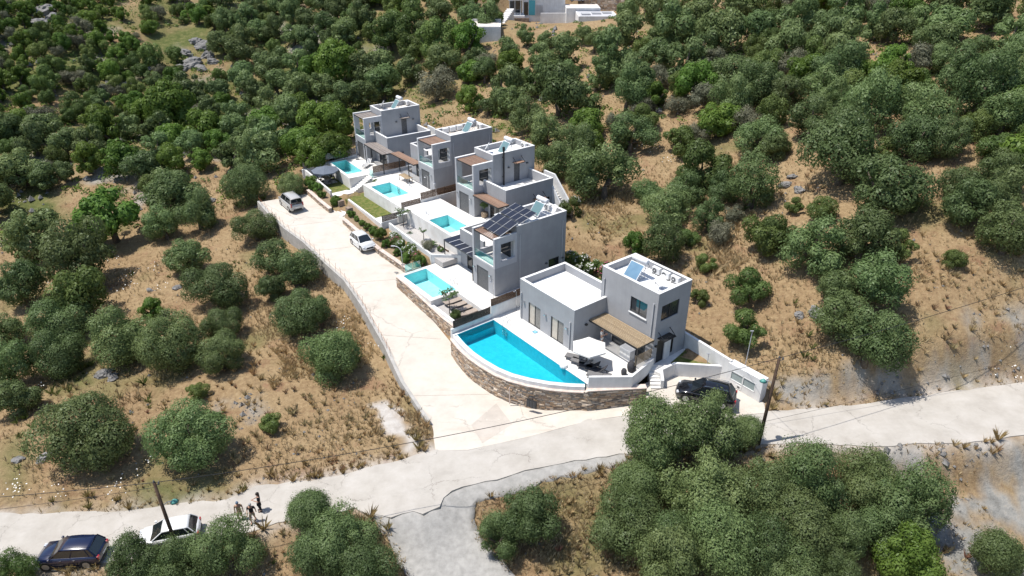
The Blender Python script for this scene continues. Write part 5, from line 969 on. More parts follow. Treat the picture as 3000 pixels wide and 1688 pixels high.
def soil(edge, wall, dz):
    """sloping bed between the planter wall and the garden wall"""
    b = MB(); n = len(edge); vs = []
    for (e, w) in zip(edge, wall): z = Zd(*e)+dz; vs += [(*e, z), (*w, z+.12), (*e, z-.9), (*w, z-.9)]
    fs = []
    for i in range(n-1): a, c = i*4, (i+1)*4; fs += [(a, c, c+1, a+1), (a, a+2, c+2, c), (a+1, c+1, c+3, a+3)]
    fs += [(0, 1, 3, 2), ((n-1)*4, (n-1)*4+2, (n-1)*4+3, (n-1)*4+1)]
    b._add(vs, fs); o = b.build('planter_soil', SOIL); tag(o, kind='structure')
    bm = bmesh.new(); bm.from_mesh(o.data); bmesh.ops.recalc_face_normals(bm, faces=bm.faces); bm.to_mesh(o.data); bm.free()
soil([(-26.9, 86.7), (-24.5, 83.4), (-22.6, 81.2)], [A_(3.0, -8.35), A_(7.5, -8.35), A_(10.1, -8.35)], .5)
soil([(-20.4, 78.2), (-17.7, 74.6), (-14.95, 71.1)], [B_(-3.5, -8.75), B_(1.5, -8.85), B_(6.7, -9.0)], .52)
soil([(-14.75, 70.95), (-12.9, 68.9), (-10.95, 66.8)], [C_(-3.1, -7.55), C_(1.5, -7.58), C_(6.2, -7.6)], .6)
# glass screens by the pools
for V, u, v, L, lab in ((VD, -6.0, -4.6, 1.9, 'clear glass screen at the far end of the pool beside the driveway'), (VA, 9.2, -2.2, 1.3, 'clear glass screen at the top of the white steps')):
    t = thing('glass_screen', lab, 'glass screen', at(V, u, v), R(V[3])+R(90) if V is VD else R(V[3]))
    for i in range(2): k = MB(); k.box(i*L/2+.02, (i+1)*L/2-.02, -.01, .01, .05, 1.0); k.build('pane', GLASS, t)
    for i in range(3): k = MB(); k.box(i*L/2-.02, i*L/2+.02, -.02, .02, 0, .3); k.build('clamp', CHROME, t)
# retaining wall on the valley side of the driveway
RL = DRIVE[:10]
def zr_top(i): return Zd(*RL[i])+.28
wl = []
t = thing('retaining_wall', 'long grey concrete retaining wall along the driveway', 'retaining wall', (0,0,0))
fine = []
for i in range(len(RL)-1):
    a, b_ = Vector(RL[i]), Vector(RL[i+1]); kk = max(1, int((b_-a).length/1.0)); fine += [a.lerp(b_, j/kk) for j in range(kk)]
fine.append(Vector(RL[-1]))
m = MB(); vs = []; cp_ = []
for i, p in enumerate(fine):
    tt = (fine[min(i+1, len(fine)-1)]-fine[max(i-1, 0)]).normalized(); nn = Vector((tt.y, -tt.x)); zt = Zd(p.x, p.y)+.22
    o_ = p+nn*.32; i_ = p+nn*.02; zb = min(tz(o_.x+nn.x*.8, o_.y+nn.y*.8), zt-.6)-.7
    vs += [(i_.x, i_.y, zb), (i_.x, i_.y, zt), (o_.x, o_.y, zt), (o_.x+nn.x*.12, o_.y+nn.y*.12, zb)]; cp_.append((p+nn*.17, zt))
fs = [(i*4+a, i*4+(a+1) % 4, (i+1)*4+(a+1) % 4, (i+1)*4+a) for i in range(len(fine)-1) for a in range(4)]+[(3,2,1,0), tuple((len(fine)-1)*4+a for a in range(4))]
m._add(vs, fs); o = m.build('wall', CONC, t)
bm = bmesh.new(); bm.from_mesh(o.data); bmesh.ops.recalc_face_normals(bm, faces=bm.faces); bm.to_mesh(o.data); bm.free()
# starter bars standing in the wall top, one by one, with a rope strung between
REBAR = mat('rusty_rebar', (.30,.13,.07), (.22,.09,.05), rough=.9, scale=8)
kb = MB(); kb.tube([(0,0,0), (.03,.02,.55), (-.02,.03,1.05)], .014, 5); rbm = kb.mesh('starter_bar', REBAR)
cum = 0; nxt = .4; tops = []
for i in range(len(cp_)-1):
    (a, za), (b_, zb) = cp_[i], cp_[i+1]; L = (b_-a).length
    while nxt < cum+L and a.y > 53:
        f = (nxt-cum)/L; p = a.lerp(b_, f); z = za+(zb-za)*f
        o = bpy.data.objects.new('starter_bar', rbm); col.objects.link(o); o.location = (p.x, p.y, z-.01); o.rotation_euler = (rnd.uniform(-.12,.12), rnd.uniform(-.12,.12), rnd.uniform(0,6))
        tag(o, 'thin rusty starter bar standing in the driveway retaining wall', 'rebar', 'rusty bars along the driveway wall'); tops.append((p.x, p.y, z+.95)); nxt += 1.25
    cum += L
k = MB(); k.tube([(x, y, z-.35+.05*math.sin(i*2.1)) for i, (x, y, z) in enumerate(tops)], .012, 4); o = k.build('string_line', mat('orange_string', (.5,.2,.1), rough=.8)); tag(o, 'thin orange line strung between the rusty bars', 'line')
# floor drains on the driveway
for x, y, l_ in ((-12.6, 67.2, 'square drain grate at the upper end of the planter wall'), (-12.2, 65.6, 'square drain grate beside the stone wall of the solar villa')):
    t = thing('drain_grate', l_, 'drain grate', (x, y, Zd(x, y)+.016), R(-52)); k = MB(); k.box(-.3, .3, -.22, .22, -.03, .006); k.build('frame', CONC, t)
    for i in range(5): k = MB(); k.box(-.24+i*.11, -.18+i*.11, -.17, .17, .006, .016); k.build('bar', DGREY, t)
# ---------------------------------------------------------------- roof equipment
def solar_heater(V, u, v, z, label, w=1.35, colr=None):
    """flat collector leaning towards -v with a lying tank above its upper edge"""
    t = thing('solar_water_heater', label, 'water heater', at(V, u, v, z), R(V[3]))
    a, b = (0, 0, .12), (0, .95, 1.25); p = MB()
    n = Vector((0, -1.13, .95)).normalized()*.06
    p._add([(0,0,.12), (w,0,.12), (w,.95,1.3), (0,.95,1.3), (0,n.y,.12+n.z), (w,n.y,.12+n.z), (w,.95+n.y,1.3+n.z), (0,.95+n.y,1.3+n.z)], [(3,2,1,0), (4,5,6,7), (0,1,5,4), (1,2,6,5), (2,3,7,6), (3,0,4,7)])
    pc = p.build('collector', TANK, t)
    g = MB(); n2 = n*1.06; d = .05; g.quad((d, .04+n2.y, .17+n2.z), (w-d, .04+n2.y, .17+n2.z), (w-d, .91+n2.y, 1.25+n2.z), (d, .91+n2.y, 1.25+n2.z)); g.build('collector_glass', colr or COLL, pc)
    k = MB(); k.tube([(-.1, 1.2, 1.55), (-.06, 1.2, 1.55), (w+.06, 1.2, 1.55), (w+.1, 1.2, 1.55)], [.18, .25, .25, .18], 16); k.build('tank', TANK, t, smooth=True)
    for x in (.15, w-.15):
        k = MB(); k.beam((x, 1.2, 0), (x, 1.2, 1.34), .04, .04); k.beam((x, .1, .05), (x, 1.2, .05), .04, .04); k.beam((x, .5, .05), (x, 1.2, .9), .03, .03); k.build('stand', GALV, t)
    k = MB(); k.tube([(w+.1, 1.2, 1.5), (w+.3, 1.2, 1.3), (w+.25, .9, 1.15), (w, .9, 1.15)], .025, 6); k.build('hose', DGREY, t)
    return t
BLUEC = mat('blue_collector_glass', (.14,.25,.36), (.17,.29,.40), rough=.15, scale=2, spec=.5)
ZR = 6.22
solar_heater(VA, 1.2, 5.4, ZR, 'solar water heater on the roof of the farthest villa', 1.2)
solar_heater(VB, 1.5, 5.9, ZR, 'solar water heater on the roof with the row of air conditioners', 1.25)
solar_heater(VC, 1.75, 4.8, ZR, 'solar water heater on the roof with the black flue', 1.3)
solar_heater(VD, .95, 6.5, ZR, 'solar water heater behind the tilted solar panels', 1.4)
solar_heater(VE, 8.2, 4.75, 6.25, 'solar water heater with blue collector on the nearest villa', 1.5, BLUEC)
def ac_unit(V, u, v, z, label, rz=0):
    t = thing('air_conditioner', label, 'air conditioner', at(V, u, v, z), R(V[3])+rz, 'outdoor air conditioner units on the roofs')
    k = MB(); k.box(-.42, .42, -.16, .16, .1, .68); k.build('casing', WPLAST, t, bevel=.03)
    k = MB(); k.tube([(-.1, -.165, .39), (-.1, -.19, .39)], .22, 18); fg = k.build('fan_grille', DGREY, t)
    k = MB(); k.tube([(-.1, -.19, .39), (-.1, -.2, .39)], .07, 10); k.build('hub', WPLAST, fg)
    for x in (-.3, .3): k = MB(); k.box(x-.04, x+.04, -.18, .18, 0, .1); k.build('foot', DGREY, t)
    return t
ac_unit(VE, 9.7, 7.3, 6.25, 'air conditioner on the nearest villa roof, closest to the water heater'); ac_unit(VE, 10.75, 7.3, 6.25, 'middle air conditioner of the three on the nearest villa roof'); ac_unit(VE, 11.8, 7.3, 6.25, 'air conditioner on the nearest villa roof, farthest from the water heater')
ac_unit(VB, .6, 4.0, ZR, 'leftmost air conditioner on the second villa from the back', R(-90)); ac_unit(VB, .6, 5.1, ZR, 'second air conditioner on the second villa from the back', R(-90)); ac_unit(VB, .6, 6.2, ZR, 'air conditioner partly behind the collector on the second villa from the back', R(-90)); ac_unit(VB, 1.7, 8.6, ZR, 'single air conditioner in the far corner of the second villa from the back')
ac_unit(VC, 2.3, 8.3, ZR, 'air conditioner in the far corner of the roof with the flue'); ac_unit(VA, .7, 8.2, ZR, 'air conditioner in the far corner of the farthest villa roof'); ac_unit(VD, 1.3, 8.7, ZR, 'air conditioner in the far corner of the solar villa roof')
def dish(V, u, v, z, label, rz):
    t = thing('satellite_dish', label, 'satellite dish', at(V, u, v, z), rz)
    pr_ = [(.02+.45*i/6, .13*(i/6)**2) for i in range(7)]; k = MB(); n = 20
    vs = [(r*math.cos(2*math.pi*j/n), r*math.sin(2*math.pi*j/n)*1.1, h) for r, h in pr_ for j in range(n)]
    rot = Matrix.Rotation(R(58), 4, 'X'); vs = [tuple(rot@Vector(p)+Vector((0, 0, .75))) for p in vs]
    k._add(vs, [(i*n+j, i*n+(j+1) % n, (i+1)*n+(j+1) % n, (i+1)*n+j) for i in range(6) for j in range(n)]+[tuple(range(n))]); o = k.build('reflector', WPLAST, t, smooth=True)
    sm = o.modifiers.new('s', 'SOLIDIFY'); sm.thickness = .015
    k = MB(); k.tube([(0, 0, 0), (0, .05, .7)], .03, 8); k.lathe([(.2, 0), (.2, .03)], 12); k.build('mast', GALV, t)
    k = MB(); k.tube([(0, -.35, .32), (0, -.7, .72)], .015, 6); k.box(-.04, .04, -.76, -.68, .68, .78); k.build('feed_arm', DGREY, t)
    return t
dish(VE, 11.7, 5.7, 6.25, 'white satellite dish on the nearest villa roof', R(-60)); dish(VC, 1.1, 3.9, ZR, 'white satellite dish on the roof with the black flue', R(-95)); dish(VA, .7, 4.5, ZR, 'white satellite dish on the roof of the farthest villa', R(-95)); dish(VD, 2.9, 8.2, ZR, 'white satellite dish on the solar villa roof', R(-60))
# pale pipework and plant on the solar villa roof
def pv_array(V, u, v, z, cols, rows, pw, ph, tilt, label):
    t = thing('solar_array', label, 'solar panels', at(V, u, v, z), R(V[3])); c, s = math.cos(R(tilt)), math.sin(R(tilt))
    for i in range(cols):
        for j in range(rows):
            k = MB(); k.box(.025, pw-.025, .025, ph-.025, 0, .035); p = k.build('solar_panel', DGREY, t); k = MB(); k.box(.05, pw-.05, .05, ph-.05, .035, .042); k.build('cells', PVM, p); p.location = (i*pw, j*ph*c, j*ph*s); p.rotation_euler = (R(tilt), 0, 0)
    fr = MB()
    for i in range(cols+1): fr.beam((i*pw, 0, .0), (i*pw, rows*ph*c, rows*ph*s), .045, .05)
    fr.build('rail', GALV, t)
    for i in (0, cols): k = MB(); x = min(max(i*pw, .06), cols*pw-.06); k.beam((x, rows*ph*c-.05, -.6), (x, rows*ph*c-.05, rows*ph*s-.03), .05, .05); k.build('leg', GALV, t)
    return t
pv_array(VD, .5, .75, 6.28, 3, 2, 1.04, 1.18, 20, 'three tilted solar panel columns over the balcony of the solar villa')
pv_array(VD, .2, 3.3, 6.95, 4, 2, .85, 1.05, 15, 'four tilted solar panel columns on the roof of the solar villa')
# ---------------------------------------------------------------- terrace furniture
def lounger(V, u, v, z, rz, label, fab, frame, back=32, group='sun loungers'):
    t = thing('sun_lounger', label, 'sun lounger', at(V, u, v, z), R(V[3])+rz, group)
    k = MB(); k.box(-.32, .32, -1.0, .3, .3, .38); k.build('cushion', fab, t, bevel=.03)
    a = R(back); k = MB(); k.box(-.32, .32, 0, .72, -.04, .04); o = k.build('backrest', fab, t, bevel=.03); o.location = (0, .31, .34); o.rotation_euler = (a, 0, 0)
    k = MB()
    for x in (-.31, .31): k.box(x-.025, x+.025, -1.02, .95, .24, .295)
    for y in (-1.0, .93): k.box(-.285, .285, y-.02, y+.02, .24, .295)
    k.build('frame', frame, t)
    for x in (-.28, .28):
        for y in (-.85, .75): k = MB(); k.box(x-.025, x+.025, y-.025, y+.025, 0, .24); k.build('leg', frame, t)
    return t
lounger(VE, 8.55, -.6, 0, R(-62), 'grey sun lounger under the left edge of the cream umbrella', FABG, DGREY)
lounger(VE, 9.35, -.75, 0, R(-70), 'grey sun lounger directly below the cream umbrella', FABG, DGREY)
lounger(VE, 10.15, -.65, 0, R(-58), 'dark folding sun lounger right of the umbrella pole', FABD, DGREY, 40)
lounger(VE, 10.95, -.55, 0, R(-66), 'dark sun lounger with a raised back beside the parapet', FABD, DGREY, 46)
lounger(VE, 11.6, -.95, 0, R(-60), 'grey sun lounger closest to the white parapet', FABG, DGREY, 12)
for i, l_ in enumerate(('first of four taupe loungers, closest to the turquoise pool', 'second of four taupe loungers on the gravel bed', 'third of four taupe loungers on the gravel bed', 'last of four taupe loungers, nearest the young tree')):
    lounger(VD, 1.25+i*.92, -3.4, -.8, R(180), l_, FABT, DGREY, 10)
def stripe_lounger():
    t = thing('sun_lounger', 'blue and white striped lounger under the farthest pergola', 'sun lounger', at(VA, 5.6, -.9), R(VA[3])+R(40))
    for i in range(6): k = MB(); k.box(-.33+i*.11, -.225+i*.11, -1.0, .3, .3, .37); k.build('stripe', FABW if i % 2 else FABN, t)
    for i in range(6): k = MB(); k.box(-.33+i*.11, -.225+i*.11, 0, .75, -.03, .04); o = k.build('stripe', FABW if i % 2 else FABN, t); o.location = (0, .31, .34); o.rotation_euler = (R(45), 0, 0)
    for x in (-.28, .28):
        for y in (-.85, .2): k = MB(); k.box(x-.02, x+.02, y-.02, y+.02, 0, .3); k.build('leg', DGREY, t)
stripe_lounger()
def parasol(V, u, v, z, h, r, label, fab, n=6, tilt=0):
    t = thing('parasol', label, 'parasol', at(V, u, v, z), R(V[3])+.3)
    k = MB(); k.tube([(0,0,0), (0,0,h+.1)], .025, 8); k.build('pole', TANK, t)
    k = MB(); k.lathe([(.3, 0), (.3, .06), (.05, .1)], 14); k.build('base', WPLAST, t)
    c = MB(); vs = [(0,0,h+.08)]
    for ring, (f, dz) in enumerate(((.5, -.2), (1.0, -.48), (1.0, -.62))):
        for j in range(n*2):
            a = math.pi*j/n; rr = r*f*(1 if j % 2 == 0 else math.cos(math.pi/n)*.985); vs.append((rr*math.cos(a), rr*math.sin(a), h+dz+(0 if j % 2 == 0 else -.02)))
    N = n*2; fs = [(0, 1+j, 1+(j+1) % N) for j in range(N)]
    for q in range(2): fs += [(1+q*N+j, 1+(q+1)*N+j, 1+(q+1)*N+(j+1) % N, 1+q*N+(j+1) % N) for j in range(N)]
    c._add(vs, fs); o = c.build('canopy', fab, t); sd = o.modifiers.new('s', 'SOLIDIFY'); sd.thickness = .01; o.rotation_euler = (R(tilt), 0, 0)
    for j in range(n):
        a = 2*math.pi*j/n; k = MB(); k.beam((0, 0, h+.02), (r*.97*math.cos(a), r*.97*math.sin(a), h-.5), .02, .02); k.build('rib', GALV, t)
    return t
parasol(VE, 9.7, -.35, 0, 2.35, 1.55, 'cream hexagonal parasol shading the near loungers', FABW)
parasol(VA, 4.4, -6.6, -1.56, 2.3, 1.9, 'dark blue parasol over the dining set at the far end', FABN, 8)
def closed_parasol(V, u, v, z, lab, fab):
    t = thing('parasol', lab, 'parasol', at(V, u, v, z), 0); k = MB(); k.tube([(0,0,0), (0,0,2.4)], .025, 8); k.build('pole', DGREY, t); k = MB(); k.lathe([(.04, .75), (.14, .8), (.1, 1.5), (.05, 2.3)], 8); k.build('folded_canopy', fab, t); k = MB(); k.lathe([(.28, 0), (.28, .06), (.05, .1)], 12); k.build('base', DGREY, t)
closed_parasol(VA, 2.0, -.8, 0, 'folded dark parasol by the terrace door of the farthest villa', FABN); closed_parasol(VA, 4.4, .4, 0, 'folded dark parasol under the grey pergola', FABD)
def base_only(V, u, v, lab):
    k = MB(); k.lathe([(.33, 0), (.33, .07), (.1, .1), (.06, .45)], 14); o = k.build('parasol_stand', WPLAST, None, loc=at(V, u, v)); tag(o, lab, 'parasol stand')
base_only(VB, -.1, -1.5, 'white empty parasol base beside the wooden table'); base_only(VC, -.4, -4.0, 'white empty parasol base near the gravel garden corner')
def table(V, u, v, z, L, W_, rz, top, lab, n=6, h=.75):
    t = thing('dining_table', lab, 'table', at(V, u, v, z), R(V[3])+rz)
    for i in range(n): k = MB(); k.box(-L/2, L/2, -W_/2+i*W_/n+.01, -W_/2+(i+1)*W_/n-.01, h-.04, h); k.build('plank', top, t)
    for x in (-L/2+.08, L/2-.08):
        for y in (-W_/2+.08, W_/2-.08): k = MB(); k.box(x-.03, x+.03, y-.03, y+.03, 0, h-.042); k.build('leg', DGREY, t)
    k = MB(); k.box(-L/2+.1, L/2-.1, -.03, .03, h-.1, h-.042); k.build('rail', DGREY, t)
def chair(V, u, v, z, rz, lab, fab=FABD, fr=DGREY, grp='dining chairs under the dark blue parasol'):
    t = thing('chair', lab, 'chair', at(V, u, v, z), R(V[3])+rz, grp)
    k = MB(); k.box(-.23, .23, -.23, .23, .42, .47); k.build('seat', fab, t, bevel=.02); k = MB(); k.box(-.23, .23, .2, .25, .5, .92); k.build('backrest', fab, t, bevel=.02)
    for x in (-.21, .21):
        for y in (-.21, .21): k = MB(); k.box(x-.02, x+.02, y-.02, y+.02, 0, .42 if y < 0 else .5); k.build('leg', fr, t)
table(VA, 4.4, -6.6, -1.56, 1.7, .9, 0, WOODY, 'wooden dining table under the dark blue parasol')
for i, (du, dv, rz, l_) in enumerate(((-.5, -.75, 180, 'left front'), (.5, -.75, 180, 'right front'), (-.5, .75, 0, 'left rear'), (.5, .75, 0, 'right rear'), (1.15, 0, -90, 'end'))): chair(VA, 4.4+du, -6.6+dv, -1.56, R(rz), 'dark chair at the %s of the dining table under the blue parasol' % l_)
table(VB, -2.0, -.95, 0, 2.2, .95, 0, WOODY, 'long wooden table on the terrace beside the lawn pool', 6)
k = MB(); k.lathe([(.26, 0), (.36, .1), (.38, .5), (.33, .62)], 16); pt = thing('potted_olive', 'potted olive tree by the sliding door under the middle pergola', 'potted plant', at(VC, 4.35, .95)); k.build('pot', mat('tan_pot', (.42,.30,.19), (.50,.37,.25), rough=.8, scale=4), pt, smooth=True)
k = MB(); k.tube([(0,0,.5), (.05,.02,1.0), (-.03,.03,1.5)], .04, 6, r1=.02); k.build('trunk', mat('bark', (.12,.09,.07), (.2,.16,.12), rough=.95, scale=6, bump=.6, bscale=12), pt)
k = MB(); k.box(-.6, .6, -.35, .35, 0, .05); k.box(-.55, .55, -.3, .3, .05, .92)
gt = thing('covered_grill', 'white covered barbecue cabinet under the near pergola', 'barbecue', at(VE, 10.9, 3.1), R(VE[3])); k = MB(); k.box(-.6, .6, -.32, .32, 0, .95); k.build('cabinet', WPLAST, gt, bevel=.03); k = MB(); k.box(-.63, .63, -.35, .35, .95, 1.0); k.build('lid', TANK, gt, bevel=.02)
for x in (-.2, .2): k = MB(); k.box(x-.015, x+.015, -.345, -.322, .35, .7); k.build('handle', CHROME, gt)
for (u, v, l_, s) in ((12.5, 1.9, 'black covered grill beside the pergola post', 1.0), (12.55, 1.0, 'low black bag slumped against the parapet', .7)):
    k = MB(); k.lathe([(.26, 0), (.33, .25), (.34, .6), (.24, .85), (.08, .92)], 9); o = k.build('covered_grill' if s == 1 else 'bag', FABD, None, loc=at(VE, u, v), smooth=True); o.scale = (s, s*1.2, s); tag(o, l_, 'grill' if s == 1 else 'bag')
# pool net and outdoor showers
t = thing('pool_net', 'blue pool net lying on the deck by the glass doors', 'pool net', at(VE, 2.7, -.55, .03), R(VE[3])); k = MB(); k.tube([(-1.8, .25, 0), (0, 0, 0)], .015, 6); k.build('handle', TANK, t)
k = MB(); k.tube([(0,-.15,0), (.35,-.2,0), (.42,0,0), (.35,.2,0), (0,.15,0), (0,-.15,0)], .025, 6); nb = k.build('hoop', mat('blue_plastic', (.03,.25,.42), rough=.4), t); k = MB(); k.prism([(0,-.14),(.35,-.18),(.4,0),(.35,.18),(0,.14)], -.012, -.008); k.build('mesh', mat('net_mesh', (.25,.5,.6), rough=.8), nb)
def shower(V, u, v, lab, rz=0):
    t = thing('outdoor_shower', lab, 'shower', at(V, u, v), R(V[3])+rz); k = MB(); k.tube([(0,0,0), (0,0,2.0), (0,-.1,2.12), (0,-.3,2.1), (0,-.34,2.0)], .025, 8); k.build('pipe', CHROME, t, smooth=True); k = MB(); k.lathe([(.03, 0), (.09, -.05), (.09, -.06)], 12, (0, -.34, 2.0)); k.build('shower_head', CHROME, t)
shower(VD, 3.95, -.35, 'steel outdoor shower at the front corner of the solar villa'); shower(VE, -1.2, .5, 'steel outdoor shower by the white wall near the blue pool', R(-90)); shower(VB, 2.9, -.5, 'steel outdoor shower at the front of the second villa'); shower(VC, -3.6, -.6, 'steel outdoor shower below the brown fence', R(-90))
t = thing('utility_cabinet', 'pale double utility cabinet against the white wall in the gravel garden', 'cabinet', at(VB, 7.35, -6.7, -.9), R(VB[3])+R(90))
for x in (-.42, .42): k = MB(); k.box(x-.4, x+.4, -.3, .0, 0, .85); k.build('cabinet_box', mat('beige_metal', (.55,.52,.47), rough=.5), t, bevel=.02)
k = MB(); k.box(-.86, .86, -.34, .03, .85, .9); k.build('lid', TANK, t)
# ---------------------------------------------------------------- street lamp on the driveway planter
t = thing('garden_lamp', 'thin curved grey lamp beside the oleander planter', 'lamp', (-11.9, 67.35, Zd(-11.9, 67.35))); k = MB(); k.tube([(0,0,0), (0,0,2.4), (-.1,.05,2.75), (-.4,.15,2.95), (-.75,.25,3.0)], .04, 8); k.build('post', GALV, t, smooth=True); k = MB(); k.box(-1.1, -.72, .17, .37, 2.96, 3.03); k.build('lamp_head', GALV, t)
# ---------------------------------------------------------------- poles and wires
POLEW = mat('creosote_pole', (.055,.035,.025), (.10,.065,.045), rough=.9, scale=3, bump=.5, bscale=15)
def pole(x, y, h, lean, lab, lamp_side):
    z = tz(x, y); t = thing('utility_pole', lab, 'utility pole', (x, y, z-.2)); top = (lean[0], lean[1], h)
    k = MB(); k.tube([(0,0,0), (lean[0]*.5, lean[1]*.5, h*.5), top], .14, 10, r1=.1); k.build('pole', POLEW, t, smooth=True)
    k = MB(); k.tube([(top[0], top[1], h-.25), (top[0]+.28, top[1], h-.15)], .025, 6); k.lathe([(.05, 0), (.07, .1), (.03, .2)], 8, (top[0]+.28, top[1], h-.15)); k.lathe([(.05, 0), (.07, .1), (.03, .2)], 8, (top[0], top[1], h-.02)); k.build('insulator', DGREY, t)
    f = .72; a = MB(); p = (lean[0]*f, lean[1]*f, h*f); q = (p[0]+lamp_side[0], p[1]+lamp_side[1], p[2]+.25); a.tube([p, ((p[0]+q[0])/2, (p[1]+q[1])/2, q[2]), q], .022, 6); arm = a.build('lamp_arm', GALV, t)
    k = MB(); k.lathe([(.05, .12), (.16, .02), (.27, -.1)], 14, q); k.build('lamp_shade', mat('green_enamel', (.10,.30,.26), rough=.35), arm, smooth=True)
    k = MB(); k.lathe([(.06, -.06), (.09, -.14), (.05, -.22)], 10, q); k.build('bulb', WPLAST, arm, smooth=True)
    return Vector((x+top[0], y+top[1], z-.2+h))
P1 = pole(POLES[0][0], POLES[0][1], 7.0, (-.3, .3), 'dark wooden utility pole beside the white car on the road', (.75, .2))
P2 = pole(POLES[1][0], POLES[1][1], 7.7, (.35, .5), 'dark wooden utility pole in front of the white meter housing', (-.7, .1))
WIRE = mat('black_cable', (.02,.02,.022), rough=.6)
def wire(a, b, sag, lab, r=.022):
    a = Vector(a); b = Vector(b); n = 18; k = MB(); k.tube([a.lerp(b, i/n)-Vector((0,0,sag*4*(i/n)*(1-i/n))) for i in range(n+1)], r, 5, cap=False); o = k.build('overhead_cable', WIRE); return tag(o, lab, 'cable', 'overhead cables')
wire(P1, P2, 1.0, 'overhead cable spanning between the two utility poles'); wire(P1, (-62, 30, 1.5), .6, 'overhead cable running left out of view from the pole beside the white car'); wire(P1-Vector((0,0,.4)), (-60, 34, -4.0), .8, 'thin lower cable dropping left from the pole beside the white car', .014)
wire(P2, (62, 55, 11.5), .8, 'overhead cable climbing right above the rocky bank'); wire(P2-Vector((0,0,.3)), E_(17.9, 8.4)+(1.6,), .2, 'short service cable to the meter housing', .014)
wire((10.5, 40.5, -1.75), (44, 46.5, 3.0), .4, 'thin cable hanging low over the right hand road', .012)
for (x, y, h, lab) in ((E_(18.6, 9.0)+(4.6, 'thin galvanised post behind the meter housing')), (16.55, 48.55, 2.3, 'thin steel post beside the entrance lawn wall')):
    k = MB(); k.tube([(0,0,0), (.05,.03,h)], .035, 8); k.box(-.12, .15, -.02, .05, h-.03, h+.03); o = k.build('post', GALV, None, loc=(x, y, tz(x, y)-.1)); tag(o, lab, 'post')
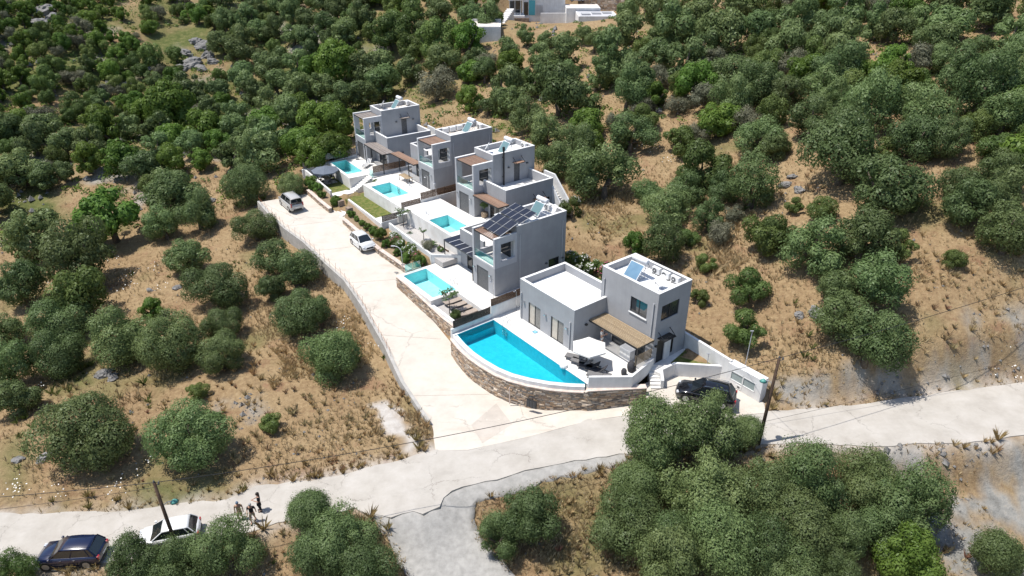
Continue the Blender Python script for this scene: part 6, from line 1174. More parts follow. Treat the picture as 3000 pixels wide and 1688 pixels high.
# ---------------------------------------------------------------- cars
TYRE = mat('tyre', (.02,.02,.02), rough=.9); RIM = mat('alloy_rim', (.45,.46,.48), rough=.3, metal=.8); CGLASS = mat('car_glass', (.012,.016,.02), rough=.03, spec=.9)
HEADL = mat('headlight_lens', (.6,.62,.65), rough=.1, spec=.8); TAILL = mat('tail_light_lens', (.35,.015,.02), rough=.15, spec=.7); PLATE = mat('number_plate', (.75,.75,.74), rough=.5); TRIM = mat('black_trim', (.02,.02,.022), rough=.6)
def paint(n, c, rough=.25): return mat('car_paint_'+n, c, rough=rough, spec=.5, coat=.8)
def car(name, label, cat, x, y, z, heading, pm, L=4.3, Wd=1.8, H=1.5, kind='hatch', rails=False):
    t = thing(name, label, cat, (x, y, z), heading); hw = Wd/2; f, r = L/2, -L/2
    if kind == 'hatch': belt, hood0, hood1, wf, wr, rf, rr_ = .92, .68, .9, .26*L, -.46*L, .07*L, -.36*L
    elif kind == 'suv': belt, hood0, hood1, wf, wr, rf, rr_ = 1.02, .8, 1.0, .25*L, -.47*L, .08*L, -.38*L
    else: belt, hood0, hood1, wf, wr, rf, rr_ = 1.05, .85, 1.02, .36*L, -.485*L, .19*L, -.46*L
    st = [(r+.02, .42, belt-.18, .80), (r+.10, .26, belt-.05, .93), (r+.35, .22, belt, .985), (r+.9, .2, belt, 1.0), (0, .2, belt-.015, 1.0), (wf-.15, .2, belt-.01, 1.0), (wf+.05, .2, hood1, .99), ((wf+f)/2+.1, .21, (hood0+hood1)/2+.05, .975), (f-.32, .22, hood0+.05, .93), (f-.1, .26, hood0-.08, .82), (f-.01, .38, hood0-.2, .66)]
    vs = []; fs = []; m = 9
    for (sx, zl, zt, wf_) in st:
        w_ = hw*wf_; zm = zl+(zt-zl)*.55
        half = [(w_*.86, zl), (w_*.97, zl+.1), (w_, zm), (w_*.97, zt-.07), (w_*.88, zt)]
        ring = [(-a, b) for a, b in half]+[(-w_*.45, zt+.025), (w_*.45, zt+.025)][0:0]+[(0, zt+.035)]+[(a, b) for a, b in half[::-1]]
        vs += [(sx, a, b) for a, b in ring]; m = len(ring)
    n = len(st)
    for i in range(n-1):
        for j in range(m): fs.append((i*m+j, (i+1)*m+j, (i+1)*m+(j+1) % m, i*m+(j+1) % m))
    fs += [tuple(range(m)), tuple(range((n-1)*m, n*m))[::-1]]
    b = MB(); b._add(vs, fs); body = b.build('body', pm, t, smooth=True)
    bm = bmesh.new(); bm.from_mesh(body.data); bmesh.ops.recalc_face_normals(bm, faces=bm.faces); bm.to_mesh(body.data); bm.free()
    # greenhouse
    rw, bw = hw*.74, hw*.885; zb, zr = belt-.01, H
    top = [(rf, rw*.94, zr-.05), (rf-.35, rw, zr), ((rf+rr_)/2, rw*1.02, zr+.015), (rr_+.2, rw, zr-.03), (rr_, rw*.96, zr-.08)]
    R_ = MB(); vs = []; 
    for (px, py, pz) in top: vs += [(px, -py, pz-.05), (px, -py*.9, pz), (px, 0, pz+.03), (px, py*.9, pz), (px, py, pz-.05)]
    R_._add(vs, [(i*5+j, i*5+j+1, (i+1)*5+j+1, (i+1)*5+j) for i in range(4) for j in range(4)]); ro = R_.build('roof', pm, t, smooth=True)
    bm = bmesh.new(); bm.from_mesh(ro.data); bmesh.ops.recalc_face_normals(bm, faces=bm.faces)
    if sum(q.normal.z for q in bm.faces) < 0: bmesh.ops.reverse_faces(bm, faces=bm.faces)
    bm.to_mesh(ro.data); bm.free(); sd = ro.modifiers.new('s', 'SOLIDIFY'); sd.thickness = .03
    g = MB(); g.quad((wf, bw*.95, zb), (rf+.0, rw*.93, zr-.07), (rf, -rw*.93, zr-.07), (wf, -bw*.95, zb)); g.build('windscreen', CGLASS, t)
    g = MB(); g.quad((wr+.02, -bw*.9, zb), (rr_, -rw*.93, zr-.1), (rr_, rw*.93, zr-.1), (wr+.02, bw*.9, zb)); g.build('rear_window', CGLASS, t)
    for s in (-1, 1):
        b1 = wf-.12; xs_b = [b1, (wf+wr)/2+.12, wr+.42, wr+.05]; xs_t = [rf-.03, (rf+rr_)/2+.1, rr_+.3, rr_+.03]
        for i in range(3):
            if i == 2 and kind == 'hatch' and False: continue
            gp = .035; g = MB(); q = [(xs_b[i]-gp, s*bw, zb+.02), (xs_t[i]-gp, s*rw*.985, zr-.09), (xs_t[i+1]+gp, s*rw*.985, zr-.09), (xs_b[i+1]+gp, s*bw, zb+.02)]; g.quad(*(q if s > 0 else q[::-1])); g.build('side_window', CGLASS, t)
        for i in range(4): p = MB(); p.beam((xs_b[i], s*bw*.985, zb), (xs_t[i], s*rw*.97, zr-.07), .05 if i in (1, 2) else .075, .05); p.build('pillar', pm, t)
        k = MB(); k.box(wf-.25, wf-.1, s*hw*1.0-(.0 if s > 0 else .16), s*hw*1.0+(.16 if s > 0 else .0), belt+.0, belt+.13); k.build('wing_mirror', pm, t, bevel=.03)
        for wx in (.31*L, -.295*L):
            rad = .335 if kind != 'suv' else .37
            k = MB(); y0, y1 = (hw-.2, hw+.012) if s > 0 else (-hw-.012, -hw+.2); k.tube([(wx, y0, rad), (wx, y1, rad)], rad, 20); wh = k.build('wheel', TYRE, t)
            k = MB(); yo = s*(hw+.016); k.tube([(wx, yo-s*.02, rad), (wx, yo, rad)], rad*.66, 16); rm = k.build('rim', RIM, wh)
            k = MB(); k.tube([(wx, s*(hw-.1), rad), (wx, s*(hw+.004), rad)], rad+.05, 20); k.build('wheel_arch', TRIM, t)
        k = MB(); k.box(f-.36, f-.1, s*hw*.74-.14, s*hw*.74+.14, hood0-.14, hood0+.015); k.build('headlight', HEADL, t, bevel=.03)
        k = MB(); k.box(r+.0, r+.16, s*hw*.74-.1, s*hw*.74+.13, belt-.3, belt-.06) if kind != 'van' else k.box(r+.0, r+.12, s*hw*.84-.07, s*hw*.84+.07, .75, 1.2); k.build('tail_light', TAILL, t, bevel=.02)
        k = MB(); k.box(-.3*L+.36, .31*L-.38, s*hw-.03, s*hw+.012, .2, .34); k.build('sill_trim', TRIM if kind == 'suv' else pm, t)
        if rails: k = MB(); k.tube([(rf-.2, s*rw*.93, zr+.03), (rf-.35, s*rw*.93, zr+.07), (rr_+.3, s*rw*.93, zr+.05), (rr_+.15, s*rw*.93, zr)], .02, 6); k.build('roof_rail', CHROME, t)
        for dx in (.1*L-.1, -.13*L): k = MB(); k.box(dx-.1, dx+.1, s*hw*1.0-.012, s*hw*1.0+.014, belt-.2, belt-.165); k.build('door_handle', pm, t)
    k = MB(); k.box(f-.06, f+.012, -.4, .4, .42, .58); k.build('grille', TRIM, t); k = MB(); k.box(f-.05, f+.02, -.26, .26, .34, .41); k.build('number_plate', PLATE, t)
    k = MB(); k.box(r-.01, r+.05, -.55*Wd/1.8, .55*Wd/1.8, .3, .46); k.build('rear_bumper', TRIM, t, bevel=.02); k = MB(); k.box(r-.005, r+.04, -.26, .26, .6, .71); k.build('number_plate', PLATE, t)
    return t
BLUE = paint('dark_blue', (.005,.009,.04)); WHT = paint('white', (.72,.72,.71), .3); BLK = paint('black', (.008,.008,.01), .15); SIL = paint('silver', (.46,.445,.42), .3)
car('car', 'dark blue car parked along the road at the lower left', 'car', -30.0, 32.75, float(road_z(-30.0))+.02, R(184), BLUE, 4.35, 1.82, 1.6, 'suv')
car('car', 'white hatchback on the road half hidden by an olive tree', 'car', -23.9, 34.15, float(road_z(-23.9))+.02, R(196), WHT, 4.1, 1.76, 1.46, 'hatch')
hx, hy = -17.25, 72.75; car('car', 'small white hatchback parked on the driveway by the planter', 'car', hx, hy, Zd(hx, hy)+.03, R(-54), WHT, 3.95, 1.7, 1.5, 'hatch')
hx, hy = -28.1, 82.6; car('minivan', 'silver minivan parked at the far end of the driveway', 'minivan', hx, hy, Zd(hx, hy)+.03, R(127), SIL, 4.35, 1.8, 1.8, 'van', True)
car('car', 'black sport utility car parked in front of the white lawn wall', 'car', 15.7, 45.15, float(park_z(15.7, 45.9))+.02, R(160), BLK, 4.75, 1.88, 1.68, 'suv', True)
car('car', 'white car cut off by the lower left corner of the picture', 'car', -36.9, 31.55, float(road_z(-36.9))+.02, R(184), WHT, 4.2, 1.76, 1.48, 'hatch')
# ---------------------------------------------------------------- people
def person(x, y, z, rz, label, skin, top, bottom, hair, pose, long_hair=False, h=1.72, bag=None, shorts=True, cap=None):
    t = thing('person', label, 'person', (x, y, z), rz); S = h/1.72; t.scale = (1.1, 1.1, 1)
    def skinned(name, verts, edges, rad, m, root=0, sub=2):
        me = bpy.data.meshes.new(name); me.from_pydata([tuple(Vector(v)*S) for v in verts], edges, []); me.materials.append(m)
        o = bpy.data.objects.new(name, me); col.objects.link(o); o.parent = t
        md = o.modifiers.new('skin', 'SKIN'); md.use_smooth_shade = True
        me.skin_vertices[0].data if me.skin_vertices else None
        lay = me.skin_vertices[0] if len(me.skin_vertices) else None
        if lay is None:
            bm = bmesh.new(); bm.from_mesh(me); bm.verts.layers.skin.verify(); bm.to_mesh(me); bm.free(); lay = me.skin_vertices[0]
        for i, rr in enumerate(rad):
            rx, ry = rr if isinstance(rr, tuple) else (rr, rr); lay.data[i].radius = (rx*S, ry*S); lay.data[i].use_root = (i == root)
        sb = o.modifiers.new('sub', 'SUBSURF'); sb.levels = sub; sb.render_levels = sub
        return o
    la, ra, lf, rf_ = pose['lh'], pose['rh'], pose['lf'], pose['rf']
    le, re = pose['le'], pose['re']; lk = ((-.1+lf[0])/2-.01, (lf[1])/2-.05, .5); rk = ((.1+rf_[0])/2+.01, (rf_[1])/2-.05, .5)
    V = [(0,0,.93), (0,.01,1.1), (0,.02,1.28), (0,.02,1.42), (0,.0,1.51), (0,-.02,1.6), (0,-.015,1.7)]
    E = [(0,1),(1,2),(2,3),(3,4),(4,5),(5,6)]; Rd = [(.14,.1), (.125,.09), (.15,.1), (.13,.085), .052, (.085,.1), (.07,.085)]
    def add(v, r, p): V.append(v); Rd.append(r); E.append((p, len(V)-1)); return len(V)-1
    for sx, el, hd, kn, ft in ((-1, le, la, lk, lf), (1, re, ra, rk, rf_)):
        s = add((sx*.17, .02, 1.4), .062, 3); e = add(el, .042, s); wv = add(hd, .028, e)
        d = (Vector(hd)-Vector(el)).normalized(); pm_ = Vector(hd)+d*.07; p = add(tuple(pm_), (.03,.018), wv)
        sd = Vector((1,0,0))
        for q in range(4):
            b0 = pm_+sd*((q-1.5)*.018)+d*.02; f1 = add(tuple(b0), .0085, p); ln = (.035,.042,.04,.03)[q]; f2 = add(tuple(b0+d*ln+Vector((0,-.006,0))), .008, f1); add(tuple(b0+d*ln*1.8+Vector((0,-.02,0))), .007, f2)
        th = add(tuple(Vector(hd)+d*.03+sd*(-sx*.035)), .009, wv); add(tuple(Vector(hd)+d*.065+sd*(-sx*.05)), .008, th)
        hp = add((sx*.09, .0, .86), .088, 0); k = add(kn, .058, hp); a = add((ft[0], ft[1]+.02, .09), .038, k); add((ft[0]+sx*.015, ft[1]-.14, .035), .036, a)
    skinned('body', V, E, Rd, skin)
    # clothes follow the same joints a little wider
    V2 = [(0,.0,.9), (0,.01,1.1), (0,.02,1.28), (0,.02,1.42)]; E2 = [(0,1),(1,2),(2,3)]; R2 = [(.165,.125), (.15,.115), (.17,.122), (.14,.1)]
    for sx, el in ((-1, le), (1, re)):
        V2.append((sx*.175, .02, 1.405)); R2.append(.08); E2.append((3, len(V2)-1)); m_ = Vector((sx*.175, .02, 1.4)).lerp(Vector(el), .75); V2.append(tuple(m_)); R2.append(.064); E2.append((len(V2)-2, len(V2)-1))
    skinned('shirt', V2, E2, R2, top)
    V3 = [(0,0,.96), (0,0,.88)]; E3 = [(0,1)]; R3 = [(.155,.118), (.15,.12)]
    for sx, kn, ft in ((-1, lk, lf), (1, rk, rf_)):
        V3.append((sx*.09, 0, .82)); R3.append(.108); E3.append((1, len(V3)-1)); V3.append(tuple(Vector((sx*.09, 0, .82)).lerp(Vector(kn), .85))); R3.append(.09); E3.append((len(V3)-2, len(V3)-1))
        if not shorts: V3.append((ft[0], ft[1]+.02, .12)); R3.append(.062); E3.append((len(V3)-2, len(V3)-1))
    skinned('shorts' if shorts else 'trousers', V3, E3, R3, bottom)
    k = MB(); k.lathe([(.02, 1.775), (.075, 1.76), (.1, 1.71), (.102, 1.64), (.085, 1.6)], 14); o = k.build('cap' if cap else 'hair', cap or hair, t, smooth=True); o.location = (0, .012*S, 0); o.scale = (S*.93, S*1.08, S)
    if long_hair: k = MB(); k.lathe([(.09, 1.72), (.105, 1.6), (.1, 1.45), (.05, 1.34)], 12); o = k.build('hair', hair, t, smooth=True); o.location = (0, .07, 0); o.scale = (S, S*.6, S)
    for sx in (-1, 1):
        k = MB(); k.lathe([(.004, -.008), (.011, 0), (.004, .008)], 8, (sx*.033*S, -.112*S, 1.645*S)); k.build('eye', BLACK, t); k = MB(); k.lathe([(.006, -.03), (.016, 0), (.006, .03)], 8, (sx*.088*S, .0, 1.635*S)); k.build('ear', skin, t)
        k = MB(); ft = lf if sx < 0 else rf_; k.box((ft[0]-.048)*S, (ft[0]+.048)*S, (ft[1]-.19)*S, (ft[1]+.08)*S, 0, .07); k.build('shoe', TRIM, t, bevel=.025)
    k = MB(); k._add([(-.016*S,-.1*S,1.605*S), (.016*S,-.1*S,1.605*S), (0,-.135*S,1.605*S), (0,-.105*S,1.65*S)], [(0,2,3),(2,1,3),(1,0,3),(0,1,2)]); k.build('nose', skin, t)
    k = MB(); k.box(-.022*S, .022*S, -.112*S, -.1*S, 1.572*S, 1.58*S); k.build('mouth', mat('lips', (.35,.14,.12), rough=.6), t)
    if bag: k = MB(); k.box(.2, .28, -.14, .14, .75, 1.02); k.build('handbag', bag, t, bevel=.03)
    return t
SK = mat('skin', (.42,.24,.165), (.46,.27,.19), rough=.6, scale=8); HB_ = mat('dark_hair', (.02,.015,.012), rough=.6); HG = mat('grey_hair', (.35,.34,.33), rough=.7)
CB = mat('black_cloth', (.015,.015,.018), rough=.9); CT = mat('tan_cloth', (.30,.20,.13), (.38,.27,.18), rough=.9, scale=14); CW = mat('white_cloth', (.75,.75,.74), rough=.9); CK = mat('khaki_cloth', (.26,.21,.16), rough=.9)
stand = dict(lh=(-.26,-.02,.86), rh=(.26,-.02,.86), le=(-.25,.04,1.13), re=(.25,.04,1.13), lf=(-.1,0,0), rf=(.1,.03,0))
walk = dict(lh=(-.24,-.2,.95), rh=(.25,.12,.9), le=(-.25,.03,1.13), re=(.25,.08,1.13), lf=(-.09,-.2,0), rf=(.09,.2,0))
phone = dict(lh=(-.08,-.3,1.18), rh=(.1,-.3,1.2), le=(-.24,-.05,1.12), re=(.24,-.05,1.12), lf=(-.1,0,0), rf=(.1,.02,0))
rz_ = lambda x: float(road_z(x))+.02
person(-19.5, 35.75, rz_(-19.5), R(20), 'person in a tan dress with a blue cap, leftmost of three on the road', SK, CT, CT, HB_, stand, cap=mat('blue_cap', (.10,.14,.20), rough=.8), h=1.66)
person(-18.5, 35.5, rz_(-18.5), R(10), 'person in a black shirt and khaki shorts, middle of three on the road', SK, CB, CK, HG, walk, h=1.7)
person(-18.3, 36.5, rz_(-18.3), R(-70), 'person in black with long dark hair, rightmost of three on the road', SK, CB, CB, HB_, phone, True, h=1.72, shorts=False, bag=CB)
px_, py_, pz_ = at(VE, 8.15, 2.75); person(px_, py_, pz_, R(60), 'person in white shirt and white shorts at the pergola edge', SK, CW, CW, HG, phone, h=1.74)
# ---------------------------------------------------------------- trees and bushes
def leaf_mat(name, c1, c2, trans=.25, sat=.12):
    m = bpy.data.materials.new(name); m.use_nodes = True; n = m.node_tree.nodes; l = m.node_tree.links; n.remove(n['Principled BSDF'])
    a = n.new('ShaderNodeVertexColor'); a.layer_name = 'leaf'; sp = n.new('ShaderNodeSeparateColor'); l.new(a.outputs['Color'], sp.inputs[0])
    mx = n.new('ShaderNodeMix'); mx.data_type = 'RGBA'; mx.inputs[6].default_value = (*c1, 1); mx.inputs[7].default_value = (*c2, 1); l.new(sp.outputs[0], mx.inputs[0])
    oi = n.new('ShaderNodeObjectInfo'); hs = n.new('ShaderNodeHueSaturation')
    mr = n.new('ShaderNodeMapRange'); mr.inputs[3].default_value = .72; mr.inputs[4].default_value = 1.25; l.new(oi.outputs['Random'], mr.inputs[0])
    wn = n.new('ShaderNodeTexWhiteNoise'); wn.noise_dimensions = '1D'; l.new(oi.outputs['Random'], wn.inputs['W'])
    mh_ = n.new('ShaderNodeMapRange'); mh_.inputs[3].default_value = .478; mh_.inputs[4].default_value = .51; l.new(wn.outputs['Value'], mh_.inputs[0]); l.new(mh_.outputs[0], hs.inputs['Hue'])
    l.new(mr.outputs[0], hs.inputs['Value']); l.new(mx.outputs[2], hs.inputs['Color'])
    d = n.new('ShaderNodeBsdfDiffuse'); t = n.new('ShaderNodeBsdfTranslucent'); g = n.new('ShaderNodeBsdfGlossy'); g.inputs['Roughness'].default_value = .45; g.inputs['Color'].default_value = (.6,.65,.6,1)
    l.new(hs.outputs[0], d.inputs[0]); l.new(hs.outputs[0], t.inputs[0])
    s1 = n.new('ShaderNodeMixShader'); s1.inputs[0].default_value = trans; l.new(d.outputs[0], s1.inputs[1]); l.new(t.outputs[0], s1.inputs[2])
    s2 = n.new('ShaderNodeMixShader'); s2.inputs[0].default_value = .02; l.new(s1.outputs[0], s2.inputs[1]); l.new(g.outputs[0], s2.inputs[2])
    l.new(s2.outputs[0], n['Material Output'].inputs['Surface']); return m
LM = {'O': leaf_mat('olive_leaves', (.112,.168,.06), (.20,.268,.11), .4), 'G': leaf_mat('bright_leaves', (.095,.168,.03), (.168,.265,.056), .42), 'S': leaf_mat('dark_leaves', (.098,.152,.041), (.17,.235,.073), .4), 'P': leaf_mat('pale_leaves', (.13,.135,.085), (.21,.215,.145), .3)}
BARK = mat('tree_bark', (.10,.078,.06), (.17,.14,.11), rough=.95, scale=5, bump=.6, bscale=10)
def leaf_mesh(name, P, N, size, asp, rng, tone, m):
    """one small quad per leaf"""
    k = len(P); t = rng.normal(size=(k, 3)); t -= N*(t*N).sum(1)[:, None]; t /= np.linalg.norm(t, axis=1)[:, None]+1e-9; b = np.cross(N, t)
    s = size*rng.uniform(.6, 1.35, k)[:, None]; a = t*s*.5; c = b*s*.5*asp
    V = np.empty((k, 4, 3)); V[:, 0] = P-a; V[:, 1] = P+c; V[:, 2] = P+a; V[:, 3] = P-c
    me = bpy.data.meshes.new(name); me.vertices.add(k*4); me.vertices.foreach_set('co', V.ravel())
    me.loops.add(k*4); me.loops.foreach_set('vertex_index', np.arange(k*4)); me.polygons.add(k); me.polygons.foreach_set('loop_start', np.arange(0, k*4, 4)); me.polygons.foreach_set('loop_total', np.full(k, 4)); me.update(calc_edges=True)
    ca = me.color_attributes.new('leaf', 'FLOAT_COLOR', 'POINT'); tt = np.repeat(tone, 4); ca.data.foreach_set('color', np.c_[tt, tt, tt, np.ones(k*4)].ravel())
    me.materials.append(m); return me
def crown(seed, kind, nl, leaf, low=.18, vert=.86, ncl=34, spiky=.18):
    rng = np.random.default_rng(seed); C = []; Rr = []
    ax = rng.uniform(.8, 1.0, 2); off = rng.uniform(-.12, .12, 2)
    while len(C) < ncl:
        d = rng.normal(size=3); d /= np.linalg.norm(d)
        if d[2] < -.8: continue
        q = rng.uniform(.3, .95)**.55; r = rng.choice([rng.uniform(.13, .22), rng.uniform(.22, .40)])
        p = np.array([d[0]*ax[0]*q*.9+off[0], d[1]*ax[1]*q*.9+off[1], 1.0*vert+d[2]*vert*q*.85])
        if p[2] < low+r*.5: p[2] = low+r*.5
        C.append(p); Rr.append(r)
    C = np.array(C); Rr = np.array(Rr); w_ = Rr**2/np.sum(Rr**2); n0 = int(nl*1.7)
    ci = rng.choice(len(C), n0, p=w_); d = rng.normal(size=(n0, 3)); d[:, 2] += .25; d /= np.linalg.norm(d, axis=1)[:, None]
    rad_ = Rr[ci]*(1-.2*rng.random(n0)**2+spiky*rng.random(n0)**4*2)
    P = C[ci]+d*rad_[:, None]
    keep = np.ones(n0, bool)
    for c, r in zip(C, Rr):
        dd = np.linalg.norm(P-c, axis=1); keep &= ~((dd < r*.62) & (rng.random(n0) < .85))
    keep &= P[:, 2] > .03
    P = P[keep][:nl]; d = d[keep][:nl]; ci = ci[keep][:nl]
    N = d*1.5+rng.normal(size=P.shape)*.4; N /= np.linalg.norm(N, axis=1)[:, None]
    ct = rng.uniform(.15, .85, len(C)); tone = np.clip(ct[ci]+rng.normal(0, .13, len(P)), 0, 1)
    return leaf_mesh('crown', P, N, leaf, .48, rng, tone, LM[kind]), C
def trunk(seed, C, h0=.45):
    rr = random.Random(seed); k = MB(); fk = (rr.uniform(-.06, .06), rr.uniform(-.06, .06), h0)
    k.tube([(0,0,-.12), (rr.uniform(-.03,.03), rr.uniform(-.03,.03), h0*.5), fk], [.13, .1, .085], 8)
    for i in range(5):
        c = C[rr.randrange(len(C))]; mid = (fk[0]*.4+c[0]*.55+rr.uniform(-.06,.06), fk[1]*.4+c[1]*.55+rr.uniform(-.06,.06), fk[2]*.45+c[2]*.5)
        k.tube([fk, mid, tuple(c)], [.06, .035, .012], 6)
    return k.mesh('trunk', BARK, smooth=True)
VAR = {}
def variants(key, kind, n, nl, leaf, low, vert, ncl, spiky, s0, h0=.45):
    VAR[key] = []
    for i in range(n): fq = (1.0, .6, .8, 1.15, .7)[i % 5]; me_, C = crown(s0+i, kind, int(nl*(.75+.25*fq)), leaf*(1.1 if fq < .75 else 1), low, vert*(1.0, 1.08, .94)[i % 3], int(ncl*fq), spiky*(1.5 if fq < .75 else 1)); VAR[key].append((me_, trunk(s0+i, C, h0)))
variants('On', 'O', 6, 24000, .058, .02, .88, 44, .3, 100); variants('Om', 'O', 8, 11000, .082, .02, .86, 38, .22, 120); variants('Of', 'O', 6, 5500, .12, .02, .86, 30, .16, 140)
variants('Dn', 'O', 4, 24000, .058, .0, .76, 60, .14, 210); variants('Gn', 'G', 2, 14000, .085, .1, .85, 38, .15, 160); variants('Gm', 'G', 4, 7000, .12, .1, .85, 32, .12, 170)
variants('Sn', 'S', 3, 17000, .06, .0, .72, 44, .15, 180, .25); variants('Sm', 'S', 5, 7000, .095, .0, .72, 32, .12, 190, .25); variants('Pm', 'P', 4, 6000, .09, .0, .7, 26, .3, 200, .25)
GN = {'O': 'olive_tree', 'G': 'leafy_tree', 'S': 'bush', 'P': 'pale_shrub'}; CN = {'O': 'olive tree', 'G': 'tree', 'S': 'bush', 'P': 'shrub'}
TG = {'O': 'olive trees on the hillside', 'G': 'bright green trees on the hillside', 'S': 'dark bushes on the hillside', 'P': 'pale shrubs on the hillside'}
tz_all = terrain(np.array([(q[1], q[2]) for q in TREES])) if TREES else []
rt = random.Random(11)
def plant(kind, x, y, z, r, label, near=None, group=None, name=None, cat=None):
    dense = kind == 'D'; kind = 'O' if dense else kind
    dist = math.sqrt(x*x+y*y+(34-z)**2); key = kind+('n' if dist < 62 else 'm' if dist < 105 else 'f')
    if key not in VAR: key = kind+'m'
    if dense: key = 'Dn'
    cm, tm = rt.choice(VAR[key]); t = thing(name or GN[kind], label, cat or CN[kind], (x, y, z-.05), rt.uniform(0, 6.28), group or TG[kind])
    t.scale = (r*rt.uniform(.96, 1.06), r*rt.uniform(.96, 1.06), r*rt.uniform(.86, 1.22))
    piece('crown', cm, t); piece('trunk', tm, t); return t
ORD = 'nearest,second nearest,third nearest,fourth nearest,fifth nearest,sixth nearest,seventh nearest,eighth nearest,ninth nearest,tenth nearest,eleventh nearest,twelfth nearest'.split(',')
NM = {'O': 'olive tree', 'G': 'bright tree', 'S': 'green bush', 'P': 'pale shrub'}
for (kd, x, y, r, j, k_), z in zip(TREES, tz_all): plant(kd, x, y, float(z), r, NM['O' if kd == 'D' else kd]+((', '+ORD[k_]+' to ') if k_ < 12 else ' in the outer grove around ')+MARKS[j])
# ---------------------------------------------------------------- garden plants
def flowers(t, cm, seed, colr, n=60, size=.06):
    rng = np.random.default_rng(seed); me_ = cm; co = np.empty(len(me_.vertices)*3); me_.vertices.foreach_get('co', co); co = co.reshape(-1, 4, 3).mean(1)
    c = np.array([0, 0, .6]); d = co-c; rr = np.linalg.norm(d, axis=1); sel = np.nonzero((rr > np.quantile(rr, .75)) & (co[:, 2] > .4))[0]; sel = rng.choice(sel, n); P = np.repeat(co[sel], 4, 0)+rng.normal(0, .035, (n*4, 3)); N = d[np.repeat(sel, 4)]+rng.normal(0, .3, (n*4, 3)); N /= np.linalg.norm(N, axis=1)[:, None]
    fm = leaf_mesh('flowers', P*1.02, N, size, .8, rng, np.ones(n*4), colr); o = piece('flowers', fm, t); tag(o, kind='stuff'); return o
FW = mat('white_petals', (.78,.76,.72), rough=.8); FP = mat('pink_petals', (.55,.12,.22), rough=.8)
def oleander(x, y, z, r, lab, fl): t = plant('S', x, y, z, r, lab, group='oleander shrubs', name='oleander_shrub', cat='shrub'); flowers(t, [c for c in t.children if c.name.startswith('crown')][0].data, int(abs(x*37)) % 999, fl, 70, .085); return t
def shrub(x, y, z, r, lab, k='G', g='planter shrubs'): return plant(k, x, y, z, r, lab, group=g, name='planter_shrub', cat='shrub')
bpy.context.view_layer.update()
for (x, y, r, lab, fl) in ((-13.6, 72.9, 1.05, 'oleander with white blossom at the upper end of its planter', FW), (-13.0, 71.6, .95, 'pink flowering oleander between two white ones', FP), (-12.1, 71.0, 1.05, 'white flowering oleander behind the pink one', FW), (-11.3, 69.7, 1.0, 'white flowering oleander in the middle of its planter', FW), (-10.4, 68.5, .9, 'pink tinged oleander near the curved lamp', FP)): oleander(x, y, Zd(x, y-2.4)+.62, r, lab, fl)
for (x, y, r, lab) in ((-14.3, 71.6, .6, 'low green shrub at the foot of the upper oleander'), (-12.9, 69.9, .55, 'low green shrub along the stone edge of the oleander planter'), (-11.7, 68.4, .6, 'low green shrub near the glass screen'), (-9.9, 67.6, .7, 'low green shrub at the lower end of the oleander planter')): shrub(x, y, Zd(x, y-2)+.62, r, lab)
for i, (f, r) in enumerate(((.03, .55), (.2, .4), (.36, .45), (.52, .6), (.68, .6), (.86, .85))): x = -19.9+(-14.6+19.9)*f; y = 79.4+(72.6-79.4)*f; shrub(x, y, Zd(x, y-1)+.5, r, '%s planter shrub along the white wall of the lawn' % ('first', 'second', 'third', 'fourth', 'fifth', 'sixth')[i])
for i, (x, y, r) in enumerate(((-27.0, 88.0, .85), (-26.3, 87.0, .8), (-25.4, 86.0, .7), (-24.6, 84.6, .6))): shrub(x, y, Zd(x, y-1)+.5, r, '%s of four planter shrubs near the minivan' % ('first', 'second', 'third', 'last')[i])
x, y, z = at(VA, 10.2, -7.0, -1.6); shrub(-22.3, 82.6, .75, .75, 'round shrub beside the white garden steps')
x, y, z = at(VB, -5.0, -3.6, -1.3); shrub(x, y, z, .95, 'leafy shrub at the top of the white steps')
for (u, v, r, lab, fl) in ((5.2, 10.6, 1.3, 'white oleander behind the solar villa, nearest the house', FW), (6.4, 11.3, 1.2, 'white oleander behind the solar villa in mid row', FW), (7.8, 11.6, 1.2, 'pink and white oleander at the back garden', FP), (9.3, 11.7, 1.1, 'pink oleander behind the nearest villa', FP), (3.6, 10.4, 1.3, 'leafy oleander at the rear corner of the solar villa', FW)): x, y, z = at(VD, u, v); oleander(x, y, max(tz(x, y), z), r, lab, fl)
for (u, v, r, lab, fl) in ((9.6, 7.0, 1.2, 'white oleander beside the outside stair of the flue villa', FW), (10.8, 8.6, 1.4, 'tall white oleander behind the flue villa', FW)): x, y, z = at(VC, u, v); oleander(x, y, tz(x, y), r, lab, fl)
x, y, z = at(VA, 4.5, 10.2); oleander(x, y, tz(x, y), 1.3, 'white oleander behind the farthest villa', FW); x, y, z = at(VB, 3.5, 11.5); oleander(x, y, tz(x, y), 1.3, 'white oleander behind the second villa', FW)
m = MB(); m.prism([(4.0, 9.25), (9.7, 3.0), (9.7, 10.9), (4.0, 10.9)], -.3, .03); place(m, 'back_lawn', mat('deep_green_lawn', (.045,.085,.02), (.08,.12,.03), rough=.95, scale=3, bump=.7, bscale=50), VD)  # back lawn: deeper green grass colour than the front lawns
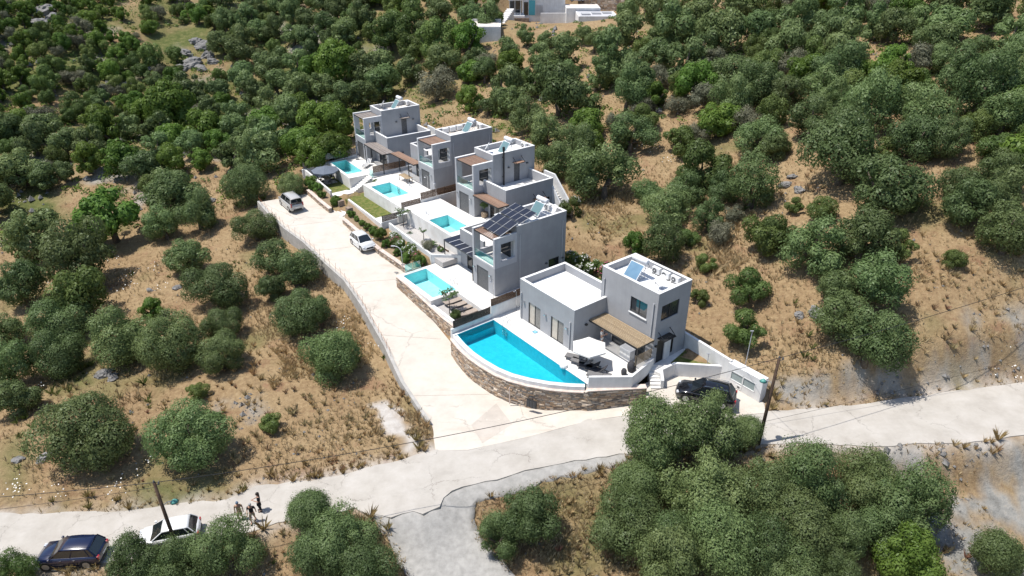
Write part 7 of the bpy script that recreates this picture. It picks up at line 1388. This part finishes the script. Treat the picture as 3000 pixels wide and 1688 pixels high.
# cycad, agave, plumeria, small trees
PALM = mat('palm_leaf', (.04,.075,.02), (.07,.11,.03), rough=.6, scale=6)
def fronds(name, lab, cat, loc, n, L, up0, w=.09, trunk_h=0, m=PALM):
    t = thing(name, lab, cat, loc); rr = random.Random(int(loc[0]*100))
    for i in range(n):
        a = 2.4*i; e = up0+rr.uniform(-.25, .25); k = MB(); pts = []; d = Vector((math.cos(a), math.sin(a), 0)); sd = Vector((-d.y, d.x, 0))
        for j in range(6): f = j/5; pts.append((d*(L*f*math.cos(e)*(1-.1*f)) + Vector((0,0,trunk_h+L*(math.sin(e)*f-.55*f*f)))))
        vs = []
        for j, p in enumerate(pts): ww = w*(1-abs(j/5-.4)*1.3) if j < 5 else .005; vs += [p-sd*ww-Vector((0,0,ww*.4)), p, p+sd*ww-Vector((0,0,ww*.4))]
        k._add(vs, [(j*3+q, j*3+q+1, (j+1)*3+q+1, (j+1)*3+q) for j in range(5) for q in range(2)]); k.build('frond', m, t)
    k = MB(); k.lathe([(.12, -.05), (.13, max(trunk_h, .15)), (.05, max(trunk_h, .15)+.08)], 8); k.build('trunk', BARK, t); return t
fronds('cycad', 'cycad palm in the middle of the grey gravel garden', 'palm', at(VC, 4.0, -6.0, -1.85), 22, 1.0, .75, .1, .25)
fronds('agave', 'grey agave by the utility cabinet', 'succulent', at(VC, -.6, -6.2, -1.85), 14, .6, .6, .07, 0, mat('agave_leaf', (.16,.2,.15), rough=.6))
x, y, z = at(VC, 4.6, -6.8, -1.85); shrub(x, y, z, .8, 'yellowish round bush in the grey gravel garden', 'P'); x, y, z = at(VC, 5.6, -5.9, -1.85); shrub(x, y, z, .42, 'small clipped green ball in the grey gravel garden', 'S')
x, y, z = at(VC, 2.0, -5.9, -1.85)
def small_tree(loc, h, r, n, lab, L=.75):
    t = thing('young_tree', lab, 'young tree', loc); rr = random.Random(3)
    k = MB(); k.tube([(0,0,0), (.03,.02,h*.5), (0,.04,h*.75)], .05, 6, r1=.03); k.build('trunk', BARK, t)
    for i in range(n):
        a = 2.4*i; hh = h*.75; d = Vector((math.cos(a), math.sin(a), 0)); tip = d*r*rr.uniform(.3, .7)+Vector((0,0,hh+rr.uniform(.1, .6)))
        k = MB(); k.tube([(0,.04,hh), tuple(tip)], .02, 5); br = k.build('branch', BARK, t); k = MB()
        for q in range(9):
            b = 2.4*q+rr.random(); dd = Vector((math.cos(b), math.sin(b), rr.uniform(-.3, .5))).normalized(); s_ = dd.cross(Vector((0,0,1))).normalized()*.07; e_ = tip+dd*L*.6
            k.quad(tip, tip+dd*L*.3+s_, e_, tip+dd*L*.3-s_)
        k.build('leaves', PALM, br)
small_tree(at(VC, -2.6, -5.9, -1.85), 2.2, 1.0, 9, 'young plumeria tree against the white wall of the gravel garden'); small_tree((x, y, z), 1.1, .5, 6, 'small leafy sapling beside the pool wall in the gravel garden', .45)
x, y, z = at(VD, 2.6, -4.7, -.8); small_tree((x, y, z), 2.5, 1.1, 14, 'young feathery tree beside the taupe loungers', .7); x, y, z = at(VD, 3.6, -4.7, -.8); shrub(x, y, z, .6, 'dark round shrub at the foot of the young feathery tree', 'S')
pt_ = [o for o in bpy.data.objects if o.name.startswith('potted_olive')][0]; piece('crown', VAR['Om'][0][0], pt_, (0, 0, 1.1), None, (.5, .5, .45))
# ---------------------------------------------------------------- dry grass, weeds, wild flowers (nobody could count them)
def grass(name, n, seed, hmin, hmax, cols, dens, blades=6, rmin=24, rmax=120, width=.022, lean=.45, amax=44):
    rng = np.random.default_rng(seed); r = rmin*np.exp(rng.random(n)*math.log(rmax/rmin)); a = R(1)*rng.uniform(-amax, amax, n); X = np.stack([r*np.sin(a), r*np.cos(a)], 1)
    keep = rng.random(n) < dens(X)
    for poly, g in NOGRASS: keep &= poly_sd(poly, X) > g
    X = X[keep]; Z = terrain(X); k = len(X)
    if k == 0: return
    hgt = rng.uniform(hmin, hmax, k)*(.6+.8*vnoise(X, 3, 77)); base = np.repeat(np.c_[X, Z-.04], blades, 0); kk = k*blades
    th = rng.uniform(0, 2*math.pi, kk); d = np.c_[np.cos(th), np.sin(th)]; H = np.repeat(hgt, blades)*rng.uniform(.55, 1.1, kk); ln = H*lean*rng.uniform(.3, 1.3, kk)
    root = base[:, :2]+d*(np.repeat(hgt, blades)*.12*rng.random(kk))[:, None]; tip = np.c_[root+d*ln[:, None], base[:, 2]+H]; sd = np.c_[-d[:, 1], d[:, 0]]*(width*(.7+.6*rng.random(kk))*np.sqrt(np.repeat(hgt, blades)/.4))[:, None]
    mid = np.c_[root+d*(ln*.35)[:, None], base[:, 2]+H*.6]
    V = np.empty((kk, 4, 3)); V[:, 0] = np.c_[root-sd*.6, base[:, 2]]; V[:, 1] = np.c_[root+sd*.6, base[:, 2]]; V[:, 2] = mid+np.c_[sd, np.zeros(kk)]; V[:, 3] = tip
    me_ = bpy.data.meshes.new(name); me_.vertices.add(kk*4); me_.vertices.foreach_set('co', V.ravel()); me_.loops.add(kk*4); me_.loops.foreach_set('vertex_index', np.arange(kk*4)); me_.polygons.add(kk); me_.polygons.foreach_set('loop_start', np.arange(0, kk*4, 4)); me_.polygons.foreach_set('loop_total', np.full(kk, 4)); me_.update(calc_edges=True)
    cols = np.array(cols); nz = np.clip(vnoise(X, 5, seed+5)*.6+vnoise(X, 1.7, seed+9)*.4+rng.normal(0, .12, k), 0, .999)*(len(cols)-1); i0 = nz.astype(int); f = (nz-i0)[:, None]; c = cols[i0]*(1-f)+cols[np.minimum(i0+1, len(cols)-1)]*f; c = np.repeat(c, blades, 0)*rng.uniform(.7, 1.3, kk)[:, None]; c4 = np.repeat(np.c_[c, np.ones(kk)], 4, 0)
    ca = me_.color_attributes.new('tone', 'FLOAT_COLOR', 'POINT'); ca.data.foreach_set('color', c4.ravel())
    m = bpy.data.materials.new(name+'_blades'); m.use_nodes = True; nn = m.node_tree.nodes; l = m.node_tree.links; nn.remove(nn['Principled BSDF']); va = nn.new('ShaderNodeVertexColor'); va.layer_name = 'tone'; df = nn.new('ShaderNodeBsdfDiffuse'); tr = nn.new('ShaderNodeBsdfTranslucent'); mx = nn.new('ShaderNodeMixShader'); mx.inputs[0].default_value = .3
    l.new(va.outputs[0], df.inputs[0]); l.new(va.outputs[0], tr.inputs[0]); l.new(df.outputs[0], mx.inputs[1]); l.new(tr.outputs[0], mx.inputs[2]); l.new(mx.outputs[0], nn['Material Output'].inputs[0]); me_.materials.append(m)
    o = bpy.data.objects.new(name, me_); col.objects.link(o); return tag(o, kind='stuff')
NOGRASS = [(ROAD, .0), (DRIVE, .35), (PARK, .1), (fpoly(VA, [(.2, -8.6), (10.6, -10.5), (10.6, 9.8), (.2, 9.8)]), .2), (fpoly(VB, [(-5.6, -11.0), (7.2, -11.0), (6.6, 9.8), (-5.6, 9.8)]), .2), (fpoly(VC, [(-4.2, -10.5), (6.5, -10.5), (9.6, 0), (9.6, 9.4), (-4, 9.0)]), .2), (fpoly(VD, [(-6.6, -6.2), (6, -6.2), (9.8, 1), (9.8, 11), (-6, 9.6)]), .1), (fpoly(VE, [(-2, -7.5), (4, -7.6), (8, -7), (12, -3.5), (15, 1.5), (18, 7), (21, 7.5), (21, 9), (12.5, 8.4), (7, 8.2), (-2, 6)]), .1)]+[(p, 0) for p in ZPALE]+[(TRACK, -.3)]
def dn(base, s, seed, grey=.35): return lambda X: np.clip(base+(vnoise(X, s, seed)-.5)*1.6, 0, 1)*np.where(np.min([poly_sd(p, X) for p in ZGREY], 0) < 0, grey, 1)
tag(grass('dry_grass', 95000, 1, .2, .5, [(.24,.165,.09), (.36,.26,.15), (.47,.37,.22), (.54,.44,.27), (.42,.32,.18), (.26,.235,.115)], dn(.6, 6, 2), 6), 'dry straw coloured grass covering the slopes', 'grass')
tag(grass('dry_shrublets', 8500, 2, .3, .65, [(.36,.21,.125), (.48,.34,.18), (.55,.43,.24), (.37,.32,.18), (.38,.20,.14)], dn(.3, 9, 4, .8), 36, 26, 80, .014, .5), 'brown and rust coloured dry weeds and clumps', 'weeds')
tag(grass('green_weeds', 4200, 3, .3, .75, [(.08,.115,.03), (.12,.155,.045), (.17,.19,.065), (.15,.17,.07)], dn(-.12, 8, 6, .3), 22, 26, 100, .02, .7), 'patches of green weeds among the dry grass', 'weeds')
tag(grass('roadside_weeds', 2600, 4, .45, .95, [(.13,.165,.05), (.26,.235,.09), (.42,.31,.15), (.34,.25,.12)], lambda X: np.exp(-(poly_sd(ROAD, X)/1.1)**2)*np.where(X[:, 0] < -3, 1, .35), 38, 28, 70, .016, .5), 'taller weeds along the road edge', 'weeds')
tag(grass('golden_grass', 42000, 9, .35, .75, [(.42,.28,.15), (.55,.42,.23), (.60,.47,.28), (.46,.33,.18)], lambda X: np.where(np.min([poly_sd(p, X+np.c_[fbm(X, 3, 4), fbm(X, 3, 8)]*4) for p in ZGOLD], 0) < 0, 1.0, 0), 12, 34, 95, .014, .6), 'tall golden grass in patches on the slopes', 'grass')
def flower_patch():
    rng = np.random.default_rng(8); P = []
    for (x, y, r, n) in FLOWERS:
        q = rng.normal(0, r*.5, (n, 2))+np.array([x, y]); P.append(np.c_[q, terrain(q)+rng.uniform(.35, .75, n)])
    P = np.concatenate(P); N = np.tile([0, -.3, 1.0], (len(P), 1))+rng.normal(0, .2, (len(P), 3)); N /= np.linalg.norm(N, axis=1)[:, None]
    me_ = leaf_mesh('wild_flowers', P, N, .12, .9, rng, np.ones(len(P)), FW); o = bpy.data.objects.new('wild_flowers', me_); col.objects.link(o); tag(o, 'white umbels of wild flowers dotted on the slopes', 'flowers', kind='stuff')
flower_patch()
# ---------------------------------------------------------------- far scrub that reads as one mass
def scrub(n, seed):
    rng = np.random.default_rng(seed); r = 95*np.exp(rng.random(n)*math.log(4.2)); a = R(1)*rng.uniform(-46, 44, n); X = np.stack([r*np.sin(a), r*np.cos(a)], 1)
    hill = (X[:, 0] < -25) & (X[:, 1] > 105); keep = rng.random(n) < np.where(hill, 1.0, .25)*np.clip(.25+1.5*vnoise(X, 14, 61), 0, 1)*np.where(r > 190, 1, .8)
    for poly, g in NOGRASS: keep &= poly_sd(poly, X) > 1.5
    for p in ZGREEN: keep &= poly_sd(p, X) > 1
    keep &= poly_sd([(-4, 150), (26, 150), (26, 186), (-4, 186)], X) > 0
    X = X[keep]; k = len(X); Z = terrain(X); s = rng.uniform(.45, 1.25, k)*np.where(r[keep] > 190, 1.6, 1); m = 24
    d = rng.normal(size=(k*m, 3)); d[:, 2] = np.abs(d[:, 2]); d /= np.linalg.norm(d, axis=1)[:, None]; P = np.repeat(np.c_[X, Z], m, 0)+d*np.array([1, 1, .8])*np.repeat(s, m)[:, None]*rng.uniform(.6, 1.1, k*m)[:, None]
    N = d+rng.normal(0, .4, d.shape); N /= np.linalg.norm(N, axis=1)[:, None]; tone = np.clip(np.repeat(rng.random(k), m)+rng.normal(0, .1, k*m), 0, 1)
    me_ = leaf_mesh('scrub', P, N, .38, .6, rng, tone, LM['G'] if seed % 2 else LM['S']); o = bpy.data.objects.new('scrub', me_); col.objects.link(o); tag(o, 'low green scrub covering the far slopes', 'scrub', kind='stuff')
scrub(13000, 15); scrub(13000, 16)
# ---------------------------------------------------------------- rocks
ROCK = mat('grey_limestone', (.115,.112,.108), (.29,.28,.268), rough=.92, scale=2.5, bump=.9, bscale=7, mixlo=.3, mixhi=.7)
def rock_mesh(seed):
    bm = bmesh.new(); bmesh.ops.create_icosphere(bm, subdivisions=3, radius=1); rr = random.Random(seed); o = Vector((rr.uniform(0,50), rr.uniform(0,50), rr.uniform(0,50)))
    from mathutils import noise as mn
    for v in bm.verts:
        d = v.co.normalized(); f = 1+.45*mn.noise(d*1.3+o)+.4*abs(mn.noise(d*3.1+o))+.22*mn.noise(d*7+o); v.co = d*f; v.co.z *= .72
    me_ = bpy.data.meshes.new('boulder'); bm.to_mesh(me_); bm.free(); me_.materials.append(ROCK); return me_
RM = [rock_mesh(i) for i in range(6)]
for i, (x, y, r, lb) in enumerate(ROCKS):
    o = bpy.data.objects.new('boulder', RM[i % 6]); col.objects.link(o); o.location = (x, y, tz(x, y)+r*.12); o.scale = (r, r*.8, r*.8); o.rotation_euler = (rnd.uniform(-.3,.3), rnd.uniform(-.3,.3), rnd.uniform(0, 6)); tag(o, lb, 'boulder', 'boulders on the slopes')
def stones(n, seed, grey_only=False, big=1.0):
    rng = np.random.default_rng(seed); r = 24*np.exp(rng.random(n)*math.log(7)); a = R(1)*rng.uniform(-42, 42, n); X = np.stack([r*np.sin(a), r*np.cos(a)], 1); keep = np.ones(n, bool)
    gz_ = np.min([poly_sd(p, X) for p in ZGREY], 0); keep &= rng.random(n) < np.where(gz_ < 0, .9, .25+.5*(r > 110)*(X[:, 0] < -30))
    for poly, g in NOGRASS: keep &= poly_sd(poly, X) > g
    if grey_only: keep &= (gz_ < -.2) & (vnoise(X, 2.5, 44) > .42)
    X = X[keep]; Z = terrain(X); k = len(X); s = (.05+.16*rng.random(k)**3)*big; s *= np.where(r[keep] > 100, 3.0, 1)
    o8 = np.array([(1,0,0),(-1,0,0),(0,1,0),(0,-1,0),(0,0,1),(0,0,-.5)], float); V = np.c_[X, Z+s*.2][:, None, :]+o8[None]*s[:, None, None]*rng.uniform(.6, 1.4, (k, 6, 1)); F = np.array([(0,2,4),(2,1,4),(1,3,4),(3,0,4),(2,0,5),(1,2,5),(3,1,5),(0,3,5)]); faces = (F[None]+6*np.arange(k)[:, None, None]).reshape(-1, 3)
    me_ = bpy.data.meshes.new('loose_stones'); me_.from_pydata(V.reshape(-1, 3).tolist(), [], faces.tolist()); me_.materials.append(ROCK); o = bpy.data.objects.new('loose_stones', me_); col.objects.link(o); tag(o, 'broken grey rock on the cut bank' if grey_only else 'loose grey stones scattered over the ground', 'stones', kind='stuff')
stones(9000, 6)
stones(26000, 7, True, 1.3)
# ---------------------------------------------------------------- white house far up the slope
fh = thing('far_house', 'sprawling white modern house at the top among the trees', 'house', (0, 0, 0))
hz = 12.6
def fb(n, x0, x1, y0, y1, z0, z1, m=WHITE, par=None): k = MB(); k.box(x0, x1, y0, y1, z0, z1); return k.build(n, m, par or fh)
fb('wall', 2.4, 12.2, 171, 180, hz-2.5, hz+3.6); rf1 = fb('roof', 2.2, 12.4, 170.8, 180.2, hz+3.6, hz+3.9); fb('roof_panel', 4.2, 8.2, 172.5, 178, hz+3.91, hz+4.0, PVM, rf1)
fb('teal_panel', 3.9, 5.3, 170.9, 170.98, hz-.6, hz+2.6, mat('teal_paint', (.10,.42,.48), rough=.6)); w1 = fb('window', 2.75, 3.7, 170.9, 170.98, hz-.6, hz+2.2, GLASSD)
for i in range(5): fb('column', 5.5+i*.35, 5.6+i*.35, 170.8, 170.98, hz-.8, hz+1.6, GREY2)
pr1 = fb('porch_roof', -.9, 2.4, 169.5, 175, hz+2.7, hz+2.95); fb('porch_floor', -1.6, 2.9, 168.8, 175, hz-1.6, hz-.5)
for x in (-.6, .6, 1.9): fb('porch_post', x, x+.12, 169.8, 169.92, hz-.5, hz+2.7, WHITE)
fb('porch_glass', -.5, 2.3, 174.5, 174.6, hz-.5, hz+2.7, GLASSE); fb('stone_base', .6, 3.9, 168.3, 168.75, hz-3, hz-.9, STONE)
fb('low_wall', 6.5, 13.2, 168.0, 168.4, hz-3, hz+.2); fb('wing', 12.2, 19.8, 166, 173, hz-2.5, hz+1.5); rf2 = fb('wing_roof', 12.4, 19.6, 166.2, 172.8, hz+1.5, hz+1.54, ROOFT)
fb('wing', 14.2, 22.6, 157.5, 165.6, hz-3.5, hz+.9); fb('wing_roof', 14.5, 22.3, 157.8, 165.3, hz+.9, hz+.94, GREY2)
for i in range(3): fb('skylight', 15.0+i*2.4, 16.9+i*2.4, 159+i*1.2, 161.5+i*1.2, hz+.95, hz+1.15, GREY)
fb('carport_roof', 10.5, 16.5, 176, 181, hz+3.3, hz+3.5, GREY2); fb('window', 17.5, 18.6, 157.42, 157.48, hz-2.2, hz-1.2, GLASSD)
stone_wall('stone_wall', 'long brown field wall behind the far white house', [(16, 181), (25, 177), (32, 174)], lambda x, y: hz+2.8, lambda x, y: hz-.5, .5, 1, None, .3, 40)
car('car', 'white car parked in the carport of the far house', 'car', 15.5, 177.5, hz+1.7, R(180), WHT, 4.2, 1.76, 1.5, 'hatch')
fp = thing('pool_house', 'small white flat roofed annex below the far house', 'annex', (0, 0, 0)); zz = tz(-6, 143)
fb('wall', -8.0, -2.2, 141, 148, zz-1.5, zz+2.6, WHITE, fp); fb('roof', -7.7, -2.5, 141.3, 147.7, zz+2.6, zz+2.66, ROOFT, fp); fb('parapet', -8.0, -7.75, 141, 148, zz+2.6, zz+3.1, WHITE, fp); fb('parapet', -8.0, -2.2, 147.75, 148, zz+2.6, zz+3.1, WHITE, fp)
st2 = thing('terrace_stair', 'white walled stair between the annex and the far house', 'stairs', (0, 0, 0))
for i in range(12): f = i/11; fb('step', -3.8+f*2.6, -2.2+f*2.6, 148+f*18, 149.8+f*18, zz-1.5, zz+1.2+f*(hz-zz), DECK, st2)
